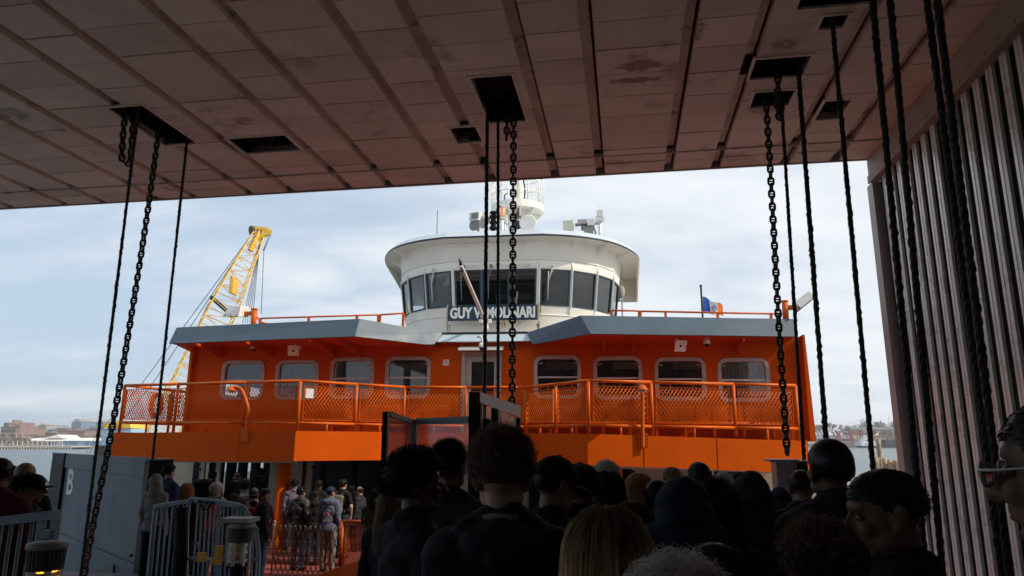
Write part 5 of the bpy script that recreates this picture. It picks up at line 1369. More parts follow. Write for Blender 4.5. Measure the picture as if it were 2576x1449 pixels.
# end return of the left visor
g = G(); a = Pb[0]; d = Pt[0]; g.hexa([a, a + V3((.03, 0, 0)), a + V3((.03, 4, 0)), a + V3((0, 4, 0)), d, d + V3((.03, 0, 0)), d + V3((.03, 4, 0)), d + V3((0, 4, 0))]); g.obj('visor_return', VISOR, ferry)
# roof deck and soffit
g = G(); g.prism([(p.x, p.y + .07, 8.34 if i not in (2, 3) else 8.17) for i, p in enumerate(Pt) if i in (0, 1, 4, 5)] + [(Pt[5].x, 30, 8.34), (Pt[0].x, 30, 8.34)], (0, 0, .03)) if False else None
g.add([V3((Pt[0].x, Pt[0].y + .07, 8.35)), V3((Pt[1].x, Pt[1].y + .07, 8.35)), V3((Pt[2].x, Pt[2].y + .07, 8.18)), V3((Pt[2].x, 6, 8.35)), V3((Pt[0].x, 6, 8.35))], [(0, 1, 2, 3, 4)])
g.add([V3((Pt[3].x, Pt[3].y + .07, 8.18)), V3((Pt[4].x, Pt[4].y + .07, 8.35)), V3((Pt[5].x, Pt[5].y + .07, 8.35)), V3((Pt[5].x, 6, 8.35)), V3((Pt[3].x, 6, 8.35))], [(0, 1, 2, 3, 4)])
g.bb((Pt[0].x, 6, 8.30), (Pt[5].x, 30, 8.35)); g.bb((Pt[2].x, 4.02, 8.13), (Pt[3].x, 6, 8.18)); g.obj('roof_deck', GREYIN, ferry)
g = G()
g.add([Pb[0] + V3((0, .04, .02)), Pb[1] + V3((0, .05, .02)), V3((Pb[2].x, Pb[2].y + .05, 7.83)), V3((Pb[2].x, HV - .002, 7.85)), V3((Pb[0].x, HV - .002, 7.86))], [(0, 1, 2, 3, 4)])
g.add([V3((Pb[3].x, Pb[3].y + .05, 7.83)), Pb[4] + V3((0, .05, .02)), Pb[5] + V3((0, .04, .02)), V3((Pb[5].x, HV - .002, 7.88)), V3((Pb[3].x, HV - .002, 7.85))], [(0, 1, 2, 3, 4)])
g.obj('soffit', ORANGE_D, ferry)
# soffit brackets: triangular knees from the wall out to the visor
for px, vo in ((560, 2.6), (690, 2.3), (845, 2.1), (905, 2.2), (1520, 2.3), (1590, 2.2), (1850, 2.7)):
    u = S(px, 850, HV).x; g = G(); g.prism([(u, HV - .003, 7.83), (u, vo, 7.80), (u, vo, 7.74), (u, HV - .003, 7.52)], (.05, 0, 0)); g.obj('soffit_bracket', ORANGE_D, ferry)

# ---------------------------------------------------------------- deck railing with diamond mesh
ZR, ZL = 6.45, 5.40
def edge_pt(px):
    """point of the railing line under picture column px"""
    for i, (a, b) in enumerate(((285, 744), (744, 1019), (1019, 1325), (1325, 1478), (1478, 2032))):
        if a <= px <= b:
            (u0, v0, *_), (u1, v1, *_) = edge[i], edge[i + 1]
            best = None
            for k in range(401):
                f = k / 400; u, v = u0 + (u1 - u0) * f, v0 + (v1 - v0) * f + .07
                q = S(px, 1020, v); e = abs(q.x - u)
                if best is None or e < best[0]: best = (e, u, v, i, f)
            return V3((best[1], best[2], 0)), best[3]
rail = thing('ferry_railing', None, None) if False else None
post_px = [308, 443, 617, 747, 895, 1017, 1172, 1322, 1398, 1481, 1639, 1847, 2004]
posts = [edge_pt(p)[0] for p in post_px]
zf = lambda p: 5.1 if abs(p.x) > 7 else 5.2
for i, p in enumerate(posts):
    g = G(); g.tube((p.x, p.y, zf(p)), (p.x, p.y, ZR), .042, 10); g.obj('rail_post', ORANGE2, ferry)
    if i == len(posts) - 1: break
    q = posts[i + 1]
    g = G(); g.path([V3((p.x, p.y, ZR)), V3((q.x, q.y, ZR))], .04, 10); g.obj('top_rail', ORANGE2, ferry)
    g = G(); g.path([V3((p.x, p.y, ZL)), V3((q.x, q.y, ZL))], .04, 10)
    m0 = p.lerp(q, .5); g.tube((m0.x, m0.y, zf(m0) - .05), (m0.x, m0.y, ZL), .03, 6)
    g.obj('bottom_rail', ORANGE2, ferry)
    d = (q - p); ln_ = d.length; d.normalize()
    def P_(s, t_, p=p, d=d): return V3((p.x + d.x * s, p.y + d.y * s, t_))
    g = G(); a0, a1, b0, b1 = .11, ln_ - .11, ZL + .09, ZR - .12
    for s_, t_ in (((a0, b0), (a0, b1)), ((a1, b0), (a1, b1)), ((a0, b1), (a1, b1)), ((a0, b0), (a1, b0))): g.beam(P_(*s_), P_(*t_), .012, .045, up=(d.y, -d.x, 0))
    for f in (.2, .5, .8):
        s_ = a0 + (a1 - a0) * f; g.tube(P_(s_, ZL), P_(s_, b0), .012, 5); g.tube(P_(s_, b1), P_(s_, ZR), .012, 5)
    pf = g.obj('mesh_frame', ORANGE2, ferry)
    g = G(); diamond(g, P_, a0, a1, b0, b1, .095, .135, .010); g.obj('wire_mesh', ORANGE2, pf)
# side railings running aft
for p, uu in ((posts[0], posts[0].x + .12), (posts[-1], posts[-1].x + .25)):
    q = V3((uu, 8.0 if p.x < 0 else 3.45, 0)); d = (q - p); ln_ = d.length; d.normalize()
    nseg = 3 if p.x < 0 else 1
    g = G(); g.path([V3((p.x, p.y, ZR)), V3((q.x, q.y, ZR))], .04, 8); g.obj('top_rail', ORANGE2, ferry)
    g = G(); g.path([V3((p.x, p.y, ZL)), V3((q.x, q.y, ZL))], .04, 8); g.obj('bottom_rail', ORANGE2, ferry)
    for k in range(nseg):
        s0, s1 = ln_ * k / nseg, ln_ * (k + 1) / nseg
        def P_(s, t_, p=p, d=d): return V3((p.x + d.x * s, p.y + d.y * s, t_))
        g = G(); g.tube(P_(s1, 5.1), P_(s1, ZR), .04, 8); g.obj('rail_post', ORANGE2, ferry)
        g = G(); 
        for s_, t_ in (((s0 + .1, ZL + .09), (s0 + .1, ZR - .12)), ((s1 - .1, ZL + .09), (s1 - .1, ZR - .12)), ((s0 + .1, ZR - .12), (s1 - .1, ZR - .12)), ((s0 + .1, ZL + .09), (s1 - .1, ZL + .09))): g.beam(P_(*s_), P_(*t_), .012, .045, up=(d.y, -d.x, 0))
        pf = g.obj('mesh_frame', ORANGE2, ferry)
        g = G(); diamond(g, P_, s0 + .1, s1 - .1, ZL + .09, ZR - .12, .095, .135, .010); g.obj('wire_mesh', ORANGE2, pf)
# white notice on the mesh
p, _ = edge_pt(778); g = G(); g.bx((p.x, p.y - .03, S(778, 990, p.y).z), (.2, .01, .24), Matrix.Rotation(rad(38), 3, 'Z')); g.obj('paper_notice', WHITEP, ferry)

# gooseneck deck lamps bolted to the girders
for kind, pb_, path_px in (('left', (622, 1112), [(622, 1112), (622, 1072), (626, 1040), (622, 1018), (610, 985), (600, 976), (586, 974)]), ('right', (1617, 1128), None)):
    p, i_ = edge_pt(pb_[0])
    v_ = p.y - .14
    g = G()
    if path_px: pts = polycurve([S(x, y, v_) for x, y in path_px])
    else:
        a = S(1617, 1128, v_); b = S(1616, 990, v_)
        pts = polycurve([a, a.lerp(b, .5), b, b + V3((0, -.03, .1)), b + V3((0, -.2, .16)), b + V3((0, -.42, .14))])
    g.path(pts, .045, 10); lamp = g.obj('deck_lamp', ORANGE2, ferry)
    c = S(pb_[0], pb_[1] - 20, p.y); g = G(); g.bx((c.x, p.y - .13, c.z), (.24, .02, .36)); 
    for s_ in (-.09, .09):
        for t_ in (-.13, .13): g.ell((c.x + s_, p.y - .145, c.z + t_), (.015, .012, .015), seg=6, ring=4)
    g.obj('mounting_plate', ORANGE2, lamp)
    e = pts[-1]; g = G(); g.lathe(e + V3((-.02 if path_px else 0, 0, -.16)), [(.14, .06), (.15, .075), (.10, .11), (.05, .19)], 18)
    g.obj('lamp_shade', ORANGE2, lamp)
    g = G(); g.lathe(e + V3((-.02 if path_px else 0, 0, -.24)), [(.08, .1), (.09, .11), (.09, .138)], 12); g.obj('lamp_glass', LAMPWHITE, lamp)

# cameras and floodlights under the visor
def dome_cam(px, py, v_):
    p = S(px, py, v_); g = G(); r = .085
    g.path([(p.x - .14, p.y + .05, p.z + .30), (p.x - .05, p.y, p.z + .30), (p.x, p.y, p.z + .25), (p.x, p.y, p.z + .1)], .035, 8); g.lathe((p.x, p.y, p.z), [(r * 1.05, -.04), (r * 1.1, .02), (r * .9, .1), (.04, .12)], 16); o = g.obj('security_camera', LAMPWHITE, ferry)
    g = G(); g.ell((p.x, p.y, p.z - .04), (r * .85, r * .85, r * .9), seg=14, ring=8); g.obj('dome', BLACKM, o)
dome_cam(639, 874, 3.0); dome_cam(1778, 862, 3.0); dome_cam(1212, 872, 3.4)
for px, py, v_, s_ in ((740, 878, 3.0, 1), (1707, 866, 3.0, 1)):
    p = S(px, py, v_); rt = Euler((rad(25), 0, rad(18 * s_))).to_matrix(); g = G()
    g.loft([[p + rt @ V3((x * k, y, z * k)) for x, z in ((-1, -1), (1, -1), (1, 1), (-1, 1))] for k, y in ((.16, -.16), (.15, -.12), (.07, .05), (.05, .2))], 0, False); g.tube(p + rt @ V3((0, .12, 0)), p + V3((-.05, .2, .38)), .04, 8); g.bx(p + rt @ V3((.17, -.02, .06)), (.07, .12, .1), rt)
    o = g.obj('loudspeaker', LAMPWHITE, ferry)
    g = G(); g.ell(p + rt @ V3((0, -.165, 0)), (.035, .01, .035), rt, seg=10, ring=6); g.obj('driver', BLACKM, o)
for pole, arm, box, lab in (((641, 800, 778), (600, 789), [(575, 794), (617, 797)], 1), ((1974, 800, 758), (2003, 774), [(2005, 742), (2043, 776)], -1)):
    v_ = 3.4; a = S(pole[0], 806, v_); b = S(pole[0], pole[2], v_); g = G()
    g.tube((b.x, v_, 8.3), b, .085, 10); g.lathe(b, [(.1, -.01), (.1, .02)], 10); m_ = S(pole[0], arm[1], v_); e = S(arm[0], arm[1], v_); g.beam(m_, e, .13, .12); o = g.obj('floodlight', ORANGE2, ferry)
    if lab == 1:
        c = S(598, 783, v_); rt = Euler((rad(10), rad(5), rad(-8))).to_matrix(); 
        g = G(); g.hexa([c + rt @ V3(q) for q in ((-.30, -.32, -.15), (.28, -.30, -.15), (.28, .3, -.15), (-.30, .3, -.15), (-.17, -.16, .17), (.26, -.2, .17), (.26, .2, .17), (-.17, .2, .17))]); g.obj('lamp_housing', LAMPWHITE, o)
        g = G(); g.hexa([c + rt @ V3(q) for q in ((-.30, -.34, -.17), (.29, -.32, -.17), (.29, .32, -.17), (-.30, .32, -.17), (-.31, -.34, -.152), (.29, -.32, -.152), (.29, .32, -.152), (-.31, .32, -.152))])
        for x_ in (-.2, 0, .2): g.bx(c + rt @ V3((x_, -.29, -.13)), (.03, .05, .08), rt)
        g.obj('lens_frame', GREYIN, o)
    else:
        c = S(2024, 760, v_); rt = Euler((rad(-5), rad(-38), rad(6))).to_matrix()
        g = G(); g.hexa([c + rt @ V3(q) for q in ((-.3, -.28, -.06), (.24, -.28, -.06), (.24, .28, -.06), (-.3, .28, -.06), (-.3, -.22, .16), (.2, -.22, .16), (.2, .22, .16), (-.3, .22, .16))]); g.obj('lamp_housing', LAMPWHITE, o)
        g = G(); g.bx(c + rt @ V3((-.03, 0, -.075)), (.56, .6, .025), rt); 
        for y_ in (-.2, .1): g.bx(c + rt @ V3((-.31, y_, -.04)), (.04, .05, .08), rt)
        g.obj('lens_frame', GREYIN, o)
# roof rails
def roofrail(pxs, ytop, v_):
    g = G(); pts = [S(x, y, v_) for x, y in zip(pxs, ytop)]
    g.path([pts[0], pts[-1]], .028, 6)
    for p in pts: g.bb((p.x - .035, v_ - .03, 8.3), (p.x + .035, v_ + .03, p.z))
    g.obj('roof_rail', ORANGE2, ferry)
roofrail([655, 777, 898, 952], [801, 797, 794, 792], 3.7); roofrail([956, 1015], [792, 788], 3.7)
roofrail([1538, 1607], [781, 782], 3.7); roofrail([1611, 1674, 1805, 1939, 1975], [783, 784, 786, 788, 790], 3.7)
g = G(); a = S(645, 795, 3.5); g.path([a, a + V3((.15, 0, -.2)), a + V3((.45, .1, -.25))], .03, 6); g.obj('roof_rail_end', ORANGE2, ferry)

# ---------------------------------------------------------------- wheelhouse
CU = S(1245, 700, 6.6).x
half = [(1.56, 6.6), (2.66, 7.0), (3.5, 7.72), (4.05, 8.66), (4.25, 9.75), (4.25, 13.5)]
def ringp(z, k=1.0, dv=0.0, grow=0.0):
    pts = []
    for u, v in half:
        pts.append((u * k + grow * .5, v + dv - grow * (1 if v < 8 else .5 if v < 9.5 else 0)))
    return [V3((CU - u, v, z)) for u, v in reversed(pts)] + [V3((CU + u, v, z)) for u, v in pts]
zs_skirt, zw0, zw1, ztop = 8.3, 9.52, 11.02, 11.62
# lower drum
def drum(z, s): return [V3((CU + s * 4.0 * math.cos(a), 10.4 - s * 3.95 * math.sin(a) * (1 if math.sin(a) > 0 else 1.0), z)) for a in [math.pi * (-.25 + 1.5 * i / 40) for i in range(41)]]

z_sill, z_head = S(1242, 768, 6.6).z, S(1242, 672, 6.6).z
lean = .22
r0 = ringp(9.28, .955, .27); r1 = ringp(z_sill - .06, .965, .2); r2 = ringp(z_head + .02, 1.0, 0); r3 = ringp(z_head + .25, 1.0, -.0); zr_ = S(1230, 597, 6.08).z; r4 = ringp(zr_ - .04, 1.0, .0, .2)
rd = ringp(8.2, .945, .30)
g = G(); g.loft([rd, r0, r1], 0, True, closed=True, caps=False); g.obj('wheelhouse_apron', SHIPWHITE, ferry)
g = G(); g.loft([r2, r3], 0, False, closed=True, caps=False); g.loft([[p + V3((0, .03, 0)) for p in r3], [p + V3((0, .03, 0)) for p in r4]], 0, True, closed=True, caps=False); g.obj('wheelhouse_wall', SHIPWHITE, ferry)
NF = len(r1)
WFR = M('window_frame_navy', (.03, .055, .075), .4)
INW = M('wheelhouse_lining', (.16, .17, .18), .7)
mull = G()
for i in range(NF - 1):
    a0, a1, b0, b1 = r1[i], r1[i + 1], r2[i], r2[i + 1]
    if i == NF // 2 - 1: wlist = [(0.03, .34), (.345, .66), (.665, .97)]
    elif abs(i - (NF // 2 - 1)) > 4: continue
    else: wlist = [(.035, .965)]
    nrm = (a1 - a0).cross(b0 - a0).normalized()
    def PP(s, t_, d=0.0): return a0.lerp(a1, s).lerp(b0.lerp(b1, s), t_) - nrm * d * (-1 if nrm.y > 0 else 1) * -1
    sgn = 1 if nrm.y < 0 else -1
    def PQ(s, t_, d=0.0): return a0.lerp(a1, s).lerp(b0.lerp(b1, s), t_) + nrm * (sgn * d)
    t0, t1 = .05, .93
    last = 0
    def slab(g, s0, s1, t0_, t1_, d0, d1, m=0):
        g.hexa([PQ(s0, t0_, d0), PQ(s1, t0_, d0), PQ(s1, t0_, d1), PQ(s0, t0_, d1), PQ(s0, t1_, d0), PQ(s1, t1_, d0), PQ(s1, t1_, d1), PQ(s0, t1_, d1)], m)
    slab(mull, 0, 1, 0, t0, 0, -.06); slab(mull, 0, 1, t1, 1, 0, -.06)
    edges_ = [0] + [x for w_ in wlist for x in w_] + [1]
    for k in range(0, len(edges_), 2):
        if edges_[k + 1] - edges_[k] > .001: slab(mull, edges_[k], edges_[k + 1], t0, t1, 0, -.06)
    slab(mull, -.0, .018, 0, 1, .05, .0)
    for (s0, s1) in wlist:
        L_ = (a1 - a0).length; H_ = (b0 - a0).length; fw = .055
        g = G(); e = fw / L_; h = fw / H_
        slab(g, s0, s0 + e, t0, t1, .025, -.05); slab(g, s1 - e, s1, t0, t1, .025, -.05); slab(g, s0 + e, s1 - e, t0, t0 + h, .025, -.05); slab(g, s0 + e, s1 - e, t1 - h, t1, .025, -.05)
        f = g.obj('wheelhouse_window', WFR, ferry)
        g = G(); g.add([PQ(s0 + e, t0 + h, -.02), PQ(s1 - e, t0 + h, -.02), PQ(s1 - e, t1 - h, -.02), PQ(s0 + e, t1 - h, -.02)], [(0, 1, 2, 3)]); g.obj('pane', GLP, f)
        if i in (NF // 2 - 2, NF // 2 - 1, NF // 2) :
            g = G(); sm_ = s0 + (s1 - s0) * (.25 if i != NF // 2 - 1 or s0 < .5 else .2)
            hd_ = PQ(sm_ + .12 * (1 if s0 < .6 else -1) * (.3 if len(wlist) > 1 else 1), 1.02, .1); el = PQ(sm_, .62, .06)
            g.tube(hd_, el, .014, 5); g.tube(hd_ + V3((.06, 0, 0)), el, .01, 5); g.tube(PQ(sm_, .88, .06), PQ(sm_, .2, .06), .016, 5); g.bx(hd_, (.1, .08, .08)); g.obj('wiper', LAMPWHITE if i != NF // 2 - 1 else GREYIN, f)
mull.obj('window_wall', SHIPWHITE, ferry)
# panel seams standing proud below and above the windows
g = G()
for p, q in zip(r1, r2): pass
for i in range(1, NF - 1): g.tube(r0[i] + V3((0, -.008, 0)), r1[i] + V3((0, -.008, 0)), .014, 5); g.tube(r2[i] + V3((0, -.008, 0)), r3[i] + V3((0, -.008, 0)), .014, 5)
g.path([p + V3((0, -.02, 0)) for p in r3[1:-1]], .022, 6); g.path([p + V3((0, -.015, 0)) for p in r0[1:-1]], .016, 6); g.obj('panel_bead', SHIPWHITE, ferry)
# wheelhouse floor, back and ceiling inside
g = G(); g.add([p + V3((0, .1, 0)) for p in r1], [tuple(range(NF))]); g.add([V3((p.x, p.y + .06, z_head + .2)) for p in r3], [tuple(range(NF))]); g.bb((CU - 4.0, 11.6, 9.3), (CU + 4.0, 11.7, z_head + .2)); g.obj('wheelhouse_lining', INW, ferry)
g = G(); g.bb((CU - 1.9, 7.5, 9.4), (CU + 1.9, 8.1, z_sill + .12)); g.bb((CU + .7, 7.6, z_sill + .12), (CU + 1.3, 7.9, z_sill + .4)); g.bb((CU - 1.5, 7.6, z_sill + .12), (CU - .9, 7.9, z_sill + .35)); g.obj('console', DARKIN, ferry)
g = G()
for v_ in (7.6, 8.4, 9.2): g.bb((CU - 1.8, v_, z_head - .06), (CU + 1.8, v_ + .04, z_head - .02))
g.bb((CU - .9, 9.8, z_head - .5), (CU - .2, 9.9, z_head - .3)); g.bb((CU + .1, 9.8, z_head - .5), (CU + .8, 9.9, z_head - .3)); g.bb((CU + 1.5, 9.0, z_head - .4), (CU + 2.2, 9.1, z_head - .15)); g.obj('overhead_fitting', WHITEBAR, ferry)
# roof: overhanging brim with dark edge and low pale blue crown
zr_ = S(1230, 597, 6.08).z
rim_h = [(1.75, 6.08), (2.8, 6.42), (3.8, 7.1), (4.52, 8.1), (4.98, 9.4), (5.06, 11.0), (5.06, 13.2)]
def rimr(z, k=1.0, dv=0.0): return [V3((CU - u * k, v + dv, z)) for u, v in reversed(rim_h)] + [V3((CU + u * k, v + dv, z)) for u, v in rim_h]
def smooth_ring(f): return f
g = G(); ra = rimr(zr_); rb = rimr(zr_ + .07)
def dens(r):                                   # round the plan corners away from the straight front
    out = []
    n = len(r)
    for i in range(n - 1):
        a, b, c, d = r[max(0, i - 1)], r[i], r[i + 1], r[min(n - 1, i + 2)]
        st = i == n // 2 - 1
        for k in range(4):
            t_ = k / 4
            if st: p = b.lerp(c, t_)
            else:
                m0 = (c - a) * .5 if i != n // 2 else (c - b); m1 = (d - b) * .5 if i != n // 2 - 2 else (c - b)
                t2, t3 = t_ * t_, t_ ** 3
                p = b * (2 * t3 - 3 * t2 + 1) + m0 * (t3 - 2 * t2 + t_) + c * (-2 * t3 + 3 * t2) + m1 * (t3 - t2)
            out.append(p)
    out.append(r[-1]); return out
ra, rb = dens(ra), dens(rb)
g.loft([ra, rb], 0, False, closed=True, caps=False); g.obj('roof_edge', DARKTRIM, ferry)
crown1 = [V3((CU + (p.x - CU) * .97, p.y + .25 if p.y < 9 else p.y, zr_ + .30)) for p in rb]; crown2 = [V3((CU + (p.x - CU) * .8, p.y + 1.3 if p.y < 9 else p.y + .3, zr_ + .62)) for p in rb]
g = G(); g.loft([rb, crown1, crown2], 0, False, closed=True, caps=True); g.obj('roof_crown', M('roof_pale_blue', (.5, .57, .62), .4, var=.06, scale=1), ferry)
innr = dens([V3((p.x, p.y, zr_ - .02)) for p in rimr(0)])
wallr = [V3((CU + (p.x - CU) * .86, 6.42 + (p.y - 6.08) * .9, zr_ - .08)) for p in ra]
g = G(); g.loft([[p + V3((0, 0, .001)) for p in ra], wallr], 0, False, closed=True, caps=False)
# side wings that drop behind
for s_ in (-1, 1):
    x_ = CU + s_ * 5.0
    g.prism([(x_, 9.4, zr_ - .003), (x_, 13.2, zr_ - .003), (x_, 13.2, zr_ - 1.0), (x_, 12.2, zr_ - .85), (x_, 10.6, zr_ - .35)], (-s_ * .06, 0, 0))
    g.prism([(x_ - s_ * .061, 13.2, zr_ - .003), (x_ - s_ * .7, 13.2, zr_ - .003), (x_ - s_ * .7, 13.2, zr_ - 1.0), (x_ - s_ * .061, 13.2, zr_ - 1.0)], (0, -.05, 0))
g.obj('roof_soffit', SHIPWHITE, ferry)
for u, v, kl in ((1.1, 6.45, .3), (2.6, 6.9, .5), (3.5, 7.6, .8), (4.1, 8.8, .8), (-1.1, 6.45, .3), (-2.6, 6.9, .5), (-3.5, 7.6, .8), (-4.1, 8.8, .8)):
    o_ = V3((u, v - 10.2, 0)).normalized(); c = V3((CU + u, v, zr_ - .12)); e = c + o_ * .75 * kl; d = o_.cross(V3((0, 0, 1))) * .03
    g = G(); g.prism([c - o_ * .05 + V3((0, 0, .1)) - d, e + V3((0, 0, .11)) - d, c - o_ * .05 - V3((0, 0, .34 * kl)) - d], d * 2); g.obj('brim_knee', SHIPWHITE, ferry)
# name board
a = S(1127, 788, 6.45); b = S(1352, 788, 6.45); zt0_, zb0_ = S(1240, 769, 6.45).z, S(1240, 806, 6.45).z
g = G(); g.bb((a.x, 6.44, zb0_), (b.x, 6.48, zt0_)); nb = g.obj('name_board', NAVY, ferry)
me = text_mesh('GUY V. MOLINARI', (zt0_ - zb0_) * .98, .004, .022, (b.x - a.x) * .95); me.materials.append(WHITEP)
o = linkmesh('lettering', me, nb, V3(((a.x + b.x) / 2, 6.434, (zt0_ + zb0_) / 2 - .005))); o.rotation_euler = (rad(90), 0, 0)
g = G()
for x_ in (a.x - .05, b.x + .02): g.bb((x_, 6.46, zb0_ - .12), (x_ + .05, 6.54, zt0_ + .06))
g.bb((a.x + .5, 6.485, zb0_ - .02), (a.x + .54, 6.6, zb0_ - .0)); g.obj('board_bracket', M('rusty_bracket', (.5, .38, .22), .8, var=.4, scale=14), nb)
g = G(); rr = random.Random(3)
for x_, n_, zt_s, ln2 in ((a.x - .02, 5, zb0_ - .1, .38), (b.x + .03, 5, zb0_ - .1, .38), (a.x + 1.9, 4, zb0_ - .02, .2), (b.x + .06, 3, zt0_ + .02, .4)):
    for k in range(n_):
        xx_ = x_ + rr.uniform(-.07, .07); l_ = ln2 * rr.uniform(.4, 1); w_ = rr.uniform(.008, .02)
        yv = 6.44 + .0
        # streak follows the apron/drum front
        yq = 6.6 + .27 + .012 * (1 if abs(xx_ - CU) < 1.5 else 0) - .02
        g.add([(xx_ - w_, min(yq, 6.60), zt_s), (xx_ + w_, min(yq, 6.60), zt_s), (xx_ + w_ * .2, yq, zt_s - l_), (xx_ - w_ * .3, yq, zt_s - l_)], [(0, 1, 2, 3)])
g.obj('rust_streak', RUST, nb)
# wiper rail over the centre windows
g = G(); zq = S(1240, 658, 6.55).z
g.path([(CU - 1.3, 6.5, zq - .12), (CU + 1.35, 6.5, zq - .1)], .014, 6)
for u in (-1.15, -.8, -.05, .75, 1.1, 1.25): g.tube((CU + u, 6.5, zq - .28), (CU + u, 6.5, zq), .02, 6); g.bx((CU + u, 6.52, zq - .1), (.06, .08, .05))
g.tube((CU, 6.5, zq), (CU, 6.5, zq + .22), .015, 6); g.obj('washer_pipe', SHIPWHITE, ferry)
# jackstaff leaning forward over the visor
b0 = S(1222, 812, 4.3); t0 = S(1160, 668, 1.55); t1 = S(1155, 650, 1.4)
g = G(); g.path([b0, b0.lerp(t0, .98), t0], [.06, .05, .048], 10); js = g.obj('jackstaff', M('staff_white', (.72, .66, .63), .45, var=.08), ferry)
g = G(); d_ = (t1 - b0).normalized(); t00 = S(1164, 681, 1.75); g.path([t00, t00.lerp(t1, .3), t1], [.05, .06, .01], 10); g.obj('staff_tip', BLACKM, js)
g = G(); g.bx((b0.x, 4.3, b0.z - .1), (.14, .2, .2)); g.bx((b0.x + .12, 4.3, b0.z + .05), (.1, .12, .12)); g.bx((b0.x - .16, 4.3, b0.z + .05), (.1, .1, .1)); g.tube((b0.x, 4.3, 8.1), (b0.x, 4.3, b0.z), .04, 6); g.obj('staff_socket', SHIPWHITE, js)

# ---------------------------------------------------------------- mast platform and roof gear
MVv = 11.3
def mp_(px, py, v_=MVv): return S(px, py, v_)
pz = mp_(1302, 520).z; ptop = mp_(1302, 492).z; pu = mp_(1302, 510).x; hw = (mp_(1368, 510).x - mp_(1236, 510).x) / 2
zl_ = mp_(1302, 575).z
n8 = 24
def oval(k, z, kv=.9): return [V3((pu + hw * k * math.cos(6.283 * i / n8), MVv + hw * k * kv * math.sin(6.283 * i / n8), z)) for i in range(n8)]
zf_ = mp_(1302, 500, MVv - hw * .9).z
g = G(); g.loft([oval(1.0, zf_ - .28), oval(1.0, zf_), oval(.96, zf_ + .02)], 0, False, caps=True); mast = g.obj('mast_platform', SHIPWHITE, ferry)
g = G()
for a in (.4, 1.0, 1.57, 2.14, 2.74, 3.5, 4.0, 4.5, 5.0, 5.6):
    d_ = V3((math.cos(a), math.sin(a), 0)); t_ = d_.cross(V3((0, 0, 1))) * .025
    o_ = V3((pu, MVv, 0)); k_ = hw * .95
    g.prism([o_ + d_ * k_ + V3((0, 0, zf_ - .29)) - t_, o_ + d_ * .2 + V3((0, 0, zf_ - .29)) - t_, o_ + d_ * .2 + V3((0, 0, zl_ + .1)) - t_, o_ + d_ * .34 + V3((0, 0, zl_ + .1)) - t_, o_ + d_ * k_ * .75 + V3((0, 0, zf_ - .62)) - t_], t_ * 2)
g.obj('platform_rib', SHIPWHITE, mast)
g = G(); g.loft([oval(.5, zf_ - .285), oval(.42, zf_ - .6), oval(.33, zl_ + .1), oval(.3, zl_ - .6)], 0, False, caps=False); g.obj('platform_bowl', SHIPWHITE, mast)
g = G(); g.lathe((pu + .1, MVv, 0), [(.32, zl_ - .5), (.28, zf_ - .3), (.17, zf_), (.15, zf_ + 5)], 14); g.obj('mast_column', SHIPWHITE, mast)
g = G()
for k_, z_ in ((.98, zf_ + .45), (.98, zf_ + .95), (.98, zf_ + 1.35)): g.path(oval(k_, z_), .025, 6, closed=True)
for i in range(0, n8, 2): p = oval(.98, zf_)[i]; g.tube(p, p + V3((0, 0, 1.35)), .025, 6)
g.obj('platform_rail', SHIPWHITE, mast)
g = G(); a = oval(.6, zf_)[20]; g.path([a, a + V3((.05, 0, .5)), a + V3((-.05, 0, 1.2)), a + V3((.1, 0, 2.5))], .03, 6); g.path([oval(.5, zf_)[13], oval(.5, zf_)[13] + V3((0, 0, .5)), oval(.5, zf_)[13] + V3((.15, 0, .6))], .025, 6); g.obj('cable_run', BLACKM, mast)
# gear: each fitting stands on the wheelhouse roof
def gz(px, py, v_): return S(px, py, v_)
zroof = zr_ + .62
def post(g, u, v_, z1, r=.05, z0=None): g.tube((u, v_, (z0 or zroof) - .3), (u, v_, z1), r, 8)
c = gz(1202, 548, 8.0); g = G(); post(g, c.x + .02, 8.0, c.z - .05, .06); g.bx(c, (.42, .5, .3), Euler((0, rad(4), rad(-30))).to_matrix()); g.tube(c + V3((.2, -.1, .02)), c + V3((.42, .05, -.1)), .12, 10); g.path([c + V3((.1, 0, .16)), c + V3((.4, 0, .2)), c + V3((.55, 0, -.1))], .02, 6); sl_ = g.obj('searchlight', LAMPWHITE, ferry)
g = G(); g.bx(c + V3((-.05, -.25, 0)), (.34, .04, .22), Euler((0, rad(4), rad(-30))).to_matrix()); g.obj('grille', GREYIN, sl_)
g = G(); c2 = gz(1195, 566, 7.9); g.lathe(c2, [(.02, -.05), (.22, .0), (.24, .05)], 14, axis=(-.5, -1, 0)); c3 = gz(1214, 566, 7.8); g.lathe(c3, [(.02, -.2), (.1, -.12), (.14, .08)], 14, axis=(.2, -1, 0)); g.obj('deck_horn', GREYIN, ferry)
c = gz(1241, 556, 7.9); g = G(); 
for k in range(3): g.lathe(c + V3((0, 0, .22 - k * .22)), [(.11, -.1), (.15, -.1), (.15, -.02), (.1, -.01), (.1, .08)], 14)
g.lathe(c + V3((0, 0, .3)), [(.15, 0), (.13, .06), (.03, .08)], 14); post(g, c.x, 7.9, c.z - .3, .08); sg_ = g.obj('signal_lamp_stack', BLACKM, ferry)
c = gz(1263, 536, 7.8); g = G(); post(g, c.x, 7.8, c.z - .22, .07); g.lathe(c, [(.12, -.24), (.13, -.2), (.1, -.19)], 14); g.lathe(c, [(.13, .22), (.14, .26), (.05, .3)], 14)
for k in range(6): g.tube(c + V3((.12 * math.cos(k * 1.047), .12 * math.sin(k * 1.047), -.2)), c + V3((.12 * math.cos(k * 1.047), .12 * math.sin(k * 1.047), .22)), .01, 4)
nv = g.obj('navigation_light', LAMPWHITE, ferry)
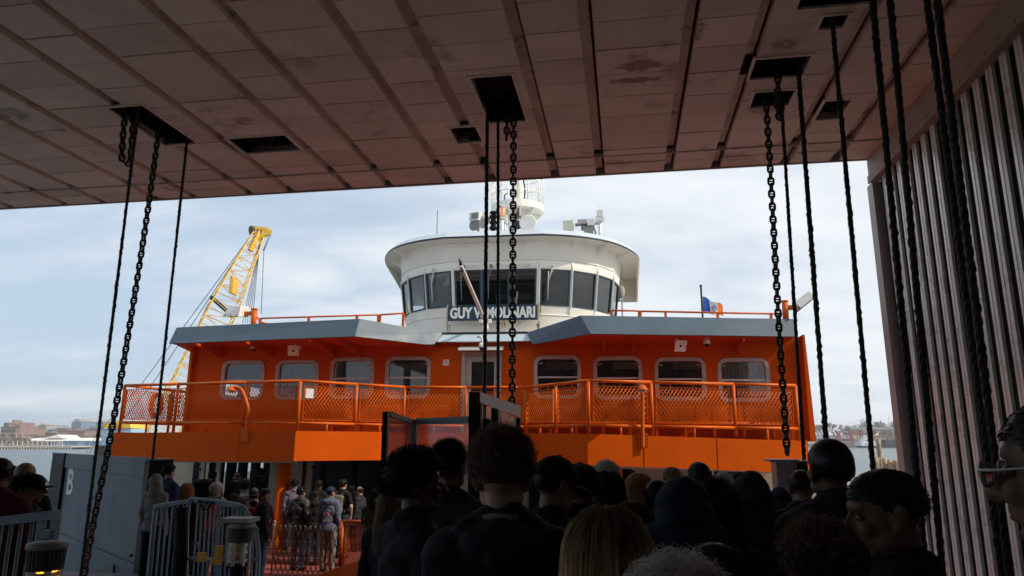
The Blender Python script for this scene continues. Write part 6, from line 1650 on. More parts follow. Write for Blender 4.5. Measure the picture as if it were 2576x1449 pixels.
g = G(); g.lathe(c, [(.1, -.18), (.11, 0), (.1, .2)], 14); g.obj('amber_lens', emat('nav_lens', (.7, .3, .15), (1, .45, .2), .25), nv)
c = gz(1328, 563, 7.8); g = G(); g.lathe(c, [(.06, .3), (.1, .12), (.3, -.05), (.32, -.12), (.29, -.12)], 20, axis=(-.1, 1, 0)); post(g, c.x, 7.9, c.z, .06); hn = g.obj('air_horn', LAMPWHITE, ferry)
g = G(); g.lathe(c + V3((0, -.1, 0)), [(.02, .06), (.26, .02), (.28, -.005)], 20, axis=(-.1, 1, 0)); g.obj('horn_mouth', GREYIN, hn)
c = gz(1302, 568, 7.8); g = G(); g.lathe(c, [(.04, .3), (.08, .1), (.17, -.08), (.18, -.1)], 16, axis=(0, 1, 0)); g.bb((c.x - .7, 7.7, zroof - .15), (c.x - .1, 8.0, zroof + .02)); g.obj('deck_horn', DARKTRIM, ferry)
c = gz(1290, 535, 9.5); g = G(); g.bx(c + V3((-.4, 0, -.25)), (.35, .2, .3)); g.tube(c + V3((-.45, 0, -.4)), c + V3((-.45, 0, -.9)), .03, 6); g.tube(c + V3((-.3, 0, -.4)), c + V3((-.3, 0, -.9)), .03, 6); g.obj('junction_box', LAMPWHITE, ferry)
c = mp_(1311, 505 + 57); g = G(); p = mp_(1305, 548); p = V3((pu + .12, MVv - hw * .55, zf_ - .55)); g.lathe(p, [(.04, .12), (.1, .06), (.13, -.1), (.17, -.16), (.15, -.16)], 14); g.tube(p + V3((0, 0, .1)), p + V3((0, 0, .28)), .02, 6); g.obj('ship_bell', BRASS, ferry)
# right-hand cluster
c = gz(1430, 568, 8.4); g = G(); g.bx(c, (.38, .12, .38), Euler((0, 0, rad(-8))).to_matrix()); post(g, c.x, 8.45, c.z - .1, .04); g.obj('panel_antenna', M('cream_plastic', (.62, .58, .42), .5), ferry)
c = gz(1475, 572, 8.4); g = G(); g.tube(gz(1447, 566, 8.4), gz(1508, 561, 8.4), .06, 10); g.bx(gz(1475, 574, 8.4), (.38, .3, .1)); g.bx(gz(1481, 584, 8.4), (.34, .34, .36)); post(g, c.x + .1, 8.4, c.z - .1, .1); g.path([gz(1492, 570, 8.4), gz(1499, 585, 8.4), gz(1494, 598, 8.4)], .04, 6); tm = g.obj('thermal_camera', GREYIN, ferry)
g = G(); g.bx(gz(1465, 560, 8.35), (.34, .3, .16)); g.obj('camera_hood', PINKSTEEL, tm)
g = G(); g.bx(gz(1487, 561, 8.35), (.26, .28, .24)); g.obj('camera_box', LAMPWHITE, tm)
c = gz(1509, 552, 9.0); g = G(); post(g, c.x, 9.0, c.z, .06); g.bx(c, (.34, .25, .14)); g.bx(c + V3((0, 0, .22)), (.24, .2, .24)); g.tube(c + V3((0, 0, .3)), gz(1509, 514, 9.0), .012, 5); g.obj('antenna_mast', LAMPWHITE, ferry)
a = gz(1101, 528, 7.6); g = G(); g.tube((a.x, 7.6, zr_ + .1), a, .018, 6); g.obj('whip_antenna', GREYIN, ferry)
# gear on the right flank of the wheelhouse
c = gz(1561, 725, 10.5); g = G(); g.bx(c + V3((0, 0, .18)), (.22, .25, .3)); g.ell(c + V3((0, 0, -.12)), (.17, .17, .3)); g.tube(c + V3((.05, 0, .4)), (c.x + .05, 10.5, 8.3), .03, 6); g.tube((c.x - .1, 10.5, c.z - .5), (c.x + .1, 10.5, c.z - .5), .03, 6); g.obj('flank_horn', GREYST, ferry)
# superstructure behind
g = G(); g.bb((CU - 3.4, 13.55, 8.36), (CU + 3.4, 26, 10.6)); g.obj('aft_house', SHIPWHITE, ferry)
g = G(); g.bb((-9.4, 9.05, DZ), (9.0, 58, 8.29)); g.obj('aft_saloon', ORANGE, ferry)

# things on the ferry: life ring and flag
RED = M('life_ring_red', (.62, .03, .015), .45, var=.1); 
c = V3((posts[0].x + .2, 4.1, 0)); c = S(393, 1020, 4.6); lr0 = MF @ c
lrg = thing('life_ring', 'bright red life ring on the mesh rail at the left end of the ferry', 'life ring', lr0 - Vector((0, 0, .38)))
g = G(); rt = Euler((0, 0, rad(-36))).to_matrix()
g.path([V3((0, 0, .38)) + rt @ V3((.31 * math.cos(6.283 * i / 28), 0, .36 * math.sin(6.283 * i / 28))) for i in range(28)], .075, 10, closed=True); g.obj('ring', RED, lrg)
g = G()
for k in range(4):
    a = .785 + k * 1.571; ctr = V3((0, 0, .38)) + rt @ V3((.31 * math.cos(a), 0, .36 * math.sin(a))); tg = rt @ V3((-math.sin(a), 0, math.cos(a)))
    g.lathe(ctr, [(.078, -.04), (.08, 0), (.078, .04)], 12, axis=tg)
g.obj('band', LAMPWHITE, lrg)
fb = S(1765, 800, 9.0); ft = S(1765, 719, 9.0)
fl_ = thing('flag', 'blue white and orange striped flag flying from a thin black staff', 'flag', MF @ V3((ft.x, 9.0, 8.34)))
zb_f = (MF @ V3((ft.x, 9.0, 8.34))).z; zt_f = (MF @ ft).z
g = G(); g.tube((0, 0, 0), (0, 0, zt_f - zb_f), .035, 8); g.ell((0, 0, zt_f - zb_f), (.05, .05, .05), seg=8, ring=6); g.obj('staff', BLACKM, fl_)
mats_f = [M('flag_blue', (.02, .08, .36), .8), M('flag_white', (.72, .72, .7), .8), M('flag_orange', (.75, .16, .015), .8)]
W_, H_ = .78, .62; tz = zt_f - zb_f - .52
nx_, nz_ = 30, 12; g = G(); vs = []
for i in range(nx_ + 1):
    for j in range(nz_ + 1):
        s = i / nx_; t_ = j / nz_
        vs.append(V3((.04 + W_ * s * .95, .10 * math.sin(s * 7 + t_ * 1.5) * (.2 + s), tz + .12 - H_ * t_ * (1 - .38 * s) - .34 * s + .04 * math.sin(s * 9))))
fs = {0: [], 1: [], 2: []}
for i in range(nx_):
    for j in range(nz_):
        k = 0 if i < nx_ / 3 else 1 if i < 2 * nx_ / 3 else 2
        a = i * (nz_ + 1) + j; fs[k].append((a, a + 1, a + nz_ + 2, a + nz_ + 1))
b_ = len(g.v); g.v += vs
for k in fs:
    for f in fs[k]: g.f.append(list(f)); g.m.append(k); g.s.append(True)
cl = g.obj('cloth', mats_f, fl_)
g = G()
ctr = vs[(nx_ // 2) * (nz_ + 1) + nz_ // 2]
g.path([ctr + V3((.085 * math.cos(6.283 * i / 16), -.06, .10 * math.sin(6.283 * i / 16))) for i in range(16)], .012, 5, closed=True)
for dx, dz, l_ in ((-.02, .02, .08), (.02, .02, .08), (0, -.03, .05)): g.beam(ctr + V3((dx, -.06, dz - l_ / 2)), ctr + V3((dx * 2, -.06, dz + l_ / 2)), .014, .01)
g.obj('seal', mats_f[0], cl)
# ================================================================ people
def blob_mesh(name, prims, voxel, smooth=4, wr=0.0, cut=None, seed=0):
    g = G()
    for p in prims:
        if p[0] == 'c':
            _, a, ra, b, rb = p
            g.path([a, b], [ra, rb], 14); g.ell(a, (ra, ra, ra), seg=14, ring=8); g.ell(b, (rb, rb, rb), seg=14, ring=8)
        else:
            g.ell(p[1], p[2], p[3] if len(p) > 3 else None, seg=20, ring=12)
    me = g.mesh(name, [])
    o = bpy.data.objects.new('tmp', me); COL.objects.link(o)
    m = o.modifiers.new('r', 'REMESH'); m.mode = 'VOXEL'; m.voxel_size = voxel; m.use_smooth_shade = True
    if smooth:
        s = o.modifiers.new('s', 'SMOOTH'); s.iterations = smooth; s.factor = .5
    dg = bpy.context.evaluated_depsgraph_get(); dg.update()
    out = bpy.data.meshes.new_from_object(o.evaluated_get(dg)); out.name = name
    bpy.data.objects.remove(o); bpy.data.meshes.remove(me)
    if wr:
        off = Vector((seed * 3.1, seed * 1.7, 0))
        nrm_ = [v.normal.copy() for v in out.vertices]; cos_ = []
        for v, nn in zip(out.vertices, nrm_):
            p = v.co
            k = noise.noise(Vector((p.x * 9, p.y * 9, p.z * 16)) + off) + .5 * noise.noise(Vector((p.x * 22, p.y * 22, p.z * 30)) + off) + 1.1 * (1 - 2.2 * abs(noise.noise(Vector((p.x * 5 + p.z * 3, p.y * 5, p.z * 9 - p.x * 4)) + off)))
            q = p + nn * (k * wr); cos_ += [q.x, q.y, q.z]
        out.vertices.foreach_set('co', cos_); out.update()
    if cut:
        bm = bmesh.new(); bm.from_mesh(out)
        bmesh.ops.delete(bm, geom=[f for f in bm.faces if cut(f.calc_center_median())], context='FACES'); bm.to_mesh(out); bm.free()
    for p in out.polygons: p.use_smooth = True
    return out

def arm_pts(mode, s):
    if mode == 'down': return [V3((.165 * s, -.01, 1.41)), V3((.212 * s, -.03, 1.13)), V3((.225 * s, .045, .89))]
    if mode == 'front': return [V3((.165 * s, -.01, 1.41)), V3((.225 * s, -.01, 1.14)), V3((.12 * s, .22, 1.13))]
    if mode == 'phone': return [V3((.165 * s, -.01, 1.41)), V3((.23 * s, .10, 1.20)), V3((.07 * s, .26, 1.48))]
    if mode == 'pocket': return [V3((.165 * s, -.01, 1.41)), V3((.265 * s, -.05, 1.15)), V3((.20 * s, .07, .96))]

def head_prims(yaw, pitch):
    Rm = Matrix.Rotation(yaw, 3, 'Z') @ Matrix.Rotation(pitch, 3, 'X'); piv = V3((0, -.01, 1.55))
    def T(p): return piv + Rm @ (V3(p) - piv)
    E_ = lambda c, r, q=None: ('e', T(c), r, Rm @ q if q is not None else Rm)
    C_ = lambda a, ra, b, rb: ('c', T(a), ra, T(b), rb)
    pr = [E_((0, -.012, 1.662), (.076, .097, .088)), E_((0, .028, 1.605), (.061, .068, .082)), E_((0, .062, 1.548), (.032, .028, .024)), E_((0, .062, 1.674), (.054, .026, .026)),
          C_((0, .092, 1.648), .010, (0, .112, 1.612), .014), E_((0, .104, 1.607), (.02, .012, .01)), E_((0, .086, 1.578), (.028, .014, .012)),
          E_((.04, .068, 1.612), (.022, .022, .026)), E_((-.04, .068, 1.612), (.022, .022, .026)), E_((.05, .02, 1.57), (.02, .04, .03)), E_((-.05, .02, 1.57), (.02, .04, .03))]
    for s in (-1, 1):
        q = Matrix.Rotation(rad(18 * s), 3, 'Z') @ Matrix.Rotation(rad(-12), 3, 'X')
        pr += [E_((.082 * s, -.012, 1.63), (.009, .02, .034), q), E_((.078 * s, .002, 1.60), (.009, .012, .016), q), E_((.088 * s, -.022, 1.645), (.007, .012, .022), q)]
    return pr, T, Rm
def body_prims(arms, inf=0.0):
    i = inf
    return [('e', V3((0, 0, .93)), (.16 + i, .112 + i, .13)), ('e', V3((0, .0, 1.08)), (.138 + i, .10 + i, .16)), ('e', V3((0, 0, 1.27)), (.165 + i, .115 + i, .19)),
            ('c', V3((-.145, -.012, 1.405)), .062 + i, V3((.145, -.012, 1.405)), .062 + i), ('c', V3((.11, -.015, 1.425)), .052 + i * .8, V3((.02, -.02, 1.50)), .045 + i * .6), ('c', V3((-.11, -.015, 1.425)), .052 + i * .8, V3((-.02, -.02, 1.50)), .045 + i * .6)]
def arm_prims(arms, inf=0.0):
    pr = []
    for s in (-1, 1):
        a, b, c = arm_pts(arms, s)
        pr += [('c', a, .056 + inf, b, .041 + inf), ('c', b, .041 + inf, c, .029 + inf)]
    return pr
def hand_prims(arms):
    pr = []
    for s in (-1, 1):
        a, b, c = arm_pts(arms, s); d = (c - b).normalized()
        inn = V3((-s, 0, 0)); inn = (inn - d * inn.dot(d)).normalized(); side = d.cross(inn) * s   # side: towards the thumb
        if side.y < 0: side = -side
        pal = c + d * .062; q = Matrix((side, inn, d)).transposed()
        pr += [('e', pal, (.041, .016, .052), q), ('c', c, .027, pal, .02)]
        for k, (o_, l_) in enumerate(((-.030, .058), (-.010, .072), (.011, .078), (.031, .068))):
            p0 = pal + side * o_ + d * .043; p1 = p0 + (d + inn * .25).normalized() * l_ * .5; p2 = p1 + (d + inn * .75).normalized() * l_ * .5
            pr += [('c', p0, .0095, p1, .0085), ('c', p1, .0085, p2, .0072)]
        t0 = pal + side * .03 - d * .025; t1 = t0 + (side * .75 + d * .8 + inn * .3).normalized() * .04; t2 = t1 + (d + inn * .4 + side * .15).normalized() * .03
        pr += [('c', t0, .0125, t1, .0105), ('c', t1, .0105, t2, .0085)]
    return pr
LEGS = lambda i=0.0: [x for s in (-1, 1) for x in (('c', V3((.085 * s, 0, .9)), .088 + i, V3((.1 * s, .012, .5)), .056 + i), ('c', V3((.1 * s, .012, .5)), .056 + i, V3((.105 * s, -.015, .1)), .040 + i))]
FEET = lambda i=0.0: [x for s in (-1, 1) for x in (('e', V3((.11 * s, .05, .035 + i * .3)), (.045 + i, .125 + i, .034 + i * .4)), ('c', V3((.105 * s, -.015, .12)), .04 + i, V3((.107 * s, -.02, .05)), .042 + i))]
CACHE = {}
def cached(key, fn):
    if key not in CACHE: CACHE[key] = fn()
    return CACHE[key]
def body_mesh(arms, yaw, pitch, vx):
    return cached(('body', arms, yaw, pitch, vx), lambda: face_detail(yaw, pitch, blob_mesh('body', head_prims(yaw, pitch)[0] + [('c', V3((0, -.02, 1.42)), .062, V3((0, -.005, 1.57)), .054)] + body_prims(arms) + arm_prims(arms) + hand_prims(arms) + LEGS() + FEET(), vx, 3)))
FACE = [((.033, .098, 1.646), (.019, .03, .012), -.011), ((-.033, .098, 1.646), (.019, .03, .012), -.011), ((.012, .1, 1.640), (.007, .03, .012), -.006), ((-.012, .1, 1.640), (.007, .03, .012), -.006),
        ((0, .11, 1.635), (.007, .03, .02), .007), ((0, .118, 1.608), (.012, .03, .009), .005), ((.03, .09, 1.667), (.024, .03, .007), .004), ((-.03, .09, 1.667), (.024, .03, .007), .004),
        ((0, .095, 1.5785), (.022, .03, .0028), -.005), ((0, .1, 1.586), (.017, .03, .005), .003), ((0, .098, 1.571), (.016, .03, .005), .003), ((0, .09, 1.561), (.018, .03, .004), -.004), ((0, .1, 1.595), (.004, .03, .006), -.002),
        ((.03, .085, 1.597), (.006, .03, .014), -.003), ((-.03, .085, 1.597), (.006, .03, .014), -.003), ((.012, .115, 1.602), (.004, .02, .004), -.003), ((-.012, .115, 1.602), (.004, .02, .004), -.003), ((.05, .06, 1.585), (.018, .03, .02), -.004), ((-.05, .06, 1.585), (.018, .03, .02), -.004)]
def face_detail(yaw, pitch, me):
    Rm = Matrix.Rotation(yaw, 3, 'Z') @ Matrix.Rotation(pitch, 3, 'X'); piv = V3((0, -.01, 1.55)); Ri = Rm.inverted()
    nn = [v.normal.copy() for v in me.vertices]
    for v, n_ in zip(me.vertices, nn):
        if v.co.z < 1.48: continue
        p = piv + Ri @ (v.co - piv)
        if p.y < .03: continue
        d = 0
        for c, s_, a in FACE:
            e = ((p.x - c[0]) / s_[0]) ** 2 + ((p.y - c[1]) / s_[1]) ** 2 + ((p.z - c[2]) / s_[2]) ** 2
            if e < 9: d += a * math.exp(-e * .5)
        if d: v.co += n_ * d
    me.update(); return me
def top_mesh(kind, arms, vx, seed=0, hoodyaw=0.0):
    def mk():
        inf = {'tee': .014, 'jacket': .020, 'hoodie': .022, 'hoodup': .022, 'coat': .026, 'puffer': .036, 'veil': .024}[kind]
        pr = body_prims(arms, inf) + [('e', V3((0, 0, .88)), (.168 + inf, .118 + inf, .07))]; ar = arm_prims(arms, inf * .8)
        if kind == 'tee':
            ar = []
            for s in (-1, 1):
                a, b, c = arm_pts(arms, s); ar.append(('c', a, .062, a.lerp(b, .72), .056))
        if kind == 'coat': pr += [('e', V3((0, 0, .80)), (.2, .15, .3)), ('e', V3((0, 0, .62)), (.205, .155, .22))]
        if kind == 'puffer': pr += [('e', V3((0, 0, .82)), (.2, .15, .28))]
        if kind in ('jacket', 'coat', 'puffer'):
            pr += [('e', V3((0, -.018, 1.485)), (.082, .082, .052))]
            if kind == 'coat': pr += [('e', V3((0, -.022, 1.52)), (.076, .078, .05))]
        if kind == 'hoodie':
            pr += [('c', V3((-.105, -.055, 1.475)), .036, V3((0, -.125, 1.425)), .048), ('c', V3((.105, -.055, 1.475)), .036, V3((0, -.125, 1.425)), .048), ('e', V3((0, -.10, 1.45)), (.12, .06, .06)), ('c', V3((-.1, -.03, 1.48)), .03, V3((-.06, .05, 1.45)), .03), ('c', V3((.1, -.03, 1.48)), .03, V3((.06, .05, 1.45)), .03)]
        if kind == 'hoodup':
            pr += [('e', V3((0, -.03, 1.66)), (.105, .125, .125)), ('c', V3((0, -.03, 1.60)), .11, V3((0, -.02, 1.47)), .118), ('c', V3((0, -.04, 1.72)), .07, V3((0, -.085, 1.755)), .035)]
        if kind == 'veil':
            pr += [('e', V3((0, -.03, 1.67)), (.112, .13, .13)), ('c', V3((0, -.03, 1.64)), .115, V3((0, -.03, 1.47)), .165), ('c', V3((0, -.04, 1.73)), .065, V3((.0, -.075, 1.775)), .03), ('c', V3((.09, -.03, 1.55)), .08, V3((.16, -.02, 1.43)), .09), ('c', V3((-.09, -.03, 1.55)), .08, V3((-.16, -.02, 1.43)), .09)]
        if kind in ('hoodup', 'veil'): cutf = lambda c: c.y > .055 and abs(c.x) < .078 and 1.52 < c.z < 1.745
        else: cutf = None
        return blob_mesh('top', pr + ar, vx, 3, .0085 if kind != 'tee' else .004, cutf, seed)
    return cached(('top', kind, arms, vx, seed), mk)
def trousers_mesh(vx): return cached(('tr', vx), lambda: blob_mesh('trousers', LEGS(.02) + [('e', V3((0, 0, .93)), (.172, .122, .12))], vx, 3, .005))
def shoes_mesh(vx): return cached(('sh', vx), lambda: blob_mesh('shoes', FEET(.008), vx, 2))

SKC = V3((0, -.012, 1.662)); SKR = V3((.076, .097, .088))
def hair_ok(d, low=-.75):
    P_ = ((-1.01, low), (-.35, low), (-.22, max(low, -.16)), (-.02, -.1), (.06, -.34), (.2, -.3), (.3, .12), (.5, .26), (1.01, .36))
    for (y0, z0), (y1, z1) in zip(P_[:-1], P_[1:]):
        if y0 <= d.y <= y1: return d.z > z0 + (z1 - z0) * (d.y - y0) / (y1 - y0)
    return False
def ribbons(g, pts, w, m=0, rr=R):
    n = len(pts); a = V3((rr.uniform(-1, 1), rr.uniform(-1, 1), rr.uniform(-1, 1))).normalized(); vs = []
    for i, p in enumerate(pts):
        d = (pts[min(i + 1, n - 1)] - pts[max(i - 1, 0)])
        x = d.cross(a)
        if x.length < 1e-7: x = V3((1, 0, 0))
        x = x.normalized() * w * (1 - .75 * (i / (n - 1)) ** 2) / 2
        vs += [p - x, p + x]
    g.add(vs, [(2 * i, 2 * i + 1, 2 * i + 3, 2 * i + 2) for i in range(n - 1)], m, True)
def scalp_cap(g, inf, low=-.6, nz=.0, seed=0, up=1.0):
    seg, ring = 40, 26; b = {}; vs = []
    for i in range(ring + 1):
        th = math.pi * i / ring
        for j in range(seg):
            ph = 6.283 * j / seg; d = V3((math.sin(th) * math.cos(ph), math.sin(th) * math.sin(ph), math.cos(th)))
            k = inf * (1 + nz * noise.noise(d * 5 + V3((seed, 0, 0)))) + nz * inf * .5 * noise.noise(d * 14)
            vs.append(SKC + V3((d.x * (SKR.x + k), d.y * (SKR.y + k), d.z * (SKR.z + k * up))))
    fs = []
    for i in range(ring):
        th = math.pi * (i + .5) / ring
        for j in range(seg):
            ph = 6.283 * (j + .5) / seg; d = V3((math.sin(th) * math.cos(ph), math.sin(th) * math.sin(ph), math.cos(th)))
            if hair_ok(d, low): fs.append((i * seg + j, (i + 1) * seg + j, (i + 1) * seg + (j + 1) % seg, i * seg + (j + 1) % seg))
    g.add(vs, fs, 0, True)
def rdir(rr, low=-.6):
    while True:
        d = V3((rr.gauss(0, 1), rr.gauss(0, 1), rr.gauss(0, 1)))
        if d.length > .01:
            d.normalize()
            if hair_ok(d, low): return d
def hair_mesh(kind, seed=0, dens=1.0, L=.0):
    rr = random.Random(seed * 13 + 5); g = G()
    sk = lambda d, k: SKC + V3((d.x * (SKR.x + k), d.y * (SKR.y + k), d.z * (SKR.z + k)))
    if kind in ('short', 'buzz', 'fade'):
        t_ = {'short': .016, 'buzz': .005, 'fade': .009}[kind]
        scalp_cap(g, t_, -.62 if kind != 'fade' else -.45, .25, seed)
        for i in range(int((2200 if kind == 'short' else 1500 if kind == 'fade' else 0) * dens)):
            d = rdir(rr, -.62); l_ = {'short': .03, 'buzz': .007, 'fade': .011}[kind] * rr.uniform(.5, 1.2)
            p = sk(d, t_ * .85); t = (d * .35 + V3((rr.uniform(-.35, .35), -.25 if d.y < .2 else .5, -.5))).normalized()
            ribbons(g, [p, p + (d * .5 + t).normalized() * l_ * .5, p + t * l_], .0022, 0, rr)
    elif kind == 'afro':
        scalp_cap(g, .034, -.55, .12, seed, 1.1)
        for i in range(int(2600 * dens)):
            d = rdir(rr, -.5); p = sk(d, .026); pts = [p]; q = d.copy()
            for k in range(4): q = (q + V3((rr.uniform(-1, 1), rr.uniform(-1, 1), rr.uniform(-1, 1))) * .8).normalized(); pts.append(pts[-1] + (q * .6 + d * .5) * .0065)
            ribbons(g, pts, .004, 0, rr)
    elif kind in ('curly', 'curlyshort', 'curlylong'):
        th = {'curly': .03, 'curlyshort': .02, 'curlylong': .028}[kind]
        scalp_cap(g, th * .8, -.4 if kind != 'curlylong' else -.8, .45, seed, 1.25)
        n_ = {'curly': 3600, 'curlyshort': 1500, 'curlylong': 1800}[kind]
        for i in range(int(n_ * dens)):
            d = rdir(rr, -.35 if kind == 'curly' else -.6); up_ = max(0, d.z)
            p = sk(d, th * (.3 + .25 * up_)); ax = (d + V3((rr.uniform(-.9, .9), rr.uniform(-.9, .9), rr.uniform(-.3, .6)))).normalized()
            x = ax.orthogonal().normalized(); y = ax.cross(x); r_ = rr.uniform(.008, .018); a0 = rr.uniform(0, 6.28); ln_ = th * rr.uniform(.5, 1.1) * (1 + .5 * up_)
            pts = [p + ax * ln_ * k / 7 + (x * math.cos(a0 + k * 1.15) + y * math.sin(a0 + k * 1.15)) * r_ * (.35 + .65 * k / 7) for k in range(8)]
            ribbons(g, pts, .0026, 0, rr)
        if kind == 'curlylong':
            for i in range(int(1500 * dens)):
                a = rr.uniform(math.pi * .93, math.pi * 2.07); 
                px_, py_ = math.cos(a) * .105, -.012 + math.sin(a) * .115; z0 = rr.uniform(1.34, 1.70); w_ = rr.uniform(.7, 1.12) * (1.0 + .5 * max(0, 1.62 - z0))
                r_ = rr.uniform(.008, .016); a0 = rr.uniform(0, 6.28)
                pts = [V3((px_ * w_ + r_ * math.cos(a0 + k * .95), py_ * w_ + r_ * math.sin(a0 + k * .95), z0 - k * .012)) for k in range(9)]
                ribbons(g, pts, .006, 0, rr)
            g.loft([[V3((math.cos(a) * k * .1, -.012 + math.sin(a) * k * .11, z)) for a in [math.pi * (.95 + 1.1 * j / 18) for j in range(19)]] for z, k in ((1.66, .9), (1.56, 1.0), (1.45, 1.15), (1.34, 1.2))], 0, True, closed=False)
    elif kind in ('long', 'bob', 'ponytail'):
        Ld = {'long': .36, 'bob': .13, 'ponytail': .02}[kind] + L
        def prof(a, s, k):           # s: 0 at the crown, 1 at the tip
            arc = 1.75
            if s < .45:
                th = .12 + (arc - .12) * s / .45
                d = V3((math.sin(th) * math.cos(a), math.sin(th) * math.sin(a), math.cos(th))); return sk(d, .014 + k)
            d = V3((math.sin(arc) * math.cos(a), math.sin(arc) * math.sin(a), math.cos(arc))); p = sk(d, .014 + k); f = (s - .45) / .55
            out = V3((math.cos(a), math.sin(a), 0)) * (.025 * math.sin(f * 2.4))
            return p + out + V3((0, -.015 * f, -Ld * f))
        A0, A1 = math.pi * .87, math.pi * 2.13
        g.loft([[prof(A0 + (A1 - A0) * j / 26, s / 14, -.004 + .004 * noise.noise(V3((j, s, seed)))) for j in range(27)] for s in range(15)], 0, True, closed=False)
        scalp_cap(g, .013, -.3, .1, seed)
        for i in range(int(3400 * dens)):
            a = rr.uniform(A0 - .25, A1 + .25); k = rr.uniform(-.003, .012) + (rr.random() ** 6) * .012; e = rr.uniform(.8, 1.04); w_ = rr.uniform(-.12, .12); s0 = rr.uniform(0, .12)
            ribbons(g, [prof(a + w_ * s / 9, s0 + (1 - s0) * s / 9 * e, k + .004 * math.sin(s * 1.1 + i)) for s in range(10)], .0026, 0, rr)
        if kind == 'ponytail':
            for i in range(160):
                x0, y0 = rr.gauss(0, .018), rr.gauss(0, .018)
                ribbons(g, [V3((x0 * (1 + s * .2), -.12 - .03 * math.sin(s * .6) + y0, 1.68 - s * .035)) for s in range(8)], .007, 0, rr)
    elif kind == 'bun':
        scalp_cap(g, .022, -.7, .5, seed)
        for i in range(int(1900 * dens)):
            d = rdir(rr, -.7); p = sk(d, .012); ax = (d + V3((rr.uniform(-.8, .8), rr.uniform(-.8, .8), rr.uniform(-.5, .5)))).normalized(); x = ax.orthogonal().normalized(); y = ax.cross(x); r_ = rr.uniform(.005, .011); a0 = rr.uniform(0, 6.28); ln_ = rr.uniform(.02, .05)
            ribbons(g, [p + ax * ln_ * k / 7 + (x * math.cos(a0 + k * 1.1) + y * math.sin(a0 + k * 1.1)) * r_ for k in range(8)], .004, 0, rr)
        c = V3((0, -.118, 1.69))
        for i in range(500):
            a = rr.uniform(0, 6.283); b = rr.uniform(0, 6.283); r1, r2 = .032, .026
            pts = []
            for k in range(9):
                aa = a + k * .16; bb = b + k * .3
                pts.append(c + V3(((r1 + r2 * math.cos(bb)) * math.cos(aa), -.012 + r2 * math.sin(bb) * .9 - .02, (r1 + r2 * math.cos(bb)) * math.sin(aa))))
            ribbons(g, pts, .006, 0, rr)
        g.ell(c + V3((0, -.01, 0)), (.05, .035, .05))
    me = g.mesh('hair', [])
    return me

def hairmat(name, col, tr=.35):
    m = M(name, col, .42, var=.3, scale=60, island=.4); t = m.node_tree; b = t.nodes['Principled BSDF']; L_ = t.links.new
    tl = nd(t, 'ShaderNodeBsdfTranslucent'); sc = nd(t, 'ShaderNodeVectorMath', operation='SCALE'); sc.inputs['Scale'].default_value = 1.6
    L_(b.inputs['Base Color'].links[0].from_socket, sc.inputs[0]); L_(sc.outputs[0], tl.inputs[0])
    mx = nd(t, 'ShaderNodeMixShader'); mx.inputs[0].default_value = tr; L_(b.outputs[0], mx.inputs[1]); L_(tl.outputs[0], mx.inputs[2]); L_(mx.outputs[0], t.nodes['Material Output'].inputs[0])
    return m
HAIRM = {k: hairmat('hair_' + k, c) for k, c in dict(black=(.009, .008, .007), dark=(.02, .014, .010), brown=(.13, .082, .05), auburn=(.12, .05, .02), blonde=(.5, .34, .18), sand=(.3, .21, .13), grey=(.5, .47, .43), white=(.5, .48, .45), orange=(.42, .2, .06)).items()}
def cloth(name, col, rough=.85, **k): return M(name, col, rough, var=.16, scale=6, bump=.25, bscale=160, spec=.2, **k)
CL = dict(black=cloth('cloth_black', (.010, .010, .012)), char=cloth('cloth_charcoal', (.025, .026, .03)), navy=cloth('cloth_navy', (.018, .026, .05)), navyb=cloth('cloth_blue_navy', (.028, .05, .10)), grey=cloth('cloth_grey', (.22, .2, .19)), pale=cloth('cloth_pale_grey', (.46, .44, .40)), olive=cloth('cloth_olive', (.05, .045, .022)), brown=cloth('cloth_brown', (.055, .042, .034)), slate=cloth('cloth_slate_blue', (.10, .115, .17)), maroon=cloth('cloth_maroon', (.12, .02, .03)), lav=cloth('cloth_lavender', (.16, .13, .17)), white=cloth('cloth_white', (.6, .58, .56)), beige=cloth('cloth_beige', (.38, .31, .24)), jeans=cloth('cloth_jeans', (.10, .17, .28)), taupe=cloth('cloth_taupe', (.17, .13, .11)), red=cloth('cloth_red', (.5, .025, .035)), crimson=cloth('cloth_crimson', (.20, .015, .035)))
PLAID = cloth('cloth_plaid', (.12, .03, .035)); 
EYEW = M('eye_white', (.12, .105, .095), .4, var=.02); IRIS = M('eye_iris', (.03, .02, .015), .15, var=.02)

